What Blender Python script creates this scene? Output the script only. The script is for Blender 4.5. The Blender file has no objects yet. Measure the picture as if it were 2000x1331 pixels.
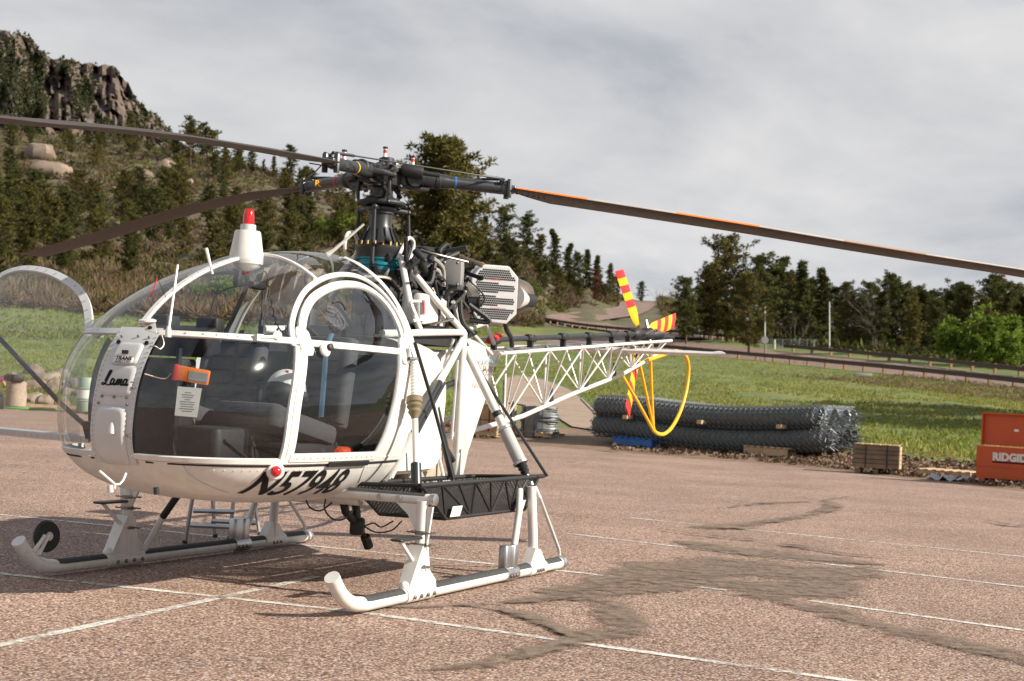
import bpy, bmesh, math, random
import numpy as np
from mathutils import Vector, Matrix
R = math.radians
rng = np.random.default_rng(7)
random.seed(7)
scn = bpy.context.scene

# ------------------------------------------------------------------ camera
# world frame: the parking lot is z = 0, the helicopter's mast stands on x = y = 0 and its nose points to +x
CAM = np.array([9.9238, 5.7335, 1.3899]); FPX = 2908.67
YAW, PITCH, ROLL = 3.572968514, 0.0347258322, 0.0522471399
FW = np.array([math.cos(YAW)*math.cos(PITCH), math.sin(YAW)*math.cos(PITCH), math.sin(PITCH)])
_r = np.cross(FW, [0, 0, 1]); _r /= np.linalg.norm(_r); _u = np.cross(_r, FW)
RT = math.cos(ROLL)*_r + math.sin(ROLL)*_u
UPV = -math.sin(ROLL)*_r + math.cos(ROLL)*_u
cam = bpy.data.cameras.new('camera'); camo = bpy.data.objects.new('camera', cam)
scn.collection.objects.link(camo); scn.camera = camo
cam.lens = 36*FPX/2000; cam.sensor_width = 36; cam.clip_start = .1; cam.clip_end = 6000
cam.dof.use_dof = True; cam.dof.focus_distance = 9.6; cam.dof.aperture_fstop = 5.0
mw = Matrix.Identity(4)
for i in range(3):
    mw[i][0] = RT[i]; mw[i][1] = UPV[i]; mw[i][2] = -FW[i]; mw[i][3] = CAM[i]
camo.matrix_world = mw

# ------------------------------------------------------------------ sky, clouds, sun
SUN_EL, SUN_AZ = R(30.5), R(98.0)            # the sun stands to port, slightly behind the mast
wd = bpy.data.worlds.new('World'); scn.world = wd; wd.use_nodes = True
nt = wd.node_tree; nt.nodes.clear()
def N(t, **k):
    n = nt.nodes.new(t)
    for a, b in k.items(): setattr(n, a, b)
    return n
out = N('ShaderNodeOutputWorld'); bg = N('ShaderNodeBackground'); bg.inputs['Strength'].default_value = .08
sky = N('ShaderNodeTexSky', sky_type='NISHITA'); sky.sun_disc = False
sky.sun_elevation = SUN_EL; sky.sun_rotation = math.pi/2 - SUN_AZ; sky.altitude = 1800; sky.dust_density = 1.5
tc = N('ShaderNodeTexCoord'); sep = N('ShaderNodeSeparateXYZ'); nt.links.new(tc.outputs['Generated'], sep.inputs[0])
ad = N('ShaderNodeMath', operation='ADD'); ad.inputs[1].default_value = .16; nt.links.new(sep.outputs[2], ad.inputs[0])
mx = N('ShaderNodeMath', operation='MAXIMUM'); mx.inputs[1].default_value = .05; nt.links.new(ad.outputs[0], mx.inputs[0])
dv = []
for k in (0, 1):
    d = N('ShaderNodeMath', operation='DIVIDE'); nt.links.new(sep.outputs[k], d.inputs[0]); nt.links.new(mx.outputs[0], d.inputs[1]); dv.append(d)
cmb = N('ShaderNodeCombineXYZ'); nt.links.new(dv[0].outputs[0], cmb.inputs[0]); nt.links.new(dv[1].outputs[0], cmb.inputs[1])
def wnoise(scale, detail, rough, dist, off):
    m = N('ShaderNodeMapping'); m.inputs['Location'].default_value = off; m.inputs['Scale'].default_value = (scale*.95, scale*1.05, 1)
    m.inputs['Rotation'].default_value = (0, 0, .55)
    nt.links.new(cmb.outputs[0], m.inputs[0]); n = N('ShaderNodeTexNoise'); n.inputs['Scale'].default_value = 1
    n.inputs['Detail'].default_value = detail; n.inputs['Roughness'].default_value = rough; n.inputs['Distortion'].default_value = dist
    nt.links.new(m.outputs[0], n.inputs['Vector']); return n
n1 = wnoise(.95, 8, .55, .3, (5.4, 3.3, 0)); n2 = wnoise(1.1, 5, .5, .3, (7.3, 2.2, 4))
r1 = N('ShaderNodeValToRGB'); nt.links.new(n1.outputs['Fac'], r1.inputs[0])
e = r1.color_ramp.elements; e[0].position = .30; e[0].color = (2.55, 2.75, 3.15, 1); e[1].position = .66; e[1].color = (5.5, 5.45, 5.44, 1)
k = e.new(.46); k.color = (4.15, 4.22, 4.38, 1)
# the cloud deck closes up towards the horizon, where one looks along it
el_ = N('ShaderNodeMapRange'); el_.inputs['From Min'].default_value = .30; el_.inputs['From Max'].default_value = .95; el_.inputs['To Min'].default_value = 0; el_.inputs['To Max'].default_value = -.24; nt.links.new(sep.outputs[2], el_.inputs[0])
cv = N('ShaderNodeMath', operation='ADD'); nt.links.new(n2.outputs['Fac'], cv.inputs[0]); nt.links.new(el_.outputs[0], cv.inputs[1])
r2 = N('ShaderNodeValToRGB'); nt.links.new(cv.outputs[0], r2.inputs[0])
e = r2.color_ramp.elements; e[0].position = .20; e[0].color = (.15, .15, .15, 1); e[1].position = .36; e[1].color = (1, 1, 1, 1)
hz = N('ShaderNodeMapRange'); hz.inputs['From Min'].default_value = .02; hz.inputs['From Max'].default_value = .16
hz.inputs['To Min'].default_value = 1.08; hz.inputs['To Max'].default_value = 1.0; nt.links.new(sep.outputs[2], hz.inputs[0])
vs = N('ShaderNodeVectorMath', operation='SCALE'); nt.links.new(r1.outputs[0], vs.inputs[0]); nt.links.new(hz.outputs[0], vs.inputs['Scale'])
mixw = N('ShaderNodeMix', data_type='RGBA'); nt.links.new(r2.outputs[0], mixw.inputs['Factor'])
nt.links.new(sky.outputs[0], mixw.inputs['A']); nt.links.new(vs.outputs[0], mixw.inputs['B'])
nt.links.new(mixw.outputs['Result'], bg.inputs['Color']); nt.links.new(bg.outputs[0], out.inputs[0])

sl = bpy.data.lights.new('sun', 'SUN'); sl.energy = 4.6; sl.angle = R(.55); sl.color = (1.0, .92, .79)
so = bpy.data.objects.new('sun', sl); scn.collection.objects.link(so)
SD = Vector((math.cos(SUN_AZ)*math.cos(SUN_EL), math.sin(SUN_AZ)*math.cos(SUN_EL), math.sin(SUN_EL)))
so.rotation_euler = SD.to_track_quat('Z', 'Y').to_euler(); so.location = (0, 30, 30)
vsn = scn.view_settings; vsn.view_transform = 'Standard'; vsn.look = 'None'; vsn.exposure = .86; vsn.gamma = 1; vsn.use_curve_mapping = False
scn.cycles.use_denoising = True; scn.cycles.transparent_max_bounces = 24; scn.cycles.max_bounces = 8
scn.cycles.sample_clamp_indirect = 6

# ------------------------------------------------------------------ helpers
def ray(px, py): return FW + RT*(px-1000)/FPX - UPV*(py-665.5)/FPX
def at(px, py, d): return CAM + ray(px, py)*d                 # the point a distance d out along a line of sight
def gnd(px, py, z=0.0):                                        # the point of the lot surface there
    d = ray(px, py); return CAM + d*((z-CAM[2])/d[2])
def gnd_grid(px, py):
    D = FW+RT*((px-1000)/FPX)[..., None]-UPV*((py-665.5)/FPX)[..., None]; return CAM+D*((-CAM[2])/D[..., 2])[..., None]
def V(*a): return np.array(a, float)
def nrm(v): v = np.asarray(v, float); return v/max(np.linalg.norm(v), 1e-9)

def mat(name, col, rough=.5, metal=0., var=.12, scale=6., bump=0., bscale=None, col2=None, spec=.5, coat=0., rnd=0., emit=None, island=0., chips=0.):
    m = bpy.data.materials.new(name); m.use_nodes = True; t = m.node_tree; b = t.nodes['Principled BSDF']
    b.inputs['Roughness'].default_value = rough; b.inputs['Metallic'].default_value = metal
    b.inputs['Specular IOR Level'].default_value = spec; b.inputs['Coat Weight'].default_value = coat
    c = tuple(col)+(1,)
    c2 = tuple(col2)+(1,) if col2 else tuple(max(0, x*(1-2*var)) for x in col)+(1,)
    co = t.nodes.new('ShaderNodeTexCoord'); n = t.nodes.new('ShaderNodeTexNoise'); n.inputs['Scale'].default_value = scale
    n.inputs['Detail'].default_value = 6; n.inputs['Roughness'].default_value = .62
    t.links.new(co.outputs['Object'], n.inputs['Vector'])
    rp = t.nodes.new('ShaderNodeValToRGB'); rp.color_ramp.elements[0].position = .32; rp.color_ramp.elements[1].position = .68
    rp.color_ramp.elements[0].color = c2; rp.color_ramp.elements[1].color = c
    t.links.new(n.outputs['Fac'], rp.inputs[0]); src = rp.outputs[0]
    def scaled(src, fac_socket, lo, hi):
        mr = t.nodes.new('ShaderNodeMapRange'); mr.inputs['To Min'].default_value = lo; mr.inputs['To Max'].default_value = hi
        t.links.new(fac_socket, mr.inputs[0]); v = t.nodes.new('ShaderNodeVectorMath'); v.operation = 'SCALE'
        t.links.new(src, v.inputs[0]); t.links.new(mr.outputs[0], v.inputs['Scale']); return v.outputs[0]
    if rnd: src = scaled(src, t.nodes.new('ShaderNodeObjectInfo').outputs['Random'], 1-rnd, 1+rnd)
    if island: src = scaled(src, t.nodes.new('ShaderNodeNewGeometry').outputs['Random Per Island'], 1-island, 1+island)
    if chips:                                        # rain-washed grime and small paint chips
        mp = t.nodes.new('ShaderNodeMapping'); mp.inputs['Scale'].default_value = (16, 16, 1.6); t.links.new(co.outputs['Object'], mp.inputs[0])
        gn = t.nodes.new('ShaderNodeTexNoise'); gn.inputs['Scale'].default_value = 1; gn.inputs['Detail'].default_value = 5; t.links.new(mp.outputs[0], gn.inputs['Vector'])
        src = scaled(src, gn.outputs['Fac'], .80, 1.14)
        cn = t.nodes.new('ShaderNodeTexNoise'); cn.inputs['Scale'].default_value = 38; cn.inputs['Detail'].default_value = 3; cn.inputs['Roughness'].default_value = .7; t.links.new(co.outputs['Object'], cn.inputs['Vector'])
        cr_ = t.nodes.new('ShaderNodeMapRange'); cr_.inputs['From Min'].default_value = .70; cr_.inputs['From Max'].default_value = .73; cr_.inputs['To Max'].default_value = chips; t.links.new(cn.outputs['Fac'], cr_.inputs[0])
        cm = t.nodes.new('ShaderNodeMix'); cm.data_type = 'RGBA'; cm.inputs['B'].default_value = (.16, .14, .12, 1); t.links.new(cr_.outputs[0], cm.inputs['Factor']); t.links.new(src, cm.inputs['A']); src = cm.outputs['Result']
    t.links.new(src, b.inputs['Base Color'])
    if bump:
        n2 = t.nodes.new('ShaderNodeTexNoise'); n2.inputs['Scale'].default_value = bscale or scale*4; n2.inputs['Detail'].default_value = 5
        t.links.new(co.outputs['Object'], n2.inputs['Vector'])
        bp = t.nodes.new('ShaderNodeBump'); bp.inputs['Strength'].default_value = bump; bp.inputs['Distance'].default_value = .02
        t.links.new(n2.outputs['Fac'], bp.inputs['Height']); t.links.new(bp.outputs[0], b.inputs['Normal'])
    if emit:
        b.inputs['Emission Color'].default_value = tuple(emit[:3])+(1,); b.inputs['Emission Strength'].default_value = emit[3]
    return m

def glass_mat(name, tint=(.93, .95, .95), base=.06, haze=.02):
    m = bpy.data.materials.new(name); m.use_nodes = True; t = m.node_tree; t.nodes.clear()
    o = t.nodes.new('ShaderNodeOutputMaterial'); tr = t.nodes.new('ShaderNodeBsdfTransparent'); tr.inputs[0].default_value = tint+(1,)
    g = t.nodes.new('ShaderNodeBsdfGlossy'); g.inputs['Roughness'].default_value = .015
    g2 = t.nodes.new('ShaderNodeBsdfGlossy'); g2.inputs['Roughness'].default_value = .13; g2.inputs[0].default_value = (.9, .9, .9, 1)
    lw = t.nodes.new('ShaderNodeLayerWeight'); lw.inputs['Blend'].default_value = .5
    pw = t.nodes.new('ShaderNodeMath'); pw.operation = 'POWER'; pw.inputs[1].default_value = 4.5; t.links.new(lw.outputs['Facing'], pw.inputs[0])
    ma = t.nodes.new('ShaderNodeMath'); ma.operation = 'MULTIPLY_ADD'; ma.inputs[1].default_value = .85; ma.inputs[2].default_value = base
    t.links.new(pw.outputs[0], ma.inputs[0])
    m1 = t.nodes.new('ShaderNodeMixShader'); t.links.new(ma.outputs[0], m1.inputs[0]); t.links.new(tr.outputs[0], m1.inputs[1]); t.links.new(g.outputs[0], m1.inputs[2])
    m2 = t.nodes.new('ShaderNodeMixShader'); m2.inputs[0].default_value = haze; t.links.new(m1.outputs[0], m2.inputs[1]); t.links.new(g2.outputs[0], m2.inputs[2])
    t.links.new(m2.outputs[0], o.inputs[0]); return m

def worn_mat(name, col, rough, keep, scale, edge=.08, col2=None, big=1.5):
    """a thin coat on the lot (paint, sealer) that has flaked away in places"""
    m = mat(name, col, rough, var=.2, scale=14, col2=col2, bump=.3, bscale=90); t = m.node_tree
    o = t.nodes['Material Output']; b = t.nodes['Principled BSDF']; co = t.nodes.new('ShaderNodeTexCoord')
    n = t.nodes.new('ShaderNodeTexNoise'); n.inputs['Scale'].default_value = scale; n.inputs['Detail'].default_value = 4; n.inputs['Roughness'].default_value = .7
    n3 = t.nodes.new('ShaderNodeTexNoise'); n3.inputs['Scale'].default_value = big; n3.inputs['Detail'].default_value = 3
    t.links.new(co.outputs['Object'], n.inputs['Vector']); t.links.new(co.outputs['Object'], n3.inputs['Vector'])
    ma = t.nodes.new('ShaderNodeMath'); ma.operation = 'MULTIPLY_ADD'; ma.inputs[1].default_value = .6
    t.links.new(n3.outputs['Fac'], ma.inputs[0]); t.links.new(n.outputs['Fac'], ma.inputs[2])
    m5 = t.nodes.new('ShaderNodeMath'); m5.operation = 'MULTIPLY_ADD'; m5.inputs[1].default_value = 2.0; m5.inputs[2].default_value = -1.6     # flaking, centred on zero
    t.links.new(ma.outputs[0], m5.inputs[0])
    at_ = t.nodes.new('ShaderNodeAttribute'); at_.attribute_name = 'soft'
    m6 = t.nodes.new('ShaderNodeMath'); m6.operation = 'ADD'; t.links.new(m5.outputs[0], m6.inputs[0]); t.links.new(at_.outputs['Fac'], m6.inputs[1])
    mr = t.nodes.new('ShaderNodeMapRange'); mr.inputs['From Min'].default_value = keep; mr.inputs['From Max'].default_value = keep+edge
    t.links.new(m6.outputs[0], mr.inputs[0]); mu = mr
    tr = t.nodes.new('ShaderNodeBsdfTransparent'); mx_ = t.nodes.new('ShaderNodeMixShader')
    t.links.new(mu.outputs[0], mx_.inputs[0]); t.links.new(tr.outputs[0], mx_.inputs[1]); t.links.new(b.outputs[0], mx_.inputs[2]); t.links.new(mx_.outputs[0], o.inputs[0])
    return m

def foliage_mat(name, c1, c2, rnd=.25, transl=.25):
    m = mat(name, c1, .75, var=.2, scale=.6, col2=c2, rnd=rnd, island=.35, spec=.15); t = m.node_tree
    o = t.nodes['Material Output']; b = t.nodes['Principled BSDF']; tl = t.nodes.new('ShaderNodeBsdfTranslucent')
    t.links.new(b.inputs['Base Color'].links[0].from_socket, tl.inputs[0])
    x = t.nodes.new('ShaderNodeMixShader'); x.inputs[0].default_value = transl
    t.links.new(b.outputs[0], x.inputs[1]); t.links.new(tl.outputs[0], x.inputs[2]); t.links.new(x.outputs[0], o.inputs[0]); return m

def link(o, parent=None):
    scn.collection.objects.link(o)
    if parent is not None: o.parent = parent
    return o
def tag(o, label=None, cat=None, group=None, kind=None):
    for k_, v_ in (('label', label), ('category', cat), ('group', group), ('kind', kind)):
        if v_: o[k_] = v_
    return o
def empty(name, loc=(0, 0, 0), rz=0, parent=None):
    o = bpy.data.objects.new(name, None); o.location = loc; o.rotation_euler = (0, 0, rz); o.empty_display_size = .2
    return link(o, parent)

class MB:
    """collects vertices and faces of one mesh"""
    def __init__(s): s.v = []; s.f = []
    def add(s, vs, fs):
        o = len(s.v); s.v.extend([tuple(map(float, q)) for q in vs]); s.f.extend([tuple(i+o for i in f) for f in fs]); return s
    def box(s, c, d, rz=0., M=None):
        hx, hy, hz_ = d[0]/2, d[1]/2, d[2]/2
        vs = [np.array((x, y, z)) for z in (-hz_, hz_) for y in (-hy, hy) for x in (-hx, hx)]
        if M is None: M = np.array(Matrix.Rotation(rz, 3, 'Z'))
        vs = [M@q+np.asarray(c, float) for q in vs]
        return s.add(vs, [(0, 2, 3, 1), (4, 5, 7, 6), (0, 1, 5, 4), (2, 6, 7, 3), (0, 4, 6, 2), (1, 3, 7, 5)])
    def rbox(s, c, d, r=.02, rz=0., M=None, seg=3):
        """box with rounded vertical edges and chamfered rims"""
        hx, hy, hz_ = d[0]/2, d[1]/2, d[2]/2
        def ring(ins, z):
            o = []
            for cx, cy, a0 in ((hx-r, hy-r, 0), (-hx+r, hy-r, 90), (-hx+r, -hy+r, 180), (hx-r, -hy+r, 270)):
                for i in range(seg+1):
                    a = R(a0+90*i/seg); o.append((cx+(r-ins)*math.cos(a), cy+(r-ins)*math.sin(a), z))
            return o
        q = r*.6
        rings = [ring(q, -hz_), ring(q*.3, -hz_+q*.3), ring(0, -hz_+q), ring(0, hz_-q), ring(q*.3, hz_-q*.3), ring(q, hz_)]
        n = len(rings[0]); vs = [p_ for g in rings for p_ in g]; fs = []
        for k_ in range(len(rings)-1):
            for i in range(n): fs.append((k_*n+i, k_*n+(i+1) % n, (k_+1)*n+(i+1) % n, (k_+1)*n+i))
        fs.append(tuple(range(n-1, -1, -1))); fs.append(tuple((len(rings)-1)*n+i for i in range(n)))
        if M is None: M = np.array(Matrix.Rotation(rz, 3, 'Z'))
        return s.add([M@np.array(p_)+np.asarray(c, float) for p_ in vs], fs)
    def tube(s, pts, r, n=10, caps=True, sq=1.0):
        pts = [np.asarray(q, float) for q in pts]; m = len(pts)
        rr = [r]*m if np.isscalar(r) else list(r)
        tg = [nrm(pts[min(i+1, m-1)]-pts[max(i-1, 0)]) for i in range(m)]
        a = nrm(np.cross(tg[0], [0, 0, 1] if abs(tg[0][2]) < .9 else [1, 0, 0])); vs = []
        for i in range(m):
            a = nrm(a-tg[i]*np.dot(a, tg[i])); b = np.cross(tg[i], a)
            for k_ in range(n):
                w = 2*math.pi*k_/n; vs.append(pts[i]+rr[i]*(a*math.cos(w)+b*math.sin(w)*sq))
        fs = [(i*n+k_, i*n+(k_+1) % n, (i+1)*n+(k_+1) % n, (i+1)*n+k_) for i in range(m-1) for k_ in range(n)]
        if caps: fs += [tuple(range(n-1, -1, -1)), tuple((m-1)*n+k_ for k_ in range(n))]
        return s.add(vs, fs)
    def lathe(s, prof, o, ax=(0, 0, 1), n=24, caps=True):
        """prof: (radius, distance along the axis)"""
        ax = nrm(ax); a = nrm(np.cross(ax, [0, 0, 1] if abs(ax[2]) < .9 else [1, 0, 0])); b = np.cross(ax, a); o = np.asarray(o, float); vs = []
        for r, z in prof:
            for k_ in range(n):
                w = 2*math.pi*k_/n; vs.append(o+ax*z+max(r, 1e-4)*(a*math.cos(w)+b*math.sin(w)))
        m = len(prof)
        fs = [(i*n+k_, i*n+(k_+1) % n, (i+1)*n+(k_+1) % n, (i+1)*n+k_) for i in range(m-1) for k_ in range(n)]
        if caps: fs += [tuple(range(n-1, -1, -1)), tuple((m-1)*n+k_ for k_ in range(n))]
        return s.add(vs, fs)
    def ball(s, c, r, n=12, m=8, sc=(1, 1, 1)):
        return s.add([np.asarray(c, float)+np.array(sc)*r*np.array((math.sin(math.pi*i/m)*math.cos(2*math.pi*k_/n), math.sin(math.pi*i/m)*math.sin(2*math.pi*k_/n), math.cos(math.pi*i/m)))
                      for i in range(m+1) for k_ in range(n)],
                     [(i*n+k_, (i+1)*n+k_, (i+1)*n+(k_+1) % n, i*n+(k_+1) % n) for i in range(m) for k_ in range(n)])
    def plate(s, poly, th):
        """a flat polygon in space (3-D points) with thickness th along its normal"""
        P = [np.asarray(q, float) for q in poly]; nn = nrm(np.cross(P[1]-P[0], P[2]-P[0])); n = len(P)
        vs = [q+nn*th/2 for q in P]+[q-nn*th/2 for q in P]
        return s.add(vs, [tuple(range(n)), tuple(range(2*n-1, n-1, -1))]+[(i, n+i, n+(i+1) % n, (i+1) % n) for i in range(n)])
    def grid(s, rows, closed=False):
        m, n = len(rows), len(rows[0]); vs = [q for r in rows for q in r]
        return s.add(vs, [(i*n+k_, i*n+k_+1, (i+1)*n+k_+1, (i+1)*n+k_) for i in range(m-1) for k_ in range(n-1)])
    def build(s, name, m, parent=None, smooth=True, sharp=38, flip=False):
        me = bpy.data.meshes.new(name); me.from_pydata(s.v, [], s.f)
        if smooth:
            me.polygons.foreach_set('use_smooth', [True]*len(me.polygons)); me.set_sharp_from_angle(angle=R(sharp))
        if flip: me.flip_normals()
        me.validate(); me.update(); o = bpy.data.objects.new(name, me)
        if m is not None: me.materials.append(m)
        return link(o, parent)

def islands(o):
    """give each loose piece of a mesh an object of its own with the same name"""
    me = o.data; n = len(me.vertices); par = list(range(n))
    def find(a):
        while par[a] != a: par[a] = par[par[a]]; a = par[a]
        return a
    for p in me.polygons:
        v = list(p.vertices); r0 = find(v[0])
        for q in v[1:]: par[find(q)] = r0
    groups = {}
    for p in me.polygons: groups.setdefault(find(p.vertices[0]), []).append(p.index)
    if len(groups) < 2: return [o]
    out = []; name = o.name.split('.')[0]; pa = o.parent
    for g_ in groups.values():
        use = sorted({v for i in g_ for v in me.polygons[i].vertices}); mp = {v: i for i, v in enumerate(use)}
        m2 = bpy.data.meshes.new(name); m2.from_pydata([me.vertices[v].co[:] for v in use], [], [[mp[v] for v in me.polygons[i].vertices] for i in g_])
        m2.polygons.foreach_set('use_smooth', [me.polygons[i].use_smooth for i in g_]); m2.set_sharp_from_angle(angle=R(38)); m2.materials.append(me.materials[0])
        c = bpy.data.objects.new(name, m2); link(c, pa); out.append(c)
    bpy.data.objects.remove(o); return out

def np_mesh(name, verts, tris, m):
    """a mesh from numpy arrays of vertices and triangles"""
    me = bpy.data.meshes.new(name); nv, nf = len(verts), len(tris)
    me.vertices.add(nv); me.vertices.foreach_set('co', np.asarray(verts, np.float32).ravel())
    me.loops.add(nf*3); me.loops.foreach_set('vertex_index', np.asarray(tris, np.int32).ravel())
    me.polygons.add(nf); me.polygons.foreach_set('loop_start', np.arange(0, nf*3, 3, dtype=np.int32))
    me.update(calc_edges=True)
    if m is not None: me.materials.append(m)
    return me

def text_mesh(body, size=1., shear=0., offset=0., align='LEFT', sx=1., space=1.):
    cu = bpy.data.curves.new('t', 'FONT'); cu.body = body; cu.size = size; cu.shear = shear; cu.offset = offset; cu.align_x = align
    cu.space_character = space; cu.resolution_u = 4
    o = bpy.data.objects.new('t', cu); scn.collection.objects.link(o)
    dg = bpy.context.evaluated_depsgraph_get(); me = bpy.data.meshes.new_from_object(o.evaluated_get(dg))
    bpy.data.objects.remove(o); me.transform(Matrix.Diagonal((sx, 1, 1, 1))); return me
def map_mesh(me, fn, name, m, parent, cut=None):
    """bend a flat mesh onto a surface: fn(u, v) gives the point; cut = grid size"""
    bm = bmesh.new(); bm.from_mesh(me)
    if cut:
        xs = [v.co.x for v in bm.verts]; ys = [v.co.y for v in bm.verts]
        for ax, lo, hi in ((0, min(xs), max(xs)), (1, min(ys), max(ys))):
            c = lo+cut
            while c < hi:
                no = (1, 0, 0) if ax == 0 else (0, 1, 0); bmesh.ops.bisect_plane(bm, geom=bm.verts[:]+bm.edges[:]+bm.faces[:], plane_co=(c if ax == 0 else 0, c if ax else 0, 0), plane_no=no); c += cut
    for v in bm.verts: v.co = Vector([float(q) for q in fn(v.co.x, v.co.y)])
    m2 = bpy.data.meshes.new(name); bm.to_mesh(m2); bm.free(); m2.materials.append(m)
    return link(bpy.data.objects.new(name, m2), parent)
def dup(o, parent=None):
    c = o.copy(); link(c, parent)
    for ch in list(o.children): dup(ch, c)
    return c
def arc(c, r, a0, a1, n, u, v): return [np.asarray(c)+r*(math.cos(R(a0+(a1-a0)*i/n))*np.asarray(u)+math.sin(R(a0+(a1-a0)*i/n))*np.asarray(v)) for i in range(n+1)]
def smooth_path(pts, n=6):
    P = [np.asarray(q, float) for q in pts]; P = [2*P[0]-P[1]]+P+[2*P[-1]-P[-2]]; o = []
    for i in range(1, len(P)-2):
        for k_ in range(n):
            t = k_/n; o.append(.5*((2*P[i])+(-P[i-1]+P[i+1])*t+(2*P[i-1]-5*P[i]+4*P[i+1]-P[i+2])*t*t+(-P[i-1]+3*P[i]-3*P[i+1]+P[i+2])*t**3))
    return o+[P[-2]]
TILT = Matrix.Rotation(.052, 4, 'Y') @ Matrix.Rotation(.033, 4, 'X')      # the lot slopes a little; trees and poles stand plumb
def plumb(o, loc, rz=0., sc=1.):
    S = Matrix.Diagonal((sc, sc, sc, 1)) if np.isscalar(sc) else Matrix.Diagonal(tuple(sc)+(1,))
    o.matrix_world = Matrix.Translation(Vector([float(q) for q in loc])) @ TILT @ Matrix.Rotation(rz, 4, 'Z') @ S; return o
# ------------------------------------------------------------------ ground materials
def lot_mat(name, ramp, scale=75., tint=1.):
    m = bpy.data.materials.new(name); m.use_nodes = True; t = m.node_tree; b = t.nodes['Principled BSDF']
    b.inputs['Roughness'].default_value = .85; b.inputs['Specular IOR Level'].default_value = .25
    co = t.nodes.new('ShaderNodeTexCoord'); vo = t.nodes.new('ShaderNodeTexVoronoi'); vo.inputs['Scale'].default_value = scale
    t.links.new(co.outputs['Object'], vo.inputs['Vector'])
    se = t.nodes.new('ShaderNodeSeparateColor'); t.links.new(vo.outputs['Color'], se.inputs[0])
    rp = t.nodes.new('ShaderNodeValToRGB'); el = rp.color_ramp.elements
    el[0].position = ramp[0][0]; el[0].color = ramp[0][1]+(1,); el[1].position = ramp[-1][0]; el[1].color = ramp[-1][1]+(1,)
    for q, c in ramp[1:-1]: x = el.new(q); x.color = c+(1,)
    t.links.new(se.outputs[0], rp.inputs[0])
    # dark binder between the stones
    mr = t.nodes.new('ShaderNodeMapRange'); mr.inputs['From Min'].default_value = .35; mr.inputs['From Max'].default_value = .75
    mr.inputs['To Min'].default_value = 1.; mr.inputs['To Max'].default_value = .45; t.links.new(vo.outputs['Distance'], mr.inputs[0])
    n = t.nodes.new('ShaderNodeTexNoise'); n.inputs['Scale'].default_value = .5; n.inputs['Detail'].default_value = 10; n.inputs['Roughness'].default_value = .65
    t.links.new(co.outputs['Object'], n.inputs['Vector'])
    m2 = t.nodes.new('ShaderNodeMapRange'); m2.inputs['From Min'].default_value = .3; m2.inputs['From Max'].default_value = .7
    m2.inputs['To Min'].default_value = .72*tint; m2.inputs['To Max'].default_value = 1.14*tint; t.links.new(n.outputs['Fac'], m2.inputs[0])
    mu = t.nodes.new('ShaderNodeMath'); mu.operation = 'MULTIPLY'; t.links.new(mr.outputs[0], mu.inputs[0]); t.links.new(m2.outputs[0], mu.inputs[1])
    vs_ = t.nodes.new('ShaderNodeVectorMath'); vs_.operation = 'SCALE'; t.links.new(rp.outputs[0], vs_.inputs[0]); t.links.new(mu.outputs[0], vs_.inputs['Scale'])
    t.links.new(vs_.outputs[0], b.inputs['Base Color'])
    bp = t.nodes.new('ShaderNodeBump'); bp.invert = True; bp.inputs['Strength'].default_value = .55; bp.inputs['Distance'].default_value = .006
    t.links.new(vo.outputs['Distance'], bp.inputs['Height']); t.links.new(bp.outputs[0], b.inputs['Normal']); return m
PINK = [(.0, (.12, .075, .06)), (.2, (.275, .17, .13)), (.45, (.395, .252, .195)), (.7, (.47, .32, .25)), (.88, (.57, .435, .355)), (1., (.69, .58, .50))]
M_lot = lot_mat('lot_chip_seal', PINK, 72.)
M_road = lot_mat('road_chip_seal', [(0., (.2, .13, .11)), (.5, (.31, .21, .175)), (1., (.4, .29, .25))], 25.)
M_dirt = mat('bare_soil', (.24, .155, .105), .95, scale=.9, col2=(.14, .095, .06), bump=.8, bscale=9)
M_grass = mat('meadow_turf', (.165, .175, .042), .9, scale=.13, col2=(.06, .10, .02), bump=.6, bscale=7)
M_hill = mat('hillside_scrub_soil', (.125, .095, .058), .95, scale=.05, col2=(.07, .07, .03), bump=.8, bscale=1.2)
M_track = mat('gravel_track', (.33, .25, .19), .95, scale=1.2, col2=(.24, .17, .125), bump=.6, bscale=8)
M_paint = worn_mat('worn_line_paint', (.78, .75, .69), .7, .62, 22, .5)
M_paint2 = worn_mat('faded_line_paint', (.66, .60, .53), .75, 1.02, 22, .5)
M_seal = worn_mat('crack_sealer_and_mud', (.235, .17, .125), .9, .22, 9, .75, col2=(.13, .095, .072), big=2.2)
M_seal2 = worn_mat('dark_crack_sealer', (.12, .09, .065), .85, .30, 13, .6, big=3)

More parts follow.
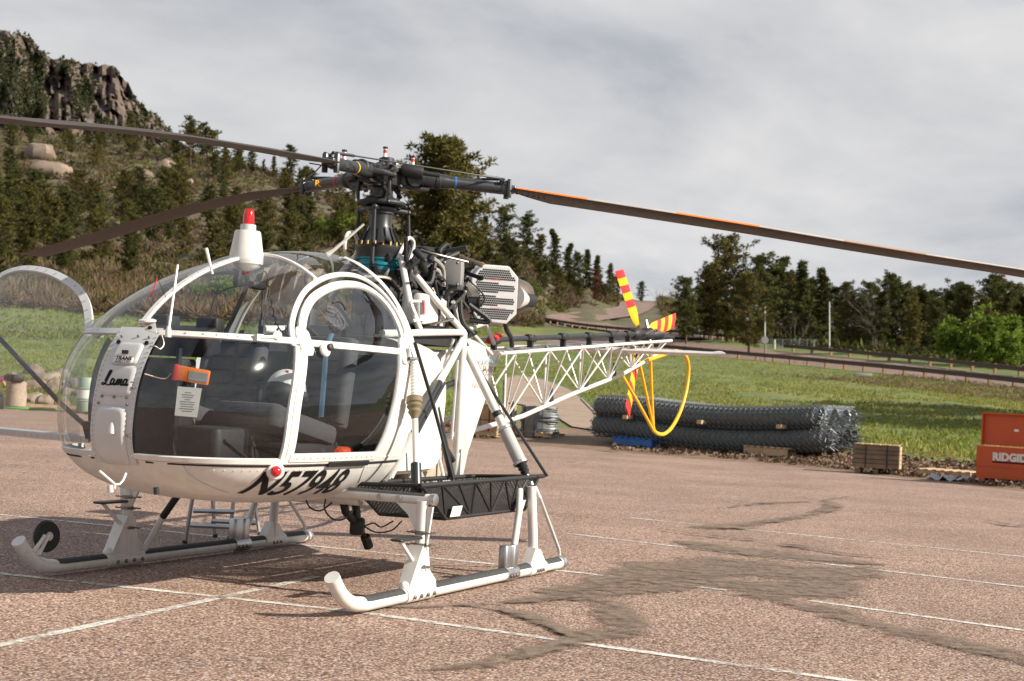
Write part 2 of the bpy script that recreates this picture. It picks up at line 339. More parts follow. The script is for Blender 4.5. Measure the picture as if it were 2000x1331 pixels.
# ------------------------------------------------------------------ terrain: knots (distance, row) along lines of sight
# k0 lot edge, k1 turf starts, k2, k3 road near edge, k4 road far edge, k5 foot of the hill, k6, k7 ridge
COLS = {
 -2600: [(60, 0), (64, 660), (90, 610), (120, 580), (135, 560), (190, 500), (310, 380), (450, 250)],
 -900: [(52, 0), (56, 740), (85, 680), (115, 630), (128, 615), (178, 560), (305, 415), (450, 255)],
 0: [(48.3, 0), (52, 786), (80, 712), (110, 662), (122, 645), (172, 582), (300, 432), (450, 258)],
 250: [(46, 0), (50, 799), (80, 718), (110, 670), (122, 655), (165, 606), (300, 442), (450, 275)],
 480: [(45, 0), (49.5, 806), (80, 722), (110, 675), (122, 662), (160, 624), (290, 462), (430, 318)],
 700: [(43.5, 0), (48.5, 812), (80, 726), (110, 682), (122, 670), (160, 636), (270, 500), (400, 402)],
 900: [(41.5, 0), (47.5, 818), (85, 730), (160, 672), (185, 655), (205, 636), (280, 545), (370, 455)],
 1050: [(40, 0), (46, 831), (90, 735), (200, 668), (220, 653), (232, 640), (300, 560), (365, 500)],
 1130: [(38.8, 0), (45, 838), (90, 738), (197, 673), (217, 656), (229, 643), (310, 588), (370, 560)],
 1210: [(38, 0), (43.5, 846), (90, 742), (193, 679), (213, 658), (225, 650), (330, 589), (400, 586)],
 1300: [(37.3, 0), (42.5, 854), (90, 748), (186, 687), (206, 662), (218, 654), (335, 592), (500, 589)],
 1500: [(35.5, 0), (40.5, 869), (88, 760), (165, 706), (184, 684), (198, 673), (300, 652), (500, 640)],
 1750: [(32, 0), (37, 893), (80, 785), (138, 731), (156, 708), (172, 697), (300, 668), (500, 652)],
 2000: [(28.5, 0), (33, 917), (70, 815), (115, 760), (132, 737), (148, 724), (300, 685), (500, 668)],
 2500: [(23, 0), (27, 985), (55, 880), (85, 828), (98, 800), (112, 785), (300, 710), (500, 690)],
 3600: [(16, 0), (19.5, 1130), (40, 1010), (62, 950), (72, 925), (84, 905), (300, 770), (500, 745)],
}
CP = np.array(sorted(COLS)); KD = np.array([[k_[0] for k_ in COLS[c]] for c in CP], float); KR = np.array([[k_[1] for k_ in COLS[c]] for c in CP], float)
for i, c in enumerate(CP):                       # the lot edge lies on the lot
    KR[i, 0] = 665.5+FPX*(FW[2]+RT[2]*(c-1000)/FPX+CAM[2]/KD[i, 0])/UPV[2]
def lerp_cols(A, px): return np.array([np.interp(px, CP, A[:, j]) for j in range(A.shape[1])])
def ground_pt(px, d):
    """terrain point at distance d along column px"""
    kd = lerp_cols(KD, px); kr = lerp_cols(KR, px); return at(px, float(np.interp(d, kd, kr)), d)
def hill_at(px, row):
    """the terrain point seen at (px, row), and its distance"""
    kd = lerp_cols(KD, px); kr = lerp_cols(KR, px); d = float(np.interp(-row, -kr, kd)); return at(px, row, d), d
def strip(name, k0, k1, px0, px1, nx, nd, m, amp=0., lift=0., sc=.08):
    b = MB(); rows = []
    for j in range(nd+1):
        t = j/nd; row = []
        for px in np.linspace(px0, px1, nx+1):
            kd = lerp_cols(KD, px); kk = k0+(k1-k0)*t; d = float(np.interp(kk, range(len(kd)), kd)); q = ground_pt(px, d)
            w = amp*math.sin(math.pi*t)*(min(1, max(0, abs(px-1085)-130)/60) if amp < 1 else (1. if px < 1180 else max(.05, 1-(px-1180)/60)))
            z = w*(math.sin(q[0]*sc*6.1+q[1]*sc*2.3)+.7*math.sin(q[1]*sc*7.7-q[0]*sc*3.1)+.5*math.sin(q[0]*sc*15+1.3)*math.sin(q[1]*sc*13))
            q = q+np.array([0, 0, z+lift]); row.append(q)
        rows.append(row)
    return tag(b.grid(rows).build(name, m, None, sharp=180, flip=True), kind='structure')
strip('soil_verge', 0, 1, -2600, 3600, 120, 4, M_dirt, .03, 0, .5)
strip('meadow', 1, 3, -2600, 3600, 160, 26, M_grass, .16, 0)
strip('meadow_upper', 3, 5, -2600, 985, 90, 14, M_grass, .2)
strip('road', 3, 4, 980, 3600, 90, 4, M_road)
strip('road_verge', 4, 5, 980, 3600, 90, 4, M_grass, .1)
strip('hillside', 5, 7, -2600, 3600, 220, 40, M_hill, 1.3)
b = MB(); rows = []
for dd, dz in ((0, 0), (60, -14), (400, -120)):
    rows.append([ground_pt(px, lerp_cols(KD, px)[-1])+np.array([FW[0]*dd, FW[1]*dd, dz]) for px in np.linspace(-2600, 3600, 80)])
tag(b.grid(rows).build('far_slope', M_hill, flip=True), kind='structure')
# a sheet that carries the ground on to the horizon behind and beside the camera
b = MB().add([(-1500, -1500, -60), (1500, -1500, -60), (1500, 1500, -60), (-1500, 1500, -60)], [(0, 1, 2, 3)])
tag(b.build('terrain', M_hill), kind='structure')
# upper road, curving up to the crest, and the gravel track at the end of the tail boom
def draped(name, poly, m, lift, kind='structure', n=26):
    """polygon given along lines of sight, laid onto the terrain (rows of quads)"""
    ys = [q[1] for q in poly]; b_ = MB(); rows_ = []
    for row in np.linspace(max(ys), min(ys), n):
        xs = []
        for (x0, y0), (x1, y1) in zip(poly, poly[1:]+poly[:1]):
            if (y0-row)*(y1-row) <= 0 and y0 != y1: xs.append(x0+(x1-x0)*(row-y0)/(y1-y0))
        if len(xs) < 2: continue
        rows_.append([hill_at(px, row)[0]+np.array([0, 0, lift]) for px in np.linspace(min(xs), max(xs), 24)])
    return tag(b_.grid(rows_).build(name, m, None, sharp=180, flip=True), kind=kind)
draped('upper_road', [(1070, 631), (1063, 620), (1120, 614), (1166, 609), (1208, 602), (1212, 592), (1278, 592.3), (1280, 600), (1266, 610), (1246, 619), (1172, 630)], M_road, .35)
draped('lower_bend', [(1068, 628), (1172, 629), (1200, 639), (1300, 651), (1400, 664), (1350, 664), (1290, 660), (1186, 649), (1110, 638)], M_road, .25)
draped('gravel_track', [(985, 742), (1010, 735), (1060, 742), (1110, 762), (1150, 792), (1175, 822), (1190, 845), (1120, 838), (1070, 806), (1010, 790), (985, 790)], M_track, .05)

# parking lot with a rough edge: one sheet
poly = [gnd(c, KR[i, 0]) for i, c in enumerate(CP)]
far = []
for i in range(len(poly)-1):
    for t in np.linspace(0, 1, 12, endpoint=False):
        q = poly[i]*(1-t)+poly[i+1]*t; w = .22*math.sin(q[1]*2.1+q[0])+.15*math.sin(q[1]*5.3); far.append((q[0]+w*.7, q[1]+w*.5, 0))
far.append(tuple(poly[-1]))
b = MB(); b.add(far+[(90, 70, 0), (150, 0, 0), (90, -120, 0), (10, -120, 0)], [tuple(range(len(far)+4))])
lot = tag(b.build('parking_lot', M_lot, None, smooth=False), kind='structure')
if lot.data.polygons[0].normal.z < 0: lot.data.flip_normals()

def soft_sheet(name, rows, soft, m, z):
    """rows of (x, y) with matching softness values, laid z above the lot"""
    b_ = MB(); b_.grid([[(q[0], q[1], z) for q in r] for r in rows]); o = b_.build(name, m, None, smooth=False)
    a = o.data.attributes.new('soft', 'FLOAT', 'POINT'); a.data.foreach_set('value', [float(s_) for r in soft for s_ in r])
    if o.data.polygons[0].normal.z < 0: o.data.flip_normals()
    return o
def line(pa, pb, w=.10, m=None, z=.004, name='parking_line', n=40):
    A, B_ = gnd(*pa)[:2], gnd(*pb)[:2]; t = nrm(np.append(B_-A, 0))[:2]; s_ = np.array([-t[1], t[0]]); rows_ = []; so_ = []
    for i in range(n+1):
        c = A+(B_-A)*i/n; rows_.append([c+s_*w*f for f in (-.5, -.32, .32, .5)]); so_.append([.15, 1, 1, .15])
    return tag(soft_sheet(name, rows_, so_, m or M_paint, z), kind='structure')
line((-420, 1076), (700, 1196.5)); line((700, 1196.5), (1760, 1345))
line((-150, 1294), (620, 1127), m=M_paint); line((620, 1127), (1080, 1037), m=M_paint2); line((1080, 1037), (1560, 948), .09, M_paint2)
line((-400, 966), (1140, 1120.5)); line((1140, 1120.5), (1420, 1154)); line((1580, 1174), (2500, 1302))
line((100, 950), (560, 992), m=M_paint2); line((900, 1022), (1140, 1046), m=M_paint2); line((1100, 1042), (2300, 1183))
line((700, 967), (1230, 1012), m=M_paint2); line((1230, 1012), (2300, 1118)); line((1480, 996), (2300, 1066), m=M_paint2); line((1640, 962), (2200, 1010), .09, M_paint2)
def patch(name, pts, m, z, n=70):
    """a blot along a path of (px, row, half-width in metres): a fine sheet whose softness falls off from the path"""
    P = [np.append(gnd(a, c)[:2], w*.8) for a, c, w in pts]; S = np.array(smooth_path(P, 8)); ph = random.random()*9
    pad = 70; a0, a1 = min(q[0] for q in pts)-pad, max(q[0] for q in pts)+pad; c0, c1 = min(q[1] for q in pts)-26, max(q[1] for q in pts)+26
    nx, ny = int(min(150, (a1-a0)/6)), int(min(80, (c1-c0)/2)); G = gnd_grid(*np.meshgrid(np.linspace(a0, a1, nx), np.linspace(c1, c0, ny)))[..., :2]
    d = np.linalg.norm(G[:, :, None, :]-S[None, None, :, :2], axis=3); wob = 1+.22*np.sin(G[..., 0]*3.1+ph)*np.sin(G[..., 1]*2.7)+.14*np.sin(G[..., 0]*9+G[..., 1]*7+ph)
    f = np.max(1-d/np.maximum(np.abs(S[:, 2])[None, None, :]*1.25, .02), axis=2)*wob; soft = np.clip(f*1.6-.15, -.8, .75)
    keep = soft > -.75; vs_ = G.reshape(-1, 2); fs_ = []
    for j in range(ny-1):
        for i in range(nx-1):
            if keep[j:j+2, i:i+2].any(): fs_.append((j*nx+i, j*nx+i+1, (j+1)*nx+i+1, (j+1)*nx+i))
    b_ = MB(); b_.add([(q[0], q[1], z) for q in vs_], fs_); o = b_.build(name, m, None, smooth=False)
    at_ = o.data.attributes.new('soft', 'FLOAT', 'POINT'); at_.data.foreach_set('value', soft.reshape(-1).astype(float))
    if o.data.polygons[0].normal.z < 0: o.data.flip_normals()
    return tag(o, kind='structure')
patch('sealed_crack', [(1090, 1160, .25), (1180, 1140, .3), (1300, 1120, .6), (1400, 1110, 1.0), (1520, 1115, 1.0), (1620, 1120, .6), (1700, 1110, .15)], M_seal, .008)
patch('sealed_crack', [(1120, 1170, .2), (1250, 1150, .35), (1400, 1140, .6), (1560, 1155, .6), (1640, 1140, .3)], M_seal, .0095)
patch('sealed_crack', [(1340, 1060, .2), (1420, 1075, .55), (1520, 1085, .7), (1620, 1095, .4), (1720, 1104, .1)], M_seal, .011)
patch('sealed_crack', [(1470, 1165, .25), (1600, 1190, .25), (1720, 1225, .28), (1850, 1255, .3), (2000, 1290, .3), (2150, 1320, .3)], M_seal, .0125)
patch('sealed_crack', [(1185, 1178, .2), (1205, 1200, .22), (1215, 1225, .22), (1180, 1245, .2), (1100, 1260, .15), (960, 1298, .12), (830, 1312, .05)], M_seal, .014)
patch('sealed_crack', [(620, 1180, .03), (760, 1188, .07), (900, 1184, .1), (1010, 1178, .12), (1110, 1166, .16)], M_seal, .0155)
patch('sealed_crack', [(930, 1186, .05), (1010, 1200, .12), (1080, 1226, .1), (1120, 1250, .05)], M_seal, .017)
patch('sealed_crack', [(1410, 994, .1), (1500, 984, .16), (1590, 980, .15), (1700, 964, .12)], M_seal, .0185)
patch('sealed_crack', [(1560, 972, .1), (1625, 984, .2), (1610, 1000, .22), (1520, 1018, .2), (1440, 1028, .25), (1380, 1032, .3), (1480, 1034, .1)], M_seal, .02)
patch('sealed_crack', [(1060, 1003, .06), (1200, 1022, .07), (1340, 1044, .12), (1500, 1062, .16), (1650, 1085, .12), (1800, 1098, .08), (2050, 1126, .08)], M_seal2, .0215)
patch('sealed_crack', [(900, 885, .05), (1000, 898, .12), (1120, 905, .2), (1190, 912, .1)], M_seal2, .023)
patch('sealed_crack', [(1060, 884, .05), (1120, 892, .15), (1180, 890, .1)], M_seal2, .0245)
patch('sealed_crack', [(1590, 955, .05), (1700, 946, .08), (1850, 947, .07)], M_seal2, .026)
patch('sealed_crack', [(1940, 1022, .15), (1985, 1030, .2), (2080, 1026, .2)], M_seal2, .0275)
for i, pp in enumerate(([(-60, 862, .06), (60, 868, .08), (140, 864, .05)], [(-60, 898, .08), (40, 908, .08), (120, 902, .06)], [(-40, 945, .05), (60, 962, .05), (130, 990, .05)], [(20, 928, .05), (90, 930, .07), (150, 922, .04)], [(60, 1098, .03), (200, 1040, .04), (420, 1020, .04)])):
    patch('sealed_crack', pp, M_seal2, .029+.0015*i)

# ------------------------------------------------------------------ mountain with crags
def vnoise(x, y, s):
    xi, yi = math.floor(x), math.floor(y); xf, yf = x-xi, y-yi
    def h(a, c): return (math.sin(a*127.1+c*311.7+s*74.7)*43758.5453) % 1
    u = xf*xf*(3-2*xf); v = yf*yf*(3-2*yf)
    return (h(xi, yi)*(1-u)+h(xi+1, yi)*u)*(1-v)+(h(xi, yi+1)*(1-u)+h(xi+1, yi+1)*u)*v
def fbm(x, y, s, o=4): return sum(vnoise(x*2**k_, y*2**k_, s+k_)*.5**k_ for k_ in range(o))
def vfbm(x, y, s, o=4):
    t = 0
    for k_ in range(o):
        X, Y_ = np.asarray(x)*2**k_, np.asarray(y)*2**k_; xi, yi = np.floor(X), np.floor(Y_); u, v = X-xi, Y_-yi; u = u*u*(3-2*u); v = v*v*(3-2*v)
        h = lambda a, c: (np.sin(a*127.1+c*311.7+(s+k_)*74.7)*43758.5453) % 1
        t = t+((h(xi, yi)*(1-u)+h(xi+1, yi)*u)*(1-v)+(h(xi, yi+1)*(1-u)+h(xi+1, yi+1)*u)*v)*.5**k_
    return t
def mount_d(px, t):
    rg = np.abs(vfbm(px*.035, t*2.2, 3)-.95); return 980-330*t-np.where(px < 330, 150, 60)*rg*(1-.5*t)-24*vfbm(px*.15, t*14, 5)-9*vfbm(px*.5, t*40, 8, 2)
SIL = [(-900, 40), (-400, 20), (-150, 35), (-40, 50), (0, 58), (30, 63), (60, 76), (75, 98), (105, 112), (135, 117), (160, 122), (168, 126), (185, 122), (198, 132), (207, 126), (222, 127), (238, 150), (255, 172), (262, 190), (285, 212), (312, 232), (335, 258), (365, 300), (400, 330)]
M_rock = mat('mountain_rock', (.15, .105, .08), .95, scale=.04, col2=(.055, .042, .034), bump=1.0, bscale=.12)  # rock colour darkened to carry the cloud shadow on the mountain
b = MB(); rows = []; NX, NY = 260, 84; pxs = np.linspace(-900, 400, NX+1); tops = np.interp(pxs, [s_[0] for s_ in SIL], [s_[1] for s_ in SIL])
for j in range(NY+1):
    t = j/NY; y = tops+(345-tops)*t+(8*(vfbm(pxs*.12, 0*pxs, 9)-.95)+4*(vfbm(pxs*.6, 0*pxs, 19)-.95))*(1-t)**6; d = mount_d(pxs, t+0*pxs); rows.append([at(pxs[i], y[i], d[i]) for i in range(NX+1)])
rows.insert(0, [q+np.array([FW[0]*300, FW[1]*300, -90]) for q in rows[0]])
tag(b.grid(rows).build('mountain', M_rock, None, sharp=25, flip=True), kind='structure')
# ------------------------------------------------------------------ trees
M_bark = mat('pine_bark', (.12, .075, .05), .95, scale=9, bump=.6, rnd=.2)
M_deadwood = mat('weathered_grey_wood', (.28, .23, .19), .9, scale=6)
M_pine = foliage_mat('pine_needles', (.092, .094, .027), (.044, .052, .015))
M_pine_ol = foliage_mat('olive_pine_needles', (.135, .115, .032), (.07, .066, .019))
M_pine_rust = foliage_mat('rust_brown_needles', (.20, .085, .035), (.11, .05, .025))
M_forest = foliage_mat('far_conifer_needles', (.045, .048, .02), (.024, .028, .012))
M_spring = foliage_mat('fresh_spring_leaves', (.19, .25, .035), (.09, .15, .022), transl=.4)
M_scrub = foliage_mat('grey_brown_scrub_twigs', (.20, .135, .085), (.11, .08, .048))
M_scrubg = foliage_mat('olive_scrub_leaves', (.135, .128, .036), (.072, .076, .022))
M_twig = mat('bare_grey_twigs', (.15, .115, .10), .9, scale=2, rnd=.15)

def tufts(cent, rad, n, seed, wid=.3, up=.25, flat=1.):
    """n pointed blades round each centre: vertices and triangles"""
    g = np.random.default_rng(seed); c = np.repeat(np.asarray(cent), n, 0); r = np.repeat(np.asarray(rad), n)
    d = g.normal(size=(len(c), 3)); d[:, 2] += up; d /= np.linalg.norm(d, axis=1)[:, None]; d[:, 2] *= flat
    s = np.cross(d, g.normal(size=(len(c), 3))); s /= np.linalg.norm(s, axis=1)[:, None]+1e-9
    L = (r*g.uniform(.6, 1.15, len(c)))[:, None]; w = (r*wid*g.uniform(.7, 1.3, len(c)))[:, None]
    b0 = c+d*L*.12; v = np.stack([b0+s*w*.6, c+d*L, b0-s*w*.6+d*L*.35], 1).reshape(-1, 3)
    return v, np.arange(len(v)).reshape(-1, 3)
def pine_tree(seed, h=10., cw=.22, cb=.18, nb=64, style='round', per=5, nt_=15, lean=.02):
    g = np.random.default_rng(seed); wob = [V(g.normal()*lean*h*t, g.normal()*lean*h*t, h*.97*t) for t in np.linspace(0, 1, 7)]; wob[0] = V(0, 0, -.5)
    tr = MB().tube(wob, [h*.017*(1-t*.9) for t in np.linspace(0, 1, 7)], 7); cen = []; rad = []
    for i in range(nb):
        u = (i+g.random())/nb; z = h*(cb+(1-cb)*u**.92)
        if style == 'round': pf = (math.sin(math.pi*(.10+.84*u**.85)))**.75
        elif style == 'cone': pf = (1-u)**.85*.95+.06
        else: pf = (.55+.45*math.sin(math.pi*u))*(1-.35*u)*g.uniform(.5, 1.15)
        L = cw*h*pf*g.uniform(.4, 1.15)*(1+.3*math.sin(i*4.8+seed+u*11)); az = i*2.4+g.normal()*.5; el = g.uniform(-.15, .35)+.5*u*(style != 'cone')-(.25 if style == 'cone' else 0)
        p0 = np.array([np.interp(z, [q[2] for q in wob], [q[k_] for q in wob]) for k_ in (0, 1)]+[z])
        dr = V(math.cos(az)*math.cos(el), math.sin(az)*math.cos(el), math.sin(el)); p1 = p0+dr*L; md = (p0+p1)/2+V(0, 0, -.05*L)
        tr.tube([p0, md, p1], [h*.0045, h*.003, h*.0014], 3, False)
        for f in np.linspace(.38, 1.0, per):
            cen.append(p0+dr*L*f+g.normal(size=3)*h*.014); rad.append(h*g.uniform(.04, .068))
    cen.append(wob[-1]); rad.append(h*.05)
    v, f = tufts(cen, rad, nt_+7, seed+1, .21, .45, .8)
    return tr, v, f
def leafy(seed, h, w, n=320, nt_=16, stems=7, rr=.085, wid=.5):
    g = np.random.default_rng(seed); tr = MB(); cen = []; rad = []
    for i in range(stems):
        a = g.random()*6.28; L = h*g.uniform(.55, .9); e_ = V(math.cos(a)*w*.32*g.random(), math.sin(a)*w*.32*g.random(), L)
        tr.tube([V(0, 0, -.3), e_*.5+V(g.normal()*.05*h, g.normal()*.05*h, 0), e_], [h*.02, h*.013, h*.004], 5)
    lobes = [(g.normal(size=3)*V(.24*w, .24*w, .13*h)+V(0, 0, h*.55), g.uniform(.2, .38)) for _ in range(9)]
    while len(cen) < n:
        c, s_ = lobes[g.integers(len(lobes))]; d = g.normal(size=3); d /= np.linalg.norm(d); q = c+d*V(w*s_, w*s_, h*s_)*g.uniform(.6, 1.)
        if q[2] > h*.04: cen.append(q); rad.append(h*rr*g.uniform(.7, 1.3))
    v, f = tufts(cen, rad, nt_, seed+3, wid, .2); return tr, v, f
def bare(seed, h, spread=.35, n=5, depth=4, r0=.02):
    g = np.random.default_rng(seed); tr = MB()
    def br(p, d, L, r, k_):
        q = p+d*L; m_ = (p+q)/2+g.normal(size=3)*L*.06; tr.tube([p, m_, q], [r, r*.8, r*.6], 4 if k_ > 1 else 3, False)
        if k_ == 0: return
        for _ in range(g.integers(2, 4)):
            e_ = nrm(d+g.normal(size=3)*spread*1.3+V(0, 0, .12)); br(p+d*L*g.uniform(.55, 1), e_, L*g.uniform(.55, .8), r*.55, k_-1)
    for _ in range(n): br(V(g.normal()*.03*h, g.normal()*.03*h, -.2), nrm(V(g.normal()*spread, g.normal()*spread, 1)), h*.38, h*r0, depth)
    return tr
def tree_obj(name, kit, leaf, bark=None):
    """a tree: an Empty with trunk and crown"""
    r = empty(name); kit[0].build('trunk', bark or M_bark, r)
    if len(kit) > 1: link(bpy.data.objects.new('crown', np_mesh('crown', kit[1], kit[2], leaf)), r)
    return r
PINES = [tree_obj('pine_tree', pine_tree(11, 10, .31, .13, 84), M_pine), tree_obj('pine_tree', pine_tree(12, 10, .27, .18, 76), M_pine),
         tree_obj('pine_tree', pine_tree(13, 10, .36, .10, 90), M_pine_ol), tree_obj('pine_tree', pine_tree(14, 10, .24, .08, 76, 'cone'), M_pine),
         tree_obj('pine_tree', pine_tree(15, 10, .29, .10, 80, 'cone'), M_pine_ol), tree_obj('pine_tree', pine_tree(16, 10, .33, .25, 60, 'open'), M_pine),
         tree_obj('pine_tree', pine_tree(17, 10, .30, .22, 62, 'open'), M_pine_ol)]
used = set()
def put(kit, loc, h, base=10., rz=None, label=None, cat='tree', group=None, name=None):
    o = kit if id(kit) not in used else dup(kit); used.add(id(kit))
    if name: o.name = name
    plumb(o, loc, random.random()*6.28 if rz is None else rz, h/base); tag(o, label, cat, group); return o
ORD = ['leftmost', 'second from the left', 'third from the left', 'fourth from the left', 'fifth from the left', 'sixth from the left', 'seventh from the left', 'eighth from the left', 'ninth from the left', 'tenth from the left', 'eleventh from the left', 'twelfth from the left', 'thirteenth from the left', 'fourteenth from the left', 'fifteenth from the left', 'sixteenth from the left', 'seventeenth from the left', 'eighteenth from the left', 'nineteenth from the left', 'twentieth from the left']
def ordinal(i, n): return 'rightmost' if i == n-1 else (ORD[i] if i < 20 else ['second', 'third', 'fourth', 'fifth', 'sixth', 'seventh', 'eighth', 'ninth', 'tenth', 'eleventh', 'twelfth', 'thirteenth', 'fourteenth', 'fifteenth', 'sixteenth', 'seventeenth', 'eighteenth', 'nineteenth', 'twentieth', 'twenty-first', 'twenty-second', 'twenty-third', 'twenty-fourth', 'twenty-fifth', 'twenty-sixth', 'twenty-seventh', 'twenty-eighth', 'twenty-ninth'][n-2-i]+' from the right')
HL = 'pine growing among scrub on the left hillside'; HG = 'pines on the left hillside'
# left hillside: scattered over the slope, spaced apart
spots = []
g = np.random.default_rng(5)
tries = 0
while len(spots) < 98 and tries < 9000:
    tries += 1; px = g.uniform(-60, 720); row = g.uniform(285, 575)
    kr = lerp_cols(KR, px)
    if row < kr[-1]+6 or row > kr[5]-8: continue
    if 250 < px < 640 and row < 470 and g.random() < .25: continue
    if row > 520 and g.random() < .5: continue
    if any(abs(px-bx) < bw*.75 and -bw*.3 < row-by < bw*1.3 for bx, by, bw in ((86, 296, 66), (108, 328, 70), (328, 326, 46), (286, 343, 36), (372, 360, 30), (512, 396, 40), (563, 436, 34), (650, 428, 30), (410, 368, 26), (298, 408, 26), (226, 366, 22))): continue
    q, d = hill_at(px, row)
    if min([np.linalg.norm(q-s_[0]) for s_ in spots] or [99]) < 5.6: continue
    spots.append((q, d, px, row))
for q, d, px, row in spots:
    k_ = int(g.choice([0, 1, 2, 2, 0, 5, 6, 2])); put(PINES[k_], q, g.uniform(6.0, 10.5), label=('pine high on the left hillside above the flat-topped boulder' if row < 330 else 'pine on the upper left hillside between the two rotor blades' if row < 400 else 'pine on the left hillside around and below the drooping rotor blade' if row < 480 else 'pine at the foot of the left hillside above the meadow'), group=HG)
# ridge line trees on the left and centre: (px, foot row, top row, kind)
sky_l = sorted([(60, 280, 235, 0), (130, 286, 246, 2), (200, 290, 252, 0), (250, 292, 250, 1), (290, 298, 255, 0), (440, 330, 283, 3), (470, 335, 286, 4), (492, 340, 296, 0), (515, 340, 312, 3), (535, 345, 306, 4), (560, 352, 325, 3), (585, 358, 332, 4), (610, 372, 345, 3), (690, 410, 372, 0), (640, 400, 372, 2)])
for n_, (px, foot, top, k_) in enumerate(sky_l):
    q, d = hill_at(px, foot); put(PINES[k_], q, (foot-top)/FPX*d, label='pine on the left hillside skyline, '+ordinal(n_, len(sky_l)), group='pines on the left skyline')
q, d = hill_at(372, 325); put(tree_obj('pine_tree', pine_tree(41, 10, .25, .42, 34, 'open', 5, 14), M_pine_ol), q, 95/FPX*d, label='tall open-crowned pine rising above the hillside left of the rotor blade', cat='tree')
q, d = hill_at(405, 325); put(tree_obj('pine_tree', pine_tree(42, 10, .28, .4, 30, 'open', 5, 14), M_pine), q, 75/FPX*d, label='short spreading pine beside the tall open-crowned hillside pine', cat='tree')
# the big pine behind the rotor mast
big = tree_obj('pine_tree', pine_tree(77, 10, .36, .08, 190, 'round', 6, 17), M_pine_ol)
q, d = hill_at(862, 612); put(big, q, 322/FPX*d, rz=1.1, label='big full-crowned pine standing right behind the rotor mast')
# trees down the slope behind the tail boom
slope = sorted([(905, 560, 402, 0), (948, 520, 425, 3), (985, 530, 412, 5), (1030, 530, 424, 5), (1004, 560, 470, 1), (1052, 548, 462, 6), (1082, 545, 450, 3), (1062, 575, 510, 0), (1110, 565, 478, 3), (1128, 575, 496, 1), (1145, 575, 490, 3), (1092, 592, 530, 2), (1168, 582, 502, 3), (1192, 588, 518, 4), (1204, 588, 540, 1), (1025, 600, 545, 2), (975, 590, 500, 1), (1132, 590, 545, 4), (1180, 592, 556, 0), (960, 620, 560, 2)])
for n_, (px, foot, top, k_) in enumerate(slope):
    q, d = hill_at(px, foot); put(PINES[k_], q, (foot-top)/FPX*d, label='pine on the slope behind the tail boom, '+ordinal(n_, len(slope)), group='pines on the slope behind the tail boom')
RUST = tree_obj('pine_tree', pine_tree(31, 10, .24, .1, 55), M_pine_rust)
q, d = hill_at(1165, 592); put(RUST, q, 62/FPX*d, label='rust brown dead pine at the bend of the upper road')
q, d = hill_at(1252, 592); put(PINES[0], q, 40/FPX*d, label='dark pine at the crest of the upper road')
BARE = tree_obj('bare_tree', (bare(51, 10, .42, 4, 5, .007),), None, M_twig); BARE2 = tree_obj('bare_tree', (bare(52, 10, .4, 5, 5, .007),), None, M_twig)
for kt, px, foot, top, lb in [(BARE, 1287, 592, 553, 'leafless grey tree on the crest where the upper road ends'), (BARE2, 1311, 592, 553, 'leafless grey tree beside the dark pines on the crest'), (BARE, 1562, 676, 596, 'leafless grey shrub in front of the pines near the fence'), (BARE2, 1706, 690, 528, 'tall leafless tree showing above the right-hand pines')]:
    q, d = hill_at(px, foot); put(kt, q, (foot-top)/FPX*d, label=lb)
snag = tree_obj('bare_tree', (bare(61, 10, .5, 2, 4, .016),), None, M_deadwood)
q, d = hill_at(410, 505); put(snag, q, 88/FPX*d, label='dead leafless snag on the hillside behind the cabin beacon')
# the stand of pines beyond the road on the right
RG = 'pines beyond the road'
stand = [(1340, 672, 548, 0), (1420, 668, 474, 2), (1402, 664, 520, 0), (1448, 670, 540, 5), (1484, 672, 505, 0), (1462, 690, 545, 2), (1524, 672, 512, 5), (1572, 676, 515, 3), (1550, 668, 545, 0), (1606, 678, 528, 3), (1590, 668, 560, 1), (1660, 684, 578, 2), (1690, 688, 580, 0), (1738, 690, 540, 1), (1722, 696, 575, 5), (1760, 692, 560, 0), (1785, 698, 585, 6), (1808, 696, 573, 1), (1832, 700, 590, 0), (1866, 700, 560, 5), (1890, 704, 562, 0), (1940, 706, 546, 5), (1960, 710, 560, 0), (1992, 712, 586, 1), (1920, 712, 590, 2), (2035, 716, 560, 0), (2080, 720, 545, 5), (2140, 722, 560, 1), (1672, 676, 590, 1), (1640, 674, 592, 6), (1510, 664, 560, 1), (1375, 662, 560, 1), (1850, 692, 575, 1), (1775, 684, 560, 1), (1630, 672, 566, 0), (1655, 674, 560, 2), (1700, 680, 556, 0), (1345, 664, 585, 2), (1385, 664, 535, 2), (1500, 668, 535, 0), (1540, 668, 540, 2), (1795, 688, 568, 2), (1820, 690, 572, 0), (1985, 702, 565, 2), (2015, 704, 570, 0), (1955, 698, 556, 2), (1875, 694, 570, 2), (1585, 668, 548, 0)]
stand.sort()
for n_, (px, foot, top, k_) in enumerate(stand):
    q, d = hill_at(px, foot); put(PINES[k_], q, (foot-top)/FPX*d, label='dark pine in the stand beyond the road, '+ordinal(n_, len(stand)), group=RG)
lb = tree_obj('leafy_tree', leafy(71, 10, 11, 420, 18), M_spring); q, d = hill_at(1905, 716)
put(lb, q, 128/FPX*d, label='bright green leafy tree in front of the right-hand pines')
lb2 = tree_obj('leafy_tree', leafy(72, 10, 10, 260, 16), M_spring); q, d = hill_at(1962, 722); put(lb2, q, 90/FPX*d, label='small bright green tree right of the leafy tree')
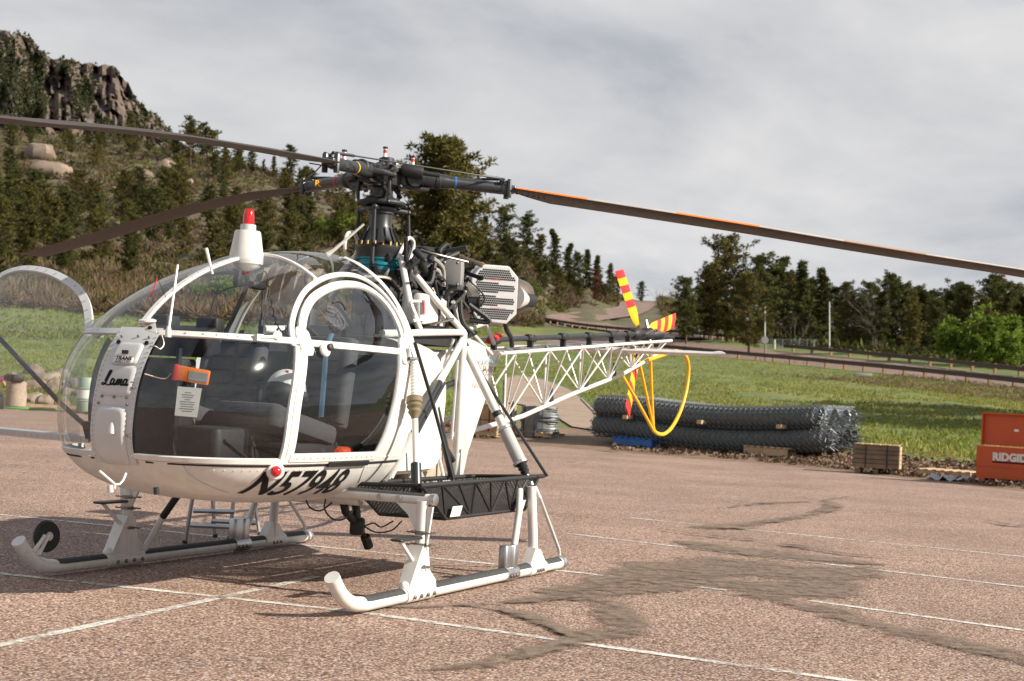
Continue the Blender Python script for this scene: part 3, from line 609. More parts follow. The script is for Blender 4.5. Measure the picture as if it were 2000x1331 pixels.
for px, foot, h_, s_ in [(428, 600, 70, 73), (600, 470, 40, 74), (660, 480, 75, 75), (1030, 590, 50, 77)]:
    kt = tree_obj('leafy_bush', leafy(s_, 10, 10, 200, 15), M_spring); q, d = hill_at(px, foot)
    put(kt, q, h_/FPX*d, cat='bush', label={73: 'fresh green bush seen through the cabin canopy', 74: 'light green bush low on the hillside left of the mast', 75: 'yellow-green bush on the slope just left of the mast', 77: 'fresh green bush behind the exhaust cone'}[s_])
# pines that stand to the right of the view and shade the meadow
for px, d, h_ in [(2330, 62, 11), (2420, 58, 12), (2480, 66, 12), (2380, 72, 11), (2560, 70, 12)]:
    put(PINES[0], ground_pt(px, d), h_, label='pine beside the meadow that throws a long shadow', group='pines shading the meadow')

# brush that covers the hillside: one mass
def scatter(name, label, m, n, px0, px1, k0, k1, size, seed, nt_=9, keep=None, up=.5, wid=.3):
    g_ = np.random.default_rng(seed); N_ = n*4; px = g_.uniform(px0, px1, N_); kk = np.clip(k0+(k1-k0)*g_.random(N_), 0, 6.999)
    kd = np.stack([np.interp(px, CP, KD[:, j]) for j in range(8)], 1); kr = np.stack([np.interp(px, CP, KR[:, j]) for j in range(8)], 1)
    i0 = kk.astype(int); f_ = kk-i0; ar = np.arange(N_); d = kd[ar, i0]*(1-f_)+kd[ar, i0+1]*f_; rw = kr[ar, i0]*(1-f_)+kr[ar, i0+1]*f_
    q = CAM+(FW+RT*((px-1000)/FPX)[:, None]-UPV*((rw-665.5)/FPX)[:, None])*d[:, None]
    ok = ~((px > 1058) & (px < 1405) & (rw > np.interp(px, [1058, 1110, 1165, 1203, 1215, 1285, 1300], [617, 610, 603, 594, 586, 588, 640])) & (rw < np.interp(px, [1058, 1172, 1200, 1300, 1400], [640, 650, 655, 664, 668])) & (d > 190))
    if k1 < 4: ok &= ~((px > 975) & (px < 1195) & (rw > np.interp(px, [975, 1010, 1060, 1110, 1150, 1195], [735, 732, 740, 760, 790, 840])))
    if keep is not None: ok &= keep(q, g_)
    q = q[ok][:n]; s_ = g_.uniform(size[0], size[1], len(q)); q = q+np.stack([0*s_, 0*s_, s_*.25], 1)
    v, f = tufts(q, s_, nt_, seed, wid, up); o = link(bpy.data.objects.new(name, np_mesh(name, v, f, m))); return tag(o, label, kind='stuff')
clump = lambda s, lo: (lambda q, g_: vfbm(q[:, 0]*.03, q[:, 1]*.03, s)+.25*g_.random(len(q)) > lo)
scatter('brush', 'grey-brown leafless scrub covering the hillside', M_scrub, 8500, -150, 1330, 5, 7, (.7, 1.9), 81, 18, clump(1, .85), .6, .13)
scatter('brush', 'olive green scrub covering the hillside', M_scrubg, 7000, -150, 1330, 5, 7, (.6, 1.7), 82, 16, clump(2, .85), .5, .17)
scatter('brush', 'dense brown brush along the top of the left meadow', M_scrub, 1300, -150, 900, 4.7, 5.4, (1.0, 2.2), 83, 34, None, .7, .07)
scatter('brush', 'olive brush along the top of the left meadow', M_scrubg, 1000, -150, 900, 4.8, 5.6, (.9, 2.0), 84, 30, None, .5, .10)
scatter('undergrowth', 'low dark undergrowth beneath the right-hand pines', M_pine, 2600, 1330, 2150, 5, 6.2, (.6, 1.6), 85, 9)
M_blade = foliage_mat('grass_blades', (.26, .27, .06), (.125, .165, .032), transl=.35)
M_dry = foliage_mat('dry_grass_blades', (.36, .31, .11), (.25, .21, .07), transl=.3)
scatter('grass', 'green meadow grass between the lot and the road', M_blade, 42000, -100, 2100, 1.05, 2.9, (.10, .24), 86, 4, clump(4, .45), 1.6, .22)
scatter('grass', 'yellow dry grass mixed into the meadow', M_dry, 12000, -100, 2100, 1.0, 2.9, (.09, .22), 87, 4, clump(6, 1.0), 1.6, .2)
scatter('grass', 'brown dead grass along the road bank', M_scrub, 5000, 1150, 2100, 2.45, 3.0, (.12, .3), 89, 4, clump(9, 1.0), 1.4, .2)
scatter('grass', 'short grass of the upper left meadow', M_blade, 7000, -100, 980, 2.9, 4.9, (.2, .5), 88, 3, clump(4, .75), 1.5, .25)
scatter('rubble', 'clods and stones on the bare soil verge', M_dirt, 4000, 700, 2100, 0.1, 1.0, (.03, .12), 93, 5, None, .5, .9)
# conifers far up on the mountain, a mass of dark points
g = np.random.default_rng(90); px = g.uniform(-300, 395, 26000); t = g.random(26000)**.8; top = np.interp(px, [s_[0] for s_ in SIL], [s_[1] for s_ in SIL])
dens = vfbm(px*.03, t*3, 21)+.35*vfbm(px*.16, t*22, 23)-.33+g.random(26000)*.5-.2; ok = dens > np.where((px > 90) & (px < 300) & (t < .8), 1.20, 1.0)
px, t, top = px[ok], t[ok], top[ok]; y = top+(345-top)*t-1; d = mount_d(px, t)-7; cen = CAM+(FW+RT*((px-1000)/FPX)[:, None]-UPV*((y-665.5)/FPX)[:, None])*d[:, None]; rad = g.uniform(1.2, 2.8, len(px))
v, f = tufts(cen, rad, 7, 91, .4, 1.6); tag(link(bpy.data.objects.new('forest', np_mesh('forest', v, f, M_forest))), 'dark conifers dotted over the far rocky mountain', kind='stuff')

# ------------------------------------------------------------------ boulders
M_boul = mat('granite_boulder', (.27, .205, .16), .9, scale=1.1, col2=(.14, .105, .08), bump=.7, bscale=5, rnd=.15)
def boulder(seed, sc=(1, 1, 1), n=18, m=12):
    g_ = np.random.default_rng(seed); cuts = [(nrm(g_.normal(size=3)), g_.uniform(.62, .9)) for _ in range(9)]; vs = []
    for i in range(m+1):
        for k_ in range(n):
            d = V(math.sin(math.pi*i/m)*math.cos(6.2832*k_/n), math.sin(math.pi*i/m)*math.sin(6.2832*k_/n), math.cos(math.pi*i/m))
            r = 1.
            for cn, co_ in cuts:
                q = d@cn
                if q*r > co_: r = co_/q
            r *= 1+.05*math.sin(d[0]*7+seed)+.04*math.sin(d[1]*11+seed*2)
            vs.append(d*r*np.array(sc))
    b_ = MB(); b_.add(vs, [(i*n+k_, (i+1)*n+k_, (i+1)*n+(k_+1) % n, i*n+(k_+1) % n) for i in range(m) for k_ in range(n)])
    return b_.build('boulder', M_boul, None, sharp=28)
BO = [boulder(s_, sc) for s_, sc in ((1, (1, .8, .62)), (2, (.9, 1, .75)), (3, (1, .9, .9)), (4, (1.1, .7, .55)), (5, (.8, .9, .8)))]
def rock(k_, q, r, label, group=None):
    o = BO[k_] if id(BO[k_]) not in used else dup(BO[k_]); used.add(id(BO[k_])); plumb(o, q, random.random()*6.28, r); return tag(o, label, 'boulder', group)
for px, row, w, k_, lb_ in [(86, 296, 66, 0, 'large flat-topped boulder high on the left hillside'), (108, 328, 70, 3, 'broad pale boulder just below the flat-topped one'), (328, 326, 38, 2, 'upright rounded boulder on the hillside beyond the pines'), (286, 343, 30, 1, 'small round boulder left of the upright one'), (372, 360, 20, 4, 'pale boulder under the blade at a pine trunk'), (512, 396, 36, 3, 'flat pale boulder behind the drooping rotor blade'), (563, 436, 26, 1, 'grey boulder above the cabin beacon'), (650, 428, 24, 4, 'pale boulder on the slope left of the mast')]:
    q, d = hill_at(px, row+w*.2); rock(k_, q+V(0, 0, .4)-FW*V(2, 2, 0), w*.66/FPX*d, lb_)
few = sorted([(226, 366, 18, 0), (273, 362, 14, 1), (255, 385, 12, 2), (196, 388, 14, 3), (410, 368, 20, 0), (298, 408, 22, 4), (470, 455, 14, 2), (600, 410, 14, 1), (148, 372, 15, 2), (240, 445, 12, 3)])
for n_, (px, row, w, k_) in enumerate(few):
    q, d = hill_at(px, row+4); rock(k_, q, w*.55/FPX*d, 'small pale boulder in the hillside scrub, '+ordinal(n_, len(few)), 'small boulders on the left hillside')
for px, row, w, k_ in [(1052, 548, 26, 2), (1058, 566, 22, 0), (1048, 582, 20, 4), (1135, 582, 18, 1), (1152, 590, 16, 3), (1196, 578, 22, 0)]:
    q, d = hill_at(px, row); rock(k_, q, w*.6/FPX*d, 'tan rock outcropping beside the upper road', 'outcrops beside the upper road')
for px, row, w, k_ in [(410, 620, 22, 0), (438, 618, 20, 1), (456, 620, 20, 2), (425, 628, 24, 3), (462, 630, 20, 4)]:
    q, d = hill_at(px, row+5); rock(k_, q, w*.6/FPX*d, 'tan rock heaped beyond the meadow, seen through the canopy', 'rocks seen through the canopy')
# the rock pile at the far left edge of the lot
pile = sorted([(22, 738, 26, 1), (66, 728, 34, 2), (66, 752, 40, 0), (92, 735, 36, 3), (122, 734, 26, 4), (64, 776, 30, 3), (100, 760, 30, 1), (110, 748, 26, 0), (140, 752, 24, 2), (90, 782, 30, 0), (150, 775, 22, 4), (132, 768, 24, 1), (118, 790, 22, 2), (170, 760, 26, 3)])
for n_, (px, row, w, k_) in enumerate(pile):
    q, d = hill_at(px, row+w*.3); rock(k_, q+V(0, 0, .12), w*.80/FPX*d, 'tan boulder in the rock pile beyond the open door, '+ordinal(n_, len(pile)), 'rock pile at the lot edge')
# ------------------------------------------------------------------ helicopter materials
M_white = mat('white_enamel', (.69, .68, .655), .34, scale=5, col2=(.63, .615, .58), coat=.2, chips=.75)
M_whiteg = mat('grey_and_shaded_white_enamel', (.54, .545, .55), .35, var=.04, scale=4, coat=.2)  # white enamel darkened for shaded faces; also plain grey-white fittings
M_black = mat('black_paint', (.016, .016, .018), .6, var=.2, scale=20)
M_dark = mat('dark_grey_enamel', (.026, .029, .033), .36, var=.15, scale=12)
M_rubber = mat('rubber_tread', (.05, .052, .055), .8, var=.2, scale=25, bump=.3)
M_alu = mat('aluminium', (.55, .56, .57), .38, 1., var=.1, scale=15)
M_steel = mat('oily_steel', (.32, .29, .26), .42, 1., var=.25, scale=18)
M_brass = mat('brass_fitting', (.55, .38, .14), .4, 1., var=.15)
M_teal = mat('teal_anodised_ring', (.02, .22, .28), .35, .4, var=.1)
M_blade = mat('rotor_blade_brown', (.062, .045, .036), .62, var=.2, scale=5)
M_bladetop = mat('rotor_blade_grey', (.22, .21, .20), .5, var=.1)
M_orange = mat('orange_paint', (.85, .20, .02), .45, var=.06)
M_yellow = mat('yellow_paint', (.85, .45, .01), .42, var=.06)
M_red = mat('red_paint', (.62, .03, .035), .4, var=.06)
M_redlens = mat('red_lens', (.62, .012, .015), .15, var=.02, coat=.6)
M_exh = mat('heat_browned_exhaust', (.24, .19, .165), .42, .8, var=.15, scale=7)
M_seat = mat('grey_seat_cloth', (.075, .072, .08), .9, var=.15, scale=60, bump=.2)
M_cab = mat('cabin_lining', (.03, .036, .04), .7, var=.15, scale=8)
M_cabb = mat('blue_grey_bulkhead', (.03, .055, .072), .6, var=.12)
M_paper = mat('paper', (.75, .72, .67), .8, var=.04)
M_ink = mat('print_ink', (.010, .010, .012), .6, spec=.15)
M_inkg = mat('faded_grey_print', (.30, .29, .28), .8)
M_tealink = mat('teal_print', (.15, .5, .52), .6)
M_redink = mat('red_print', (.6, .12, .12), .6)
M_blue = mat('blue_paint', (.03, .14, .45), .45)
M_tan = mat('tan_cloth', (.42, .33, .25), .9, var=.15, scale=9, bump=.3)
M_boot = mat('olive_rubber_boot', (.19, .15, .085), .7, var=.15)
M_glass = glass_mat('canopy_perspex', (.92, .945, .95), .085, .007)
M_glass2 = glass_mat('tinted_door_perspex', (.78, .82, .84), .075, .005)
M_hole = mat('dark_opening', (.008, .008, .008), .9)

HELI = empty('helicopter'); tag(HELI, 'white bubble-nosed helicopter with lattice tail boom parked on the lot', 'helicopter')
# ------------------------------------------------------------------ cabin surface
def cW(x):
    x = np.minimum(x, 2.9599); return np.where(x > 1.5, .86*(1-np.clip((x-1.5)/1.46, 0, 1)**3.0)**(1/3.0), .86-.08*((1.5-x)/.75)**2)
def czt(x): return 1.2+1.12*(1-np.clip((x-.6)/2.36, 0, 1)**2.1)**(1/2.1)
def czb(x): return 1.2-.62*(1-np.clip((x-1.2)/1.76, 0, 1)**3.2)**(1/3.2)
def czm(x): return 1.5-.3*np.clip((x-.75)/2.21, 0, 1)
def cY(x, z):
    m = czm(x); up = np.clip((z-m)/np.maximum(czt(x)-m, 1e-4), 0, 1); dn = np.clip((m-z)/np.maximum(m-czb(x), 1e-4), 0, 1); p = 1.8+.5*np.clip((x-.75)/2.2, 0, 1)
    return cW(x)*np.where(z > m, (1-up**p)**(1/p), (1-dn**3.1)**(1/3.1))
def cX(y, z):
    """nose surface: the foremost x at (y, z)"""
    lo, hi = 1.2, 2.9599; y = abs(y)
    for _ in range(40):
        m = (lo+hi)/2
        if czb(m) < z < czt(m) and cY(m, z) > y: lo = m
        else: hi = m
    return lo
XN = {}
def xn(z):
    k_ = round(float(z), 4)
    if k_ not in XN: XN[k_] = cX(0, z)
    return XN[k_]
def cP(x, z, s=1, off=0.):
    """point on the cabin side (s = +1 port), pushed out by off"""
    e_ = .004; y = float(cY(x, z)); dx = float(cY(x+e_, z)-cY(x-e_, z))/(2*e_); dz = float(cY(x, z+e_)-cY(x, z-e_))/(2*e_)
    n_ = nrm((-dx, 1, -dz)); return np.array([x+n_[0]*off, s*(y+n_[1]*off), z+n_[2]*off]), np.array([n_[0], s*n_[1], n_[2]])
def ribbon(b, pts, w, h0=-.004, h1=.012, rnd=False):
    """a flat bar of width w along (point, normal) pairs"""
    P = [q[0] for q in pts]; Nn = [q[1] for q in pts]; m = len(P); vs = []
    for i in range(m):
        t = nrm(P[min(i+1, m-1)]-P[max(i-1, 0)]); s_ = nrm(np.cross(t, Nn[i])); wi = w if np.isscalar(w) else w[i]
        for a, h in ((-.5, h0), (-.5, h1*.8), (-.46, h1), (.46, h1), (.5, h1*.8), (.5, h0)): vs.append(P[i]+s_*wi*a+Nn[i]*h)
    k_ = 6; fs = [(i*k_+j, i*k_+(j+1) % k_, (i+1)*k_+(j+1) % k_, (i+1)*k_+j) for i in range(m-1) for j in range(k_)]
    return b.add(vs, fs+[tuple(range(k_-1, -1, -1)), tuple((m-1)*k_+j for j in range(k_))])
def side_pts(xz, s=1, n=8): return [cP(q[0], q[1], s) for q in smooth_path([V(a, c, 0) for a, c in xz], n)]
def side_patch(b, x0, x1, z0, z1, nx, nz, s=1, off=0.):
    rows_ = []
    for z in np.linspace(z0, z1, nz+1):
        a, c = x0(z), x1(z); rows_.append([cP(a+(c-a)*i/nx, z, s, off)[0] for i in range(nx+1)])
    return b.grid(rows_)
def ring_front(z, s0, s1, n, xp):
    o = []; xe = xn(z)-.0005
    for i in range(n+1):
        q = s0+(s1-s0)*i/n; x = xp+(xe-xp)*math.sin(q*math.pi/2); o.append(np.array([x, float(cY(x, z)) if q < 1 else 0., z]))
    return o
BELT, RAIL = .885, 1.63
post = lambda z: 2.335+.09*math.sin((z-.885)/.745*math.pi)*.6-.10*max(0, (z-.885)/.745)
rear = lambda z: float(np.interp(z, [.88, .91, 1.06, 1.3, 1.58, 1.66], [1.31, 1.29, 1.22, 1.13, 1.07, 1.05]))
# hull tub below the belt
b = MB(); rows = []
for z in np.concatenate([np.linspace(BELT-.004, .70, 9), np.linspace(.68, .584, 7)]):
    xe = xn(z) if z > .581 else 1.3; half = []
    for i in range(31):
        q = i/30; x = .75+(xe-.0005-.75)*math.sin(q*math.pi/2); half.append(np.array([x, float(cY(x, z)) if i < 30 else 0, z]))
    rows.append(half+[q*np.array([1, -1, 1]) for q in half[-2::-1]])
b.grid(rows); k0 = len(b.v); last = rows[-1]; b.add(list(last), [tuple(range(len(last)))])
hull = b.build('hull', M_white, HELI, sharp=50)
MB().grid([[np.array([.752, y, z]) for y in np.linspace(-cY(.76, z), cY(.76, z), 9)] for z in np.linspace(.60, 1.60, 14)]).build('rear_bulkhead', M_cabb, HELI)
MB().grid([[np.array([.742, y, z]) for y in np.linspace(-cY(.76, z), cY(.76, z), 9)] for z in np.linspace(.60, 1.60, 14)]).build('rear_bulkhead_skin', M_white, HELI)
MB().grid([[np.array([x, y*cY(x, .84), .84]) for y in np.linspace(-1, 1, 7)] for x in np.linspace(.76, 2.85, 14)]).build('cabin_floor', M_cab, HELI)
# seams and rivets of the tub
b = MB()
for xz in ([(2.82, .866), (2.77, .82), (2.69, .775), (2.57, .73), (2.44, .695)], [(1.36, .865), (1.32, .80), (1.24, .73)]): ribbon(b, side_pts(xz), .006, 0, .004)
islands(b.build('skin_seam', M_whiteg, hull))
b = MB(); ribbon(b, [cP(x, .872) for x in np.linspace(.8, 2.88, 60)], .012, 0, .003); ribbon(b, [cP(x, .872, -1) for x in np.linspace(2.88, .8, 60)], .012, 0, .003)
islands(b.build('belt_seam', M_black, hull))
def rivets(b, pts, r=.006):
    for P, n_ in pts: b.lathe([(r, -.001), (r*.9, .003), (r*.4, .0045)], P, n_, 6)
b = MB(); rivets(b, [cP(x, .845, s) for s in (1, -1) for x in np.linspace(.9, 2.8, 40)], .004)
b.build('rivet_row', M_whiteg, hull)
# belt frame and rail
def belt_pts(z, x0, ye, s_, n=70):
    xe = cX(ye, z); return [cP(x0+(xe-x0)*math.sin(i/n*math.pi/2), z, s_) for i in range(n+1)]
b = MB(); ribbon(b, belt_pts(.903, .76, .10, 1), .036, -.004, .010); b.build('sill_frame', M_white, HELI)
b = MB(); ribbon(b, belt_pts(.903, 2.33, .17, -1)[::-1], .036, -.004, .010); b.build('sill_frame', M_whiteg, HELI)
b = MB(); ribbon(b, belt_pts(RAIL, 2.18, .15, 1), .042, -.006, .010)
rail = b.build('canopy_rail', M_white, HELI)
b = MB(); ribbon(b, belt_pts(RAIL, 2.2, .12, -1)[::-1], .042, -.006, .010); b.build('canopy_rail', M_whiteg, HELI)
b = MB(); rivets(b, [cP(x, RAIL, s, .012) for s in (1, -1) for x in np.linspace(2.22, 2.76, 14)], .005); b.build('rivet_row', M_alu, rail)
# windscreen panes below the rail, each side of the nose panel
for s_, nm in ((1, 'port'), (-1, 'starboard')):
    b = MB(); b.grid([[q*np.array([1, s_, 1]) for q in ring_front(z, 0, 1, 30, post(z))] for z in np.linspace(BELT+.012, RAIL, 20)]); b.build('windscreen_pane', M_glass2 if s_ > 0 else M_glass, HELI, sharp=180, flip=(s_ > 0))
# canopy above the rail, without the two door openings
ARCH_O = [(2.27, 1.60), (2.22, 1.72), (2.08, 1.85), (1.86, 1.975), (1.56, 2.075), (1.28, 2.125), (1.06, 2.125), (.93, 2.06), (.87, 1.95), (.85, 1.83), (.86, 1.70), (.87, 1.60)]
ARCH_I = [(2.20, 1.60), (2.155, 1.70), (2.04, 1.82), (1.86, 1.925), (1.60, 2.01), (1.38, 2.05), (1.18, 2.055), (1.04, 2.01), (.965, 1.92), (.945, 1.80), (.95, 1.70), (.96, 1.60)]
AO = smooth_path([V(a, c, 0) for a, c in ARCH_O], 8); AI = smooth_path([V(a, c, 0) for a, c in ARCH_I], 8)
def in_poly(x, z, P):
    k_ = False; j = len(P)-1
    for i in range(len(P)):
        if (P[i][1] > z) != (P[j][1] > z) and x < (P[j][0]-P[i][0])*(z-P[i][1])/(P[j][1]-P[i][1])+P[i][0]: k_ = not k_
        j = i
    return k_
vs = []; fs = []; NXc, NPc = 90, 72
for i in range(NXc+1):
    x = .75+(2.798-.75)*math.sin(i/NXc*math.pi/2)**.9; zt_ = max(float(czt(x)), RAIL+.0005)
    for k_ in range(NPc+1):
        ph = math.pi*k_/NPc; z = RAIL+(zt_-RAIL)*math.sin(ph); y = float(cY(x, z))*(1 if ph < math.pi/2 else -1)
        if k_ == NPc//2: y = 0
        vs.append((x, y, z))
for half in (0, 1):
    f_ = []
    for i in range(NXc):
        for k_ in range(NPc):
            if (k_ < NPc//2) != (half == 0): continue
            ids = (i*(NPc+1)+k_, (i+1)*(NPc+1)+k_, (i+1)*(NPc+1)+k_+1, i*(NPc+1)+k_+1); c = np.mean([vs[q] for q in ids], 0)
            if c[0] < 2.3 and abs(c[1]) > .2 and in_poly(c[0], c[2], AO+[V(.87, 1.5, 0), V(2.27, 1.5, 0)]): continue
            f_.append(ids)
    use = sorted({q for f in f_ for q in f}); mp = {q: i for i, q in enumerate(use)}
    b = MB(); b.add([vs[q] for q in use], [tuple(mp[q] for q in f) for f in f_]); b.build('canopy_pane', M_glass, HELI, sharp=180)
b = MB(); b.grid([[np.array([.75, y*float(cY(.751, z)), z]) for y in np.linspace(-1, 1, 17)] for z in np.linspace(1.6, 2.30, 16)]); b.build('rear_window_pane', M_glass, HELI, sharp=180)
# white frames: rear quarter panels, posts, arches, spine, cross arch, rear rim
for s_ in (1, -1):
    b = MB(); side_patch(b, lambda z: .752, rear, BELT, 1.655, 8, 18, s_, .004); side_patch(b, lambda z: .752, lambda z: float(np.interp(z, [1.65, 1.8, 1.95], [.93, .86, .80])), 1.65, 1.95, 4, 8, s_, .004)
    b.build('quarter_panel', M_white, HELI, sharp=60, flip=s_ < 0)
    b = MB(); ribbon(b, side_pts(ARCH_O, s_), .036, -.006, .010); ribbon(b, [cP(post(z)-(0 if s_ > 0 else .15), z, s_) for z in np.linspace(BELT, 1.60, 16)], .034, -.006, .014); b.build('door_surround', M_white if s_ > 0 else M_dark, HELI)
b = MB(); zs = np.linspace(.66, 2.295, 40)
for s_ in (1, -1): ribbon(b, [(np.array([.757, s_*float(cY(.757, z)), z]), nrm((0.25, s_, .25))) for z in (zs if s_ > 0 else zs[::-1])], .035, -.004, .008)
b.build('rear_rim', M_white, HELI)
spx = np.linspace(2.76, 1.72, 34)
b = MB(); ribbon(b, [(np.array([x, 0, float(czt(x))]), nrm((-(float(czt(x+.003)-czt(x-.003))/.006), 0, 1))) for x in spx], .04, -.006, .012)
spine = b.build('canopy_spine', M_white, HELI)
b = MB(); rivets(b, [(np.array([x, 0.012, float(czt(x))+.011]), V(0.4, 0, 1)) for x in spx[2::2]], .005); b.build('rivet_row', M_alu, spine)
b = MB(); yy = np.linspace(-.50, .50, 31); pts = []
for y in yy:
    x = 1.62+.05*abs(y)/.5; lo, hi = 1.65, float(czt(x))
    for _ in range(30):
        m_ = (lo+hi)/2
        if float(cY(x, m_)) > abs(y): lo = m_
        else: hi = m_
    pts.append((np.array([x, y, lo]), nrm((.12, y*1.1, 1))))
ribbon(b, pts, .036, -.006, .012); b.build('cross_arch', M_white, HELI)
# ------------------------------------------------------------------ doors
def door(s_, xf=lambda q: q):
    """frame, lower and upper pane of a door; xf moves the door when it stands open"""
    d = empty('door', parent=HELI); z0 = .925
    b = MB(); ribbon(b, side_pts(ARCH_I, s_), .056, -.008, .012); e1 = [cP(post(z)-.055, z, s_) for z in np.linspace(z0-.01, 1.61, 18)]
    if s_ > 0: ribbon(b, e1, .062, -.008, .012)
    ribbon(b, [cP(x, z0, s_) for x in np.linspace(rear(z0)+.0, post(z0)-.06, 24)], .05, -.008, .016)
    ribbon(b, [cP(rear(z)-.005, z, s_) for z in np.linspace(z0, 1.62, 18)], .03, -.008, .014)
    if s_ > 0: ribbon(b, [cP(x, 1.625, s_) for x in np.linspace(1.0, 2.17, 30)], .044, -.008, .012)
    for x, zc in () if s_ < 0 else ((2.17, 1.63), (.99, 1.63)): ribbon(b, [cP(x, zc-.085, s_, .003), cP(x, zc-.05, s_, .003), cP(x, zc+.05, s_, .003), cP(x, zc+.085, s_, .003)], [.06, .115, .115, .06], -.004, .016)
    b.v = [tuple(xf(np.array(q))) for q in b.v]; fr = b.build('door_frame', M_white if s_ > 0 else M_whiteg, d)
    b = MB(); side_patch(b, rear, lambda z: post(z)-.05, z0, 1.625, 24, 16, s_); b.v = [tuple(xf(np.array(q))) for q in b.v]; b.build('door_pane', M_glass2 if s_ > 0 else M_glass, d, sharp=180, flip=s_ < 0)
    b = MB(); rows_ = []
    for z in np.linspace(1.615, 2.05, 18):
        xs = []
        for i in range(len(AI)-1):
            if (AI[i][1]-z)*(AI[i+1][1]-z) <= 0 and AI[i][1] != AI[i+1][1]: xs.append(AI[i][0]+(AI[i+1][0]-AI[i][0])*(z-AI[i][1])/(AI[i+1][1]-AI[i][1]))
        if len(xs) >= 2: rows_.append([cP(min(xs)+(max(xs)-min(xs))*i/20, z, s_)[0] for i in range(21)])
    b.grid(rows_); b.v = [tuple(xf(np.array(q))) for q in b.v]; b.build('door_pane', M_glass, d, sharp=180, flip=s_ < 0)
    b = MB(); rv = [cP(q[0], q[1], s_, .016) for q in AI[4:-4:4]]+[cP(x, z0, s_, .016) for x in np.linspace(1.36, 2.22, 14)]+[cP(x, 1.625, s_, .015) for x in np.linspace(1.1, 2.1, 14)]
    rivets(b, [(xf(P), nrm(xf(P+n_)-xf(P))) for P, n_ in rv], .005); b.build('rivet_row', M_alu, d)
    return d
dp = door(1)
P_, n_ = cP(2.02, 1.585, 1, .02)
b = MB(); b.lathe([(.035, -.015), (.045, 0), (.04, .01)], P_, n_, 16); b.build('door_handle', M_white, dp)
b = MB(); b.lathe([(.022, 0), (.022, .03), (.012, .035)], cP(1.985, 1.60, 1, .02)[0], n_, 12); b.build('door_knob', M_black, dp)
P_, n_ = cP(.95, 1.60, 1, .02); b = MB(); b.tube([P_-V(.03, 0, .03), P_+V(.02, .02, -.02), P_+V(-.1, .02, -.02)], .012, 8); b.tube([P_-V(0, 0, .05), P_+V(0, 0, .05)], .016, 8); b.build('door_latch', M_alu, dp)
P_, n_ = cP(1.78, 1.80, 1, .006); b = MB(); b.lathe([(.085, -.004), (.09, .004), (.085, .010), (.07, .012)], P_, n_, 28, False); b.lathe([(.07, .004), (.03, .012), (.0, .012)], P_, n_, 28, False)
for k_ in range(6):
    t1 = nrm(np.cross(n_, V(0, 0, 1))); t2 = np.cross(n_, t1); a = k_*math.pi/3; b.tube([P_+n_*.014, P_+n_*.014+(t1*math.cos(a)+t2*math.sin(a))*.08], .003, 4)
b.build('vent_window', glass_mat('vent_perspex', (.8, .8, .8), .2, .12), dp)
b = MB(); ar = arc(P_+n_*.016, .098, 60, 150, 8, nrm(np.cross(n_, V(0, 0, 1))), V(0, 0, 1)); b.tube(ar, .007, 6); ar = arc(P_+n_*.016, .098, 220, 320, 8, nrm(np.cross(n_, V(0, 0, 1))), V(0, 0, 1)); b.tube(ar, .007, 6); islands(b.build('vent_clip', M_black, dp))
HX, HY = 2.27, -.80
def swing(q, a=R(80)):
    x, y = q[0]-HX, q[1]-HY; c_, s2 = math.cos(a), math.sin(a); return np.array([HX+x*c_-y*s2, HY+x*s2+y*c_, q[2]+.02])
ds = door(-1, swing)
b = MB(); b.tube([at(165, 830, 9.75), at(116, 786, 10.3), at(-60, 598, 11.0)], .017, 8); b.build('diagonal_rod', M_black, ds)  # black diagonal rod beside the open door
# ------------------------------------------------------------------ nose panel
def nose_pt(y, z, off=.012): 
    x = cX(y, z); return np.array([x+off, y, z+off*.1])
cen = lambda z: float(np.interp(z, [.84, .9, 1.28, 1.47, 1.66], [-.035, -.03, 0, .012, .02])); hw = lambda z: .155
b = MB(); rows = [[nose_pt(cen(z)+hw(z)*u, z) for u in np.linspace(-1, 1, 13)] for z in np.linspace(.845, 1.66, 30)]
b.grid(rows); nose = b.build('nose_panel', M_whiteg, HELI, sharp=60)  # panel greyed to paint in the shade on the nose
def raised(name, y0, y1, z0, z1, h, m, par, rr=.2):
    """a raised rounded cover on the nose panel"""
    rows_ = []; n = 18
    for j in range(n+1):
        row_ = []
        for i in range(n+1):
            u, v = 2*i/n-1, 2*j/n-1; e_ = max(abs(u), abs(v), (abs(u)**6+abs(v)**6)**(1/6)); hh = h*min(1, (1-min(e_, 1))/.12)
            k_ = 1 if (abs(u)**7+abs(v)**7) <= 1 else (1/(abs(u)**7+abs(v)**7))**(1/7)
            z = (z0+z1)/2+(z1-z0)/2*v*k_; y = (y0+y1)/2+(y1-y0)/2*u*k_+cen(z); row_.append(nose_pt(y, z, .014+hh))
        rows_.append(row_)
    b_ = MB(); b_.grid(rows_); return b_.build(name, m, par, sharp=60)
raised('access_cover', -.115, .115, 1.245, 1.43, .012, M_whiteg, nose)
up = raised('top_cover', -.095, .10, 1.43, 1.565, .014, M_whiteg, nose); raised('name_plate', -.07, .085, 1.437, 1.478, .020, M_white, up)
raised('battery_cover', -.115, .11, .84, 1.19, .024, M_whiteg, nose)
b = MB()
for z in np.linspace(.89, 1.63, 26):
    for u in (-.92, .92): rivets(b, [(nose_pt(cen(z)+hw(z)*u, z, .013), V(1, 0, 0))], .005)
b.build('rivet_row', M_alu, nose)
b = MB()
for y, z in ((-.1, 1.3), (-.1, 1.36), (-.09, 1.24), (0, 1.24), (.09, 1.24), (.12, 1.3), (-.10, 1.0), (.125, 1.02), (-.11, 1.2), (.1, 1.2), (-.1, 1.6), (.02, 1.605), (.1, 1.6)): b.lathe([(.009, 0), (.008, .005), (.002, .006)], nose_pt(cen(z)+y, z, .016), V(1, 0, .1), 8)
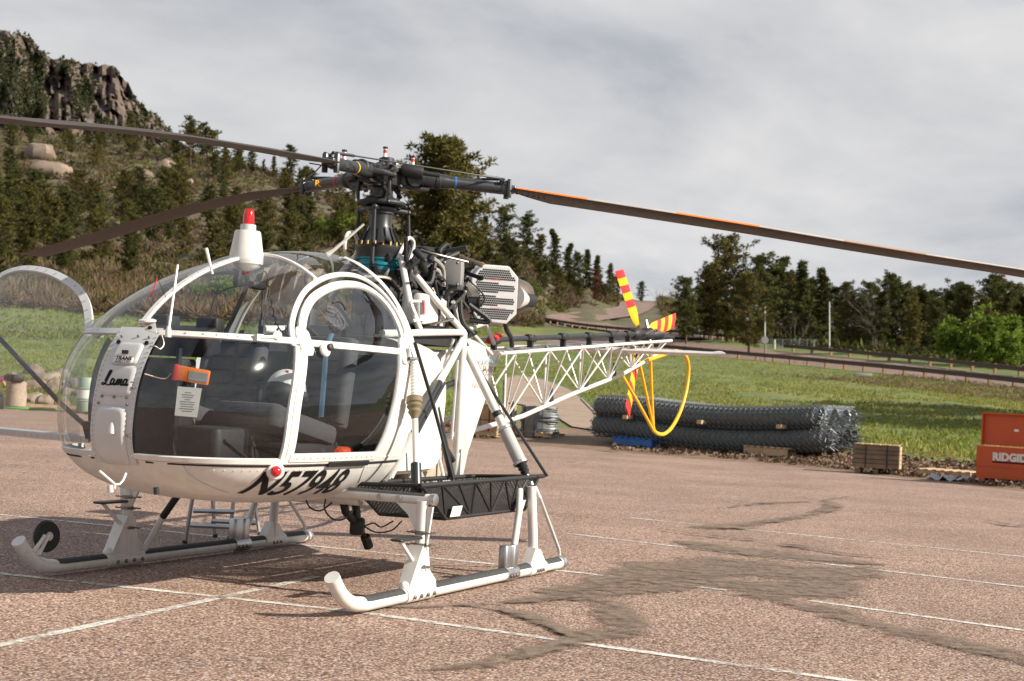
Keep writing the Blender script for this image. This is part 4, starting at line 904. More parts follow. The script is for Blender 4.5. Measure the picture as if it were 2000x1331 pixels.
b.build('screw', M_steel, nose)
b = MB()
for y in (-.10, .105): b.lathe([(.014, 0), (.014, .006)], nose_pt(cen(1.56)+y, 1.565, .014), V(1, 0, .4), 14)
b.build('cable_hole', M_hole, nose)
MB().box(nose_pt(cen(1.505), 1.505, .034), (.006, .045, .022)).build('dark_badge', mat('dark_maroon', (.05, .01, .015), .4), nose)
b = MB(); q = nose_pt(cen(1.06)+.03, 1.06, .036); b.tube([q+V(0, 0, -.035), q+V(0, 0, .0), q+V(0, 0, .03)], [.022, .022, .016], 12); b.build('cover_catch', M_white, nose)
def nose_map(y0, z0, off): return lambda u, v: nose_pt(cen(z0)+y0+u, z0+v, off)
tx = text_mesh('TRANS', .030, .15, .0012, 'CENTER', 1.25); map_mesh(tx, nose_map(.008, 1.458, .0365), 'lettering', M_ink, nose, .02)
tx = text_mesh('AERO LTD', .020, .2, 0, 'CENTER', 1.2); map_mesh(tx, nose_map(.008, 1.440, .0365), 'lettering', M_ink, nose, .02)
# the brush-script name
STK = [[(.02, .30), (.06, .36), (.14, .72), (.20, .98), (.26, 1.0), (.27, .88), (.20, .62), (.12, .28), (.04, .08), (-.06, .04), (-.08, .12), (0, .16), (.12, .08), (.26, .02), (.36, .12)],
       [(.50, .40), (.42, .46), (.36, .30), (.36, .12), (.42, .06), (.50, .22), (.53, .42), (.50, .16), (.54, .05), (.62, .16)],
       [(.62, .16), (.70, .44), (.68, .26), (.65, .05), (.70, .28), (.77, .44), (.79, .34), (.76, .05), (.80, .28), (.87, .44), (.90, .36), (.87, .12), (.92, .05), (1.0, .16)],
       [(1.14, .40), (1.06, .46), (1.0, .30), (1.0, .12), (1.06, .06), (1.14, .22), (1.18, .48), (1.14, .16), (1.18, .05), (1.26, .16)]]
b = MB()
for st in STK:
    S = smooth_path([V(a, c, 0) for a, c in st], 6); pts = []
    for i, q in enumerate(S):
        y = -.085+q[0]*.142; z = 1.305+q[1]*.088+.0*q[0]; pts.append((nose_pt(cen(1.33)+y, z, .028), V(1, 0, .12)))
    ww = []
    for i in range(len(S)):
        t = S[min(i+1, len(S)-1)]-S[max(i-1, 0)]; ww.append(.0055+.006*abs(t[1])/(np.linalg.norm(t)+1e-6))
    ribbon(b, pts, ww, 0, .0012)
b.build('lettering', M_ink, nose)
# pod on the nose: gps puck, bracket, whip aerials, cable
q = at(288, 627, 7.95); b = MB(); b.lathe([(.0, .012), (.03, .011), (.047, .004), (.047, -.004), (.03, -.012), (.0, -.013)], q, (0.1, 0, 1), 24); b.build('antenna_puck', M_white, HELI)
a0 = at(283, 652, 7.93); a1 = at(306, 652, 7.9); a2 = at(303, 630, 7.95); a3 = at(276, 631, 8.0); b = MB(); b.plate([a0+V(0, 0, .02), a1, a2, a3], .006); b.build('antenna_bracket', M_white, HELI)
b = MB(); b.lathe([(.012, 0), (.012, .008)], (a1+a2)/2*.6+(a0+a3)/2*.4+V(.01, .004, 0), (.9, .4, 0), 14); b.build('bracket_hole', M_hole, HELI)
b = MB(); p0 = at(329, 648, 7.95); p1 = at(347, 518, 8.1); b.tube([p0, p0*.8+p1*.2, p1], [.007, .007, .006], 8); b.build('whip_aerial', M_white, HELI); MB().lathe([(.016, -.03), (.018, 0), (.009, .03)], p0, (0, 0, 1), 12).build('aerial_base', M_white, HELI)
b = MB(); p0 = at(415, 536, 8.35); p1 = at(403, 486, 8.4); b.tube([p0, p1], [.007, .010], 8); b.build('stub_aerial', M_white, HELI)
b = MB(); b.tube(smooth_path([at(316, 655, 7.9), at(320, 672, 7.9), at(313, 682, 7.88), at(303, 677, 7.86), at(292, 677, 7.85)], 5), .004, 6); b.build('cable', M_steel, HELI)
b = MB(); b.tube([at(325, 583, 8.15), at(307, 543, 8.1)], .0018, 4); b.build('yaw_string', M_dark, HELI); MB().tube([at(307, 543, 8.1), at(300, 565, 8.1), at(293, 580, 8.1)], [.003, .004, .005], 5).build('yaw_ribbon', M_red, HELI)
b = MB(); P_, n_ = cP(2.49, 1.63, 1, .015); b.box(P_, (.07, .02, .04)); b.tube([P_, P_+V(-.10, .05, .01)], .012, 8); b.lathe([(.028, -.008), (.028, .008)], P_+V(-.11, .055, .02), (.7, .7, .1), 14); b.build('towing_eye', M_whiteg, HELI)
# beacon on the canopy
b = MB(); o_ = V(1.735, 0, 2.185); b.lathe([(.112, -.04), (.112, .02), (.108, .04), (.086, .172), (.080, .18)], o_, (0, 0, 1), 28); bc = b.build('beacon_fairing', M_white, HELI)
MB().lathe([(.05, .178), (.053, .20), (.050, .222)], o_, (0, 0, 1), 20).build('beacon_base', M_whiteg, bc)
MB().lathe([(.038, .222), (.037, .27), (.031, .318), (.026, .325)], o_, (0, 0, 1), 20).build('beacon_lens', M_redlens, bc)
MB().lathe([(.11, -.03), (.09, -.06), (.05, -.085), (.01, -.09)], o_, (0, 0, 1), 24).build('beacon_bowl', M_white, bc)
b = MB(); b.tube([at(639, 498, 10.5), at(653, 488, 10.5), at(711, 438, 10.5)], [.02, .012, .008], 8); b.build('blade_aerial', M_white, HELI)
# port navigation lamp, registration, black strip
P_, n_ = cP(2.34, .845, 1, .0); ax = nrm((.75, .66, 0)); b = MB(); b.lathe([(.055, -.05), (.055, .05), (.048, .065), (.036, .07)], P_, ax, 24); nv = b.build('navigation_lamp', M_white, HELI); MB().lathe([(.034, .066), (.03, .085), (.016, .098), (.0, .10)], P_, ax, 20).build('lamp_lens', M_redlens, nv)
b = MB(); ribbon(b, [cP(x, .876+(.006 if x > 1.7 else .006), 1, .008) for x in np.linspace(1.36, 1.87, 14)], .034, 0, .012); b.build('step_strip', M_black, HELI)
tx = text_mesh('N57948', .345, -.08, .007, 'LEFT', .84, 1.0)
def girth(x, v):
    """height on the hull side a distance v below the belt, measured along the skin"""
    z = .858; y = float(cY(x, z)); left = v
    while left > 0 and z > .60:
        z2 = z-.003; y2 = float(cY(x, z2)); st = math.hypot(y2-y, .003); left -= st; z, y = z2, y2
    return z
def reg(u, v): x = 2.415-u*.98; return cP(x, girth(x, .262-v), 1, .003)[0]
map_mesh(tx, reg, 'lettering', M_ink, hull, .035)
# small belly fittings
b = MB(); P_, n_ = cP(2.62, .76, 1, 0); p0 = at(246, 925, 7.75); b.tube([p0, at(241, 938, 7.7), at(234, 946, 7.68), at(225, 947, 7.66)], .006, 6); b.tube([at(194, 920, 7.62), at(224, 946, 7.66)], .007, 6); b.tube([at(224, 946, 7.66), at(224, 955, 7.66)], .006, 6); b.build('pitot_tube', M_white, HELI)
for a, c, d_ in ((215, 958, 8.0), (305, 962, 8.1)): b = MB(); b.tube([at(a, c-10, d_), at(a+1, c+4, d_)], .016, 10); b.build('drain_mast', M_dark if a > 300 else M_whiteg, HELI)
# ------------------------------------------------------------------ cabin interior
for y in (.36, -.36):
    st = empty('seat', parent=HELI); b = MB(); S = []
    Mc = np.array(Matrix.Rotation(R(-11), 3, 'Y')); b.rbox((1.80, y, 1.105), (.74, .50, .13), .06, M=Mc); b.rbox((2.12, y, 1.165), (.14, .50, .15), .06, M=Mc); b.build('seat_cushion', M_seat, st)
    b = MB()
    for i in range(6): zc = 1.16+.095*i; xc = 1.30+.068+(zc-1.39)*-.176; b.tube([V(xc+.004, y-.235, zc), V(xc+.004, y+.235, zc)], .004, 5)
    for i in range(4): xx = 1.56+.15*i; b.tube([V(xx, y-.24, 1.172+(xx-1.80)*.194), V(xx, y+.24, 1.172+(xx-1.80)*.194)], .004, 5)
    o = b.build('seat_stitching', M_black, st); o['kind'] = 'stuff'
    b = MB(); b.rbox((1.70, y, .92), (.60, .42, .15), .03); b.build('seat_pan', M_black, st)
    b = MB(); Mr = np.array(Matrix.Rotation(R(-10), 3, 'Y')); b.rbox((1.30, y, 1.39), (.13, .48, .62), .05, M=Mr); b.rbox((1.345, y+.2, 1.36), (.1, .1, .5), .04, M=Mr); b.rbox((1.345, y-.2, 1.36), (.1, .1, .5), .04, M=Mr); b.build('seat_back', M_seat, st)
    b = MB()
    for dx in (1.38, 1.86):
        for dy in (-.2, .2): b.tube([V(dx, y+dy, .84), V(dx+.02, y+dy, 1.0)], .016, 6)
    b.build('seat_frame', M_black, st)
    b = MB(); b.tube([V(1.36, y+.1, 1.72), V(1.42, y+.1, 1.62), V(1.44, y+.11, 1.42), V(1.5, y+.14, 1.16)], .02, 4, sq=.2); b.build('seat_belt', mat('blue_webbing', (.25, .45, .65), .8) if y > 0 else M_black, st)
b = MB(); b.rbox((2.52, 0, 1.17), (.20, .34, .64), .03); b.rbox((2.42, 0.0, 1.60), (.16, .56, .17), .03, M=np.array(Matrix.Rotation(R(14), 3, 'Y'))); ip = b.build('instrument_console', M_black, HELI)
b = MB()
for i in range(5):
    for k_ in range(3): b.lathe([(.034, 0), (.034, .012), (.028, .014)], V(2.415, -.13+.065*i, 1.0+.1*k_), (-1, 0, 0.1), 14)
for k_ in range(5): b.lathe([(.042, 0), (.042, .014)], V(2.335, -.22+.11*k_, 1.61), (-1, 0, .2), 14)
b.build('gauge', M_steel, ip)
b = MB(); b.rbox((2.36, .20, 1.70), (.10, .16, .10), .02); b.rbox((2.30, -.22, 1.70), (.14, .20, .12), .02); b.build('radio_box', M_black, HELI)
b = MB(); b.box((2.60, .16, 1.30), (.03, .02, .5)); b.tube([V(2.5, .18, 1.45), V(2.58, .25, 1.35), V(2.6, .2, 1.2)], .008, 6); b.build('console_conduit', M_dark, HELI)
for y in (.36, -.36):
    b = MB(); b.tube(smooth_path([V(2.05, y, .84), V(2.08, y, 1.0), V(2.02, y, 1.15), V(2.03, y, 1.27)], 5), .014, 8); b.rbox((2.03, y, 1.31), (.04, .04, .12), .015); b.build('cyclic_stick', M_black, HELI)
    for dy in (-.1, .1): b = MB(); b.tube([V(2.55, y+dy, .84), V(2.62, y+dy, 1.0)], .01, 6); b.rbox((2.63, y+dy, 1.02), (.02, .09, .12), .008, M=np.array(Matrix.Rotation(R(25), 3, 'Y'))); b.build('rudder_pedal', M_dark, HELI)
b = MB(); b.tube([V(1.2, .04, .9), V(1.75, .05, 1.02), V(1.95, .05, 1.12)], .016, 8); b.rbox((1.98, .05, 1.13), (.1, .045, .045), .015); b.build('collective_lever', M_black, HELI)
for y in (-.2, .22): b = MB(); b.rbox((.82, y, 1.03), (.05, .4, .28), .03); b.rbox((1.0, y, .95), (.36, .4, .1), .03); b.build('rear_seat', M_cab, HELI)
b = MB(); b.rbox((2.50, .36, .97), (.36, .34, .24), .05); b.rbox((2.46, -.30, .97), (.36, .30, .22), .05); b.build('floor_box', M_black, HELI)
b = MB(); b.plate([V(2.25, .15, .85), V(2.62, .15, 1.02), V(2.62, .55, 1.02), V(2.25, .55, .85)], .01); b.build('kick_panel', M_dark, HELI)
# overhead: headset on its hook with a coiled lead, rolled sunshade
b = MB(); b.tube(smooth_path([V(1.56, -.1, 2.10), V(1.50, -.02, 2.02), V(1.44, .06, 1.96)], 5), [.02]*10+[.028], 6) if False else b.rbox((1.52, -.05, 2.02), (.16, .06, .05), .02)
b.rbox((1.62, -.14, 2.06), (.06, .05, .12), .02); b.build('overhead_switch_box', M_black, HELI)
b = MB(); coil = []
for i in range(70): t = i/69; c = V(1.36, -.1+.34*t, 2.13-.42*math.sin(math.pi*min(1, t*1.0))); coil.append(c+V(.018*math.cos(i*1.4), 0, .018*math.sin(i*1.4)))
b.tube(coil, .005, 5, False); b.build('coiled_lead', M_black, HELI)
b = MB(); b.tube(smooth_path([V(1.60, -.02, 2.03), V(1.72, -.2, 1.96), V(1.76, -.24, 1.82), V(1.75, -.24, 1.68)], 5), .006, 6); b.tube([V(1.52, .0, 1.98), V(1.52, .0, 1.66)], .007, 6); b.rbox((1.52, 0, 1.72), (.03, .03, .14), .01); b.build('microphone_boom', M_black, HELI)
b = MB(); rows = []
for i in range(15):
    t = i/14; y = -.16+.48*t; rows.append([V(1.20+.015*math.sin(i*2.2+k_)+.035*k_, y, 2.165-.55*y*y-.03*math.sin(i*1.7+k_*2)*.6-.03*k_*(k_-2)) for k_ in range(5)])
b.grid(rows); b.build('sunshade_roll', M_tan, HELI)
# things carried in the cabin
hm = empty('flight_helmet', (1.78, .40, 1.31)); tag(hm, 'white and black flight helmet lying on the port front seat', 'helmet')
b = MB(); b.ball((0, 0, .02), .135, 20, 14, (1.08, .9, 1)); b.build('helmet_shell', M_white, hm); b = MB(); b.ball((.045, .0, .0), .122, 20, 12, (1.05, .98, .82)); b.build('visor', M_black, hm)
b = MB(); b.lathe([(.035, -.01), (.032, .02), (.018, .028)], V(-.03, .115, -.02), (0, 1, 0), 14); b.build('ear_cup', M_black, hm); MB().rbox((.06, .04, .115), (.012, .02, .06), .004).build('helmet_strap', M_red, hm)
q = np.array([2.835, .44, 1.392]); t1 = nrm(V(-.55, .84, -.13)); up_ = nrm(V(.1, 0, 1)); n3 = nrm(np.cross(t1, up_)); up_ = np.cross(n3, t1); Mb = np.stack([t1, n3, up_], 1)
bt = empty('battery_lamp'); tag(bt, 'orange boxed emergency beacon stuck inside the port windscreen', 'beacon'); b = MB(); b.rbox(q-n3*.0-V(.05, .03, 0), (.19, .06, .085), .012, M=Mb); b.build('case', M_orange, bt)
b = MB(); nn3 = n3 if n3[0] > 0 else -n3; b.box(q-V(.05, .03, 0)+nn3*.031+t1*.03, (.11, .004, .052), M=Mb); b.build('label_plate', M_inkg, bt)
b = MB(); b.rbox(q-V(.05, .03, 0)-t1*.1, (.03, .065, .092), .01, M=Mb); b.build('end_cap', M_red, bt); b = MB(); b.tube(smooth_path([q-t1*.12-V(.04, .03, .01), q-t1*.16-V(.04, .03, .05), q-t1*.26-V(.02, .03, .04)], 5), .004, 6); b.build('lead', mat('pale_lead', (.6, .4, .33), .6), bt)
q = np.array([2.865, .437, 1.235]); t1 = nrm(V(-.42, .9, -.03)); n3 = nrm(np.cross(t1, V(0.05, 0, 1))); n3 = n3 if n3[0] > 0 else -n3; up_ = nrm(np.cross(n3, t1)); up_ = up_ if up_[2] > 0 else -up_
pp = tag(empty('paper_sheet'), 'white printed sheet taped inside the port windscreen', 'paper'); c0 = q-n3*.025
b = MB(); b.plate([c0+t1*a+up_*c for a, c in ((-.07, -.085), (.06, -.085), (.075, .085), (-.065, .085))], .002); b.build('sheet', M_paper, pp)
b = MB()
for i, L in enumerate((.03, .06, .05, .03, .07, .07, .06, .07, .05)): cc = c0+n3*.0025+up_*(.055-.0135*i); b.plate([cc-t1*L*.6-up_*.0016, cc+t1*L*.6-up_*.0016, cc+t1*L*.6+up_*.0016, cc-t1*L*.6+up_*.0016], .0008)
b.build('printed_lines', M_inkg, pp)
b = MB(); b.rbox((1.30, .50, .90), (.26, .22, .13), .05, rz=.3); b.rbox((1.48, .52, .885), (.16, .18, .09), .04, rz=-.2); o = b.build('gear_bag', mat('red_orange_nylon', (.75, .08, .02), .7, scale=14, bump=.3), None); tag(o, 'red-orange bag on the cabin floor behind the port door', 'bag')
def worn_print(n, w, h, seed):
    """a line of print too worn to read: broken strokes"""
    g_ = np.random.default_rng(seed); me = bpy.data.meshes.new('print'); vs_ = []; fs_ = []
    for i in range(n):
        for k in range(2):
            x = w*(i+.15+.4*k)/n; y0 = h*g_.uniform(0, .35); y1 = h*g_.uniform(.55, 1); t_ = w/n*g_.uniform(.12, .3); o = len(vs_); vs_ += [(x, y0, 0), (x+t_, y0, 0), (x+t_+.1*h, y1, 0), (x+.1*h, y1, 0)]; fs_.append((o, o+1, o+2, o+3))
    me.from_pydata(vs_, [], fs_); return me
# ------------------------------------------------------------------ mast, gearbox, rotor head
def onp(px, py, ax, val):
    """the point of the plane x, y or z = val on a line of sight"""
    d = ray(px, py); i = 'xyz'.index(ax); return CAM+d*((val-CAM[i])/d[i])
b = MB(); b.lathe([(.15, 1.78), (.17, 1.9), (.185, 2.12), (.165, 2.27)], (0, 0, 0), n=28); gb = b.build('gearbox_case', M_dark, HELI)
MB().lathe([(.158, 2.255), (.16, 2.28), (.150, 2.285), (.150, 2.30), (.162, 2.305), (.162, 2.325), (.150, 2.33), (.150, 2.345), (.165, 2.35), (.165, 2.362)], (0, 0, 0), n=32).build('gearbox_ring', M_teal, gb)
b = MB(); b.lathe([(.165, 2.36), (.17, 2.40), (.185, 2.43), (.185, 2.455), (.165, 2.46), (.15, 2.475), (.095, 2.60), (.088, 2.62), (.088, 2.70), (.10, 2.705), (.10, 2.73), (.075, 2.735), (.07, 2.80)], (0, 0, 0), n=32); ms = b.build('mast_housing', M_dark, HELI)
b = MB()
for k_ in range(18):
    a = k_*math.pi/9; b.lathe([(.009, 0), (.009, .028), (.005, .032)], V(.172*math.cos(a), .172*math.sin(a), 2.455), n=6)
b.build('flange_bolt', M_brass, ms)
b = MB()
for k_ in range(14):
    a = k_*2*math.pi/14; d_ = V(math.cos(a), math.sin(a), 0); b.plate([d_*.10+V(0, 0, 2.59), d_*.15+V(0, 0, 2.477), d_*.165+V(0, 0, 2.477), d_*.108+V(0, 0, 2.60)], .006)
b.build('housing_rib', M_dark, ms)
AZ = 128.1065
DIRS = [V(math.cos(R(AZ-120*k_)), math.sin(R(AZ-120*k_)), 0) for k_ in range(3)]
# swash plate: lower and upper stars, control rods
b = MB(); b.lathe([(.11, 2.725), (.12, 2.735), (.12, 2.75), (.11, 2.76)], (0, 0, 0))
for a in (18, 138, 258): d_ = V(math.cos(R(a)), math.sin(R(a)), 0); b.tube([d_*.05+V(0, 0, 2.745), d_*.225+V(0, 0, 2.735)], [.026, .018], 8); b.ball(d_*.225+V(0, 0, 2.735), .022, 10, 6)
sw = b.build('swash_plate', M_dark, HELI)
b = MB(); b.lathe([(.09, 2.765), (.185, 2.772), (.19, 2.785), (.185, 2.80), (.13, 2.808), (.11, 2.83), (.085, 2.84)], (0, 0, 0), n=30); b.build('rotating_star', M_black, sw)
b = MB()
for a, lo, f_ in ((18, 2.17, 1.02), (138, 2.17, 1.06), (258, 2.15, 1.04)): d_ = V(math.cos(R(a)), math.sin(R(a)), 0); b.tube([d_*.225+V(0, 0, 2.735), d_*.225*f_+V(0, 0, 2.5), d_*.22*f_+V(0, 0, lo)], [.011, .019, .017], 8)
islands(b.build('control_rod', M_black, sw))
b = MB()
for k_ in range(3):
    a = R(AZ-120*k_+38); d_ = V(math.cos(a), math.sin(a), 0); b.tube([d_*.18+V(0, 0, 2.785), d_*.19+V(0, 0, 2.87), d_*.185+V(0, 0, 2.985)], [.010, .017, .012], 8); b.ball(d_*.18+V(0, 0, 2.785), .018, 8, 6)
o = b.build('pitch_link', M_dark, sw); o['kind'] = 'stuff'
b = MB(); b.tube([V(.07, .05, 2.80), V(.13, .1, 2.86), V(.08, .06, 2.92)], .016, 6); b.tube([V(-.07, -.05, 2.80), V(-.13, -.1, 2.86), V(-.08, -.06, 2.92)], .016, 6); b.tube([V(-.05, .07, 2.80), V(-.12, .10, 2.85), V(-.06, .07, 2.91)], .016, 6); islands(b.build('scissor_link', M_black, sw))
hub = empty('rotor_head', parent=HELI)
b = MB(); b.lathe([(.055, 2.93), (.06, 3.10), (.05, 3.13), (.02, 3.135)], V(.05, .06, 0), n=14); b.lathe([(.05, 2.93), (.052, 3.09), (.03, 3.11)], V(-.07, .0, 0), n=14); b.build('hub_cap', M_black, hub)
b = MB(); b.lathe([(.07, 2.80), (.085, 2.86), (.085, 2.90), (.13, 2.925), (.145, 2.97), (.145, 3.03), (.11, 3.06), (.07, 3.085), (.055, 3.10), (.03, 3.105)], (0, 0, 0), n=24); b.build('hub_body', M_dark, hub)
b = MB()
for k_ in range(3):
    d_ = DIRS[k_]; s_ = V(-d_[1], d_[0], 0)
    b.tube([d_*.16+V(0, 0, 2.905), d_*.16+V(0, 0, 3.065)], .062, 14); b.tube([d_*.24-s_*.085+V(0, 0, 2.99), d_*.24+s_*.085+V(0, 0, 2.99)], .062, 14)
    b.plate([d_*.2+s_*.05+V(0, 0, 3.045), d_*.44+s_*.03+V(0, 0, 3.01), d_*.44-s_*.03+V(0, 0, 3.01), d_*.2-s_*.05+V(0, 0, 3.045)], .016)
islands(b.build('flapping_hinge', M_dark, hub))
for k_ in range(3):                                   # drag dampers, pitch horns and clevis plates of each arm
    d_ = DIRS[k_]; s_ = V(-d_[1], d_[0], 0); a_ = empty('blade_arm', parent=hub)
    b = MB(); b.lathe([(.022, 0), (.045, .01), (.05, .03), (.05, .15), (.045, .17), (.02, .175), (.016, .30)], d_*.12-s_*.10+V(0, 0, 3.05), nrm(d_-s_*.12-V(0, 0, .1)), 14); b.build('drag_damper', M_black, a_)
    b = MB(); b.tube([d_*.34+s_*.02+V(0, 0, 2.99), d_*.30+s_*.12+V(0, 0, 2.985), d_*.16+s_*.15+V(0, 0, 2.985)], [.03, .024, .018], 10); b.ball(d_*.16+s_*.15+V(0, 0, 2.985), .026, 10, 8); b.build('pitch_horn', M_black, a_)
    b = MB()
    for z in (2.93, 3.05): b.plate([d_*.10+s_*.07+V(0, 0, z), d_*.36+s_*.045+V(0, 0, z-.01), d_*.36-s_*.045+V(0, 0, z-.01), d_*.10-s_*.07+V(0, 0, z)], .02)
    b.build('clevis_plate', M_black, a_)
    b = MB(); b.lathe([(.058, 0), (.066, .01), (.066, .04), (.058, .05)], d_*.40+V(0, 0, 2.995), d_, 18); b.lathe([(.066, 0), (.066, .02)], d_*.30+V(0, 0, 2.995), d_, 18); b.build('sleeve_flange', M_black, a_)
g = np.random.default_rng(3); b = MB()
for i in range(44):
    a = g.random()*6.28; r_ = g.uniform(.09, .2); z = g.uniform(2.88, 3.09); c = V(r_*math.cos(a), r_*math.sin(a), z); b.lathe([(g.uniform(.01, .02), -.012), (g.uniform(.008, .016), .016)], c, nrm(c*V(1, 1, 0)+V(0, 0, g.normal()*.06)), 6)
b.build('hub_bolt', M_steel, hub)
for px, py in ((672, 312), (752, 305), (806, 322)):
    q = onp(px, py, 'y', {672: .12, 752: 0., 806: -.05}[px]); b = MB(); b.lathe([(.016, -.02), (.017, .0), (.014, .005), (.014, .055), (.019, .058), (.019, .068)], q, n=14); sg = b.build('sight_glass', M_white, hub); MB().lathe([(.0152, .022), (.0152, .045)], q, n=14, caps=False).build('red_band', M_red, sg)
    MB().lathe([(.0195, .056), (.0195, .070), (.012, .072)], q, n=14).build('sight_cap', M_dark, sg); MB().lathe([(.045, -.06), (.045, -.02), (.02, -.015)], q, n=14).build('damper_pot', M_dark, hub)
# blades: z along the span follows the static droop
DROOP = [([.3, .88, 1.61, 2.35, 3.08, 3.83, 4.58, 5.52], [3.0, 2.985, 2.935, 2.884, 2.832, 2.771, 2.714, 2.650]),
         ([.3, 1.05, 2.16, 3.4, 4.14, 4.76, 5.52], [2.995, 2.936, 2.835, 2.707, 2.612, 2.522, 2.43]),
         ([.3, .71, 1.0, 1.73, 2.54, 3.42, 4.39, 5.46, 5.52], [3.0, 2.99, 2.976, 2.941, 2.890, 2.801, 2.69, 2.585, 2.578])]
CH = .34
def foil(n=9):
    o = []
    for i in range(n+1): u = i/n; o.append((u, .06*1.2*(1.45*math.sqrt(u)-.63*u-1.76*u*u+1.42*u**3-.5*u**4)*1.6))
    up_ = o; lo = [(u, -h*.8) for u, h in o[::-1]][1:-1]; return up_+lo
FO = foil()
BANDS = [(1.03, 1.62, 'o'), (1.62, 2.36, 'w'), (2.36, 3.08, 'o'), (3.08, 3.83, 'w'), (3.83, 4.58, 'f'), (4.58, 5.72, 'w')]
M_fadeo = mat('faded_orange_paint', (.36, .20, .13), .55); M_bladew = mat('worn_white_blade_paint', (.42, .39, .36), .55)
for k_ in range(3):
    d_ = DIRS[k_]; s_ = V(d_[1], -d_[0], 0)           # leading edge side: the head turns clockwise seen from above
    zf = lambda r_: float(np.interp(r_, *DROOP[k_])); bl = empty('rotor_blade', parent=HELI)
    pc = lambda r_: d_*r_+V(0, 0, zf(r_) if r_ < 5.5 else zf(5.45)-(r_-5.45)*.08)
    b = MB(); b.tube([pc(.28), pc(.42), pc(.5), pc(.53), pc(.95), pc(1.0)], [.062, .062, .055, .047, .047, .04], 16); b.build('blade_sleeve', M_dark, bl)
    MB().tube([pc(.56), pc(.575)], .0485, 16).build('colour_band', [M_blue, M_yellow, M_red][k_], bl)
    b = MB(); b.rbox(pc(.985), (.14, .10, .06), .02, rz=math.atan2(d_[1], d_[0]));
    for e_ in (-.045, .045): b.lathe([(.022, -.07), (.022, .06), (.012, .075)], pc(.99)+s_*e_, n=8)
    b.tube([pc(.93)+s_*.03+V(0, 0, .03), pc(.93)+s_*.06+V(0, 0, .06)], .02, 8); b.build('blade_fork', M_dark, bl)
    b = MB(); rows = []
    for r_ in np.concatenate([[1.03, 1.06, 1.2, 1.4], np.linspace(1.6, 5.70, 34), [5.72]]):
        c_ = CH*min(1, .42+.58*(r_-1.03)/.32) if r_ < 1.35 else CH; tw = R(5.5-3*(r_-1)/4.5); ring = []
        for u, h in FO:
            q = s_*(CH*.25-u*c_)+V(0, 0, h*c_*(1.15 if r_ < 5.71 else .7)); ring.append(pc(r_)+s_*(q@s_)*math.cos(tw)+V(0, 0, q[2]+(q@s_)*math.sin(tw)))
        rows.append(ring+[ring[0]])
    b.grid(rows); n0 = len(rows[0]); b.f.append(tuple(range(n0-1))); b.f.append(tuple((len(rows)-1)*n0+i for i in range(n0-1))); b.build('blade_skin', M_blade, bl, sharp=50)
    for r0, r1, c_ in BANDS:                         # painted leading edge
        b = MB(); rows = []
        for r_ in np.linspace(r0, r1, 8):
            tw = R(5.5-3*(r_-1)/4.5); ring = []; cc = CH if r_ > 1.35 else CH*min(1, .42+.58*(r_-1.03)/.32)
            for u, h in [(.016, 1), (.009, 1), (.004, 1), (0, 0), (.0015, -1), (.003, -1)]:
                hh = (.06*1.2*(1.45*math.sqrt(u)-.63*u-1.76*u*u)*1.6*(1 if h > 0 else -.8) if u else 0)*1.15*cc; e_ = .0016
                y_ = CH*.25-u*cc+e_; ring.append(pc(r_)+s_*y_*math.cos(tw)+V(0, 0, hh+e_*h*1.5+y_*math.sin(tw)))
            rows.append(ring)
        b.grid(rows); b.build('leading_edge_stripe', {'o': M_orange, 'w': M_bladew, 'f': M_fadeo}[c_], bl)
    b = MB()
    for i in range(6): b.lathe([(.011, -.004), (.011, .002)], pc(1.06+.045*i)-V(0, 0, .026)-s_*.0+s_*.02, n=10)
    b.build('root_hole', M_hole, bl)
    if k_ == 2:
        tx = text_mesh('R2', .07, 0, .002, 'CENTER'); f_ = lambda u, v: pc(.80)+nrm(np.cross(V(0, 0, 1), V(.908, .418, 0)))*u*1.0+V(0, 0, v-.025+.02*u)+V(.908, .418, 0)*(.075-.2*u)
        map_mesh(tx, f_, 'lettering', M_yellow, bl)
b = MB()
for k_ in range(3):
    a = DIRS[k_]*.96+V(0, 0, float(np.interp(.96, *DROOP[k_]))+.075); c = DIRS[(k_+1) % 3]*.96+V(0, 0, float(np.interp(.96, *DROOP[(k_+1) % 3]))+.075)
    t = nrm(c-a); b.tube([a, a+t*.18, a+t*.2, c-t*.2, c-t*.18, c], [.011, .011, .0055, .0055, .011, .011], 8)
islands(b.build('blade_spacing_cable', M_dark, HELI))
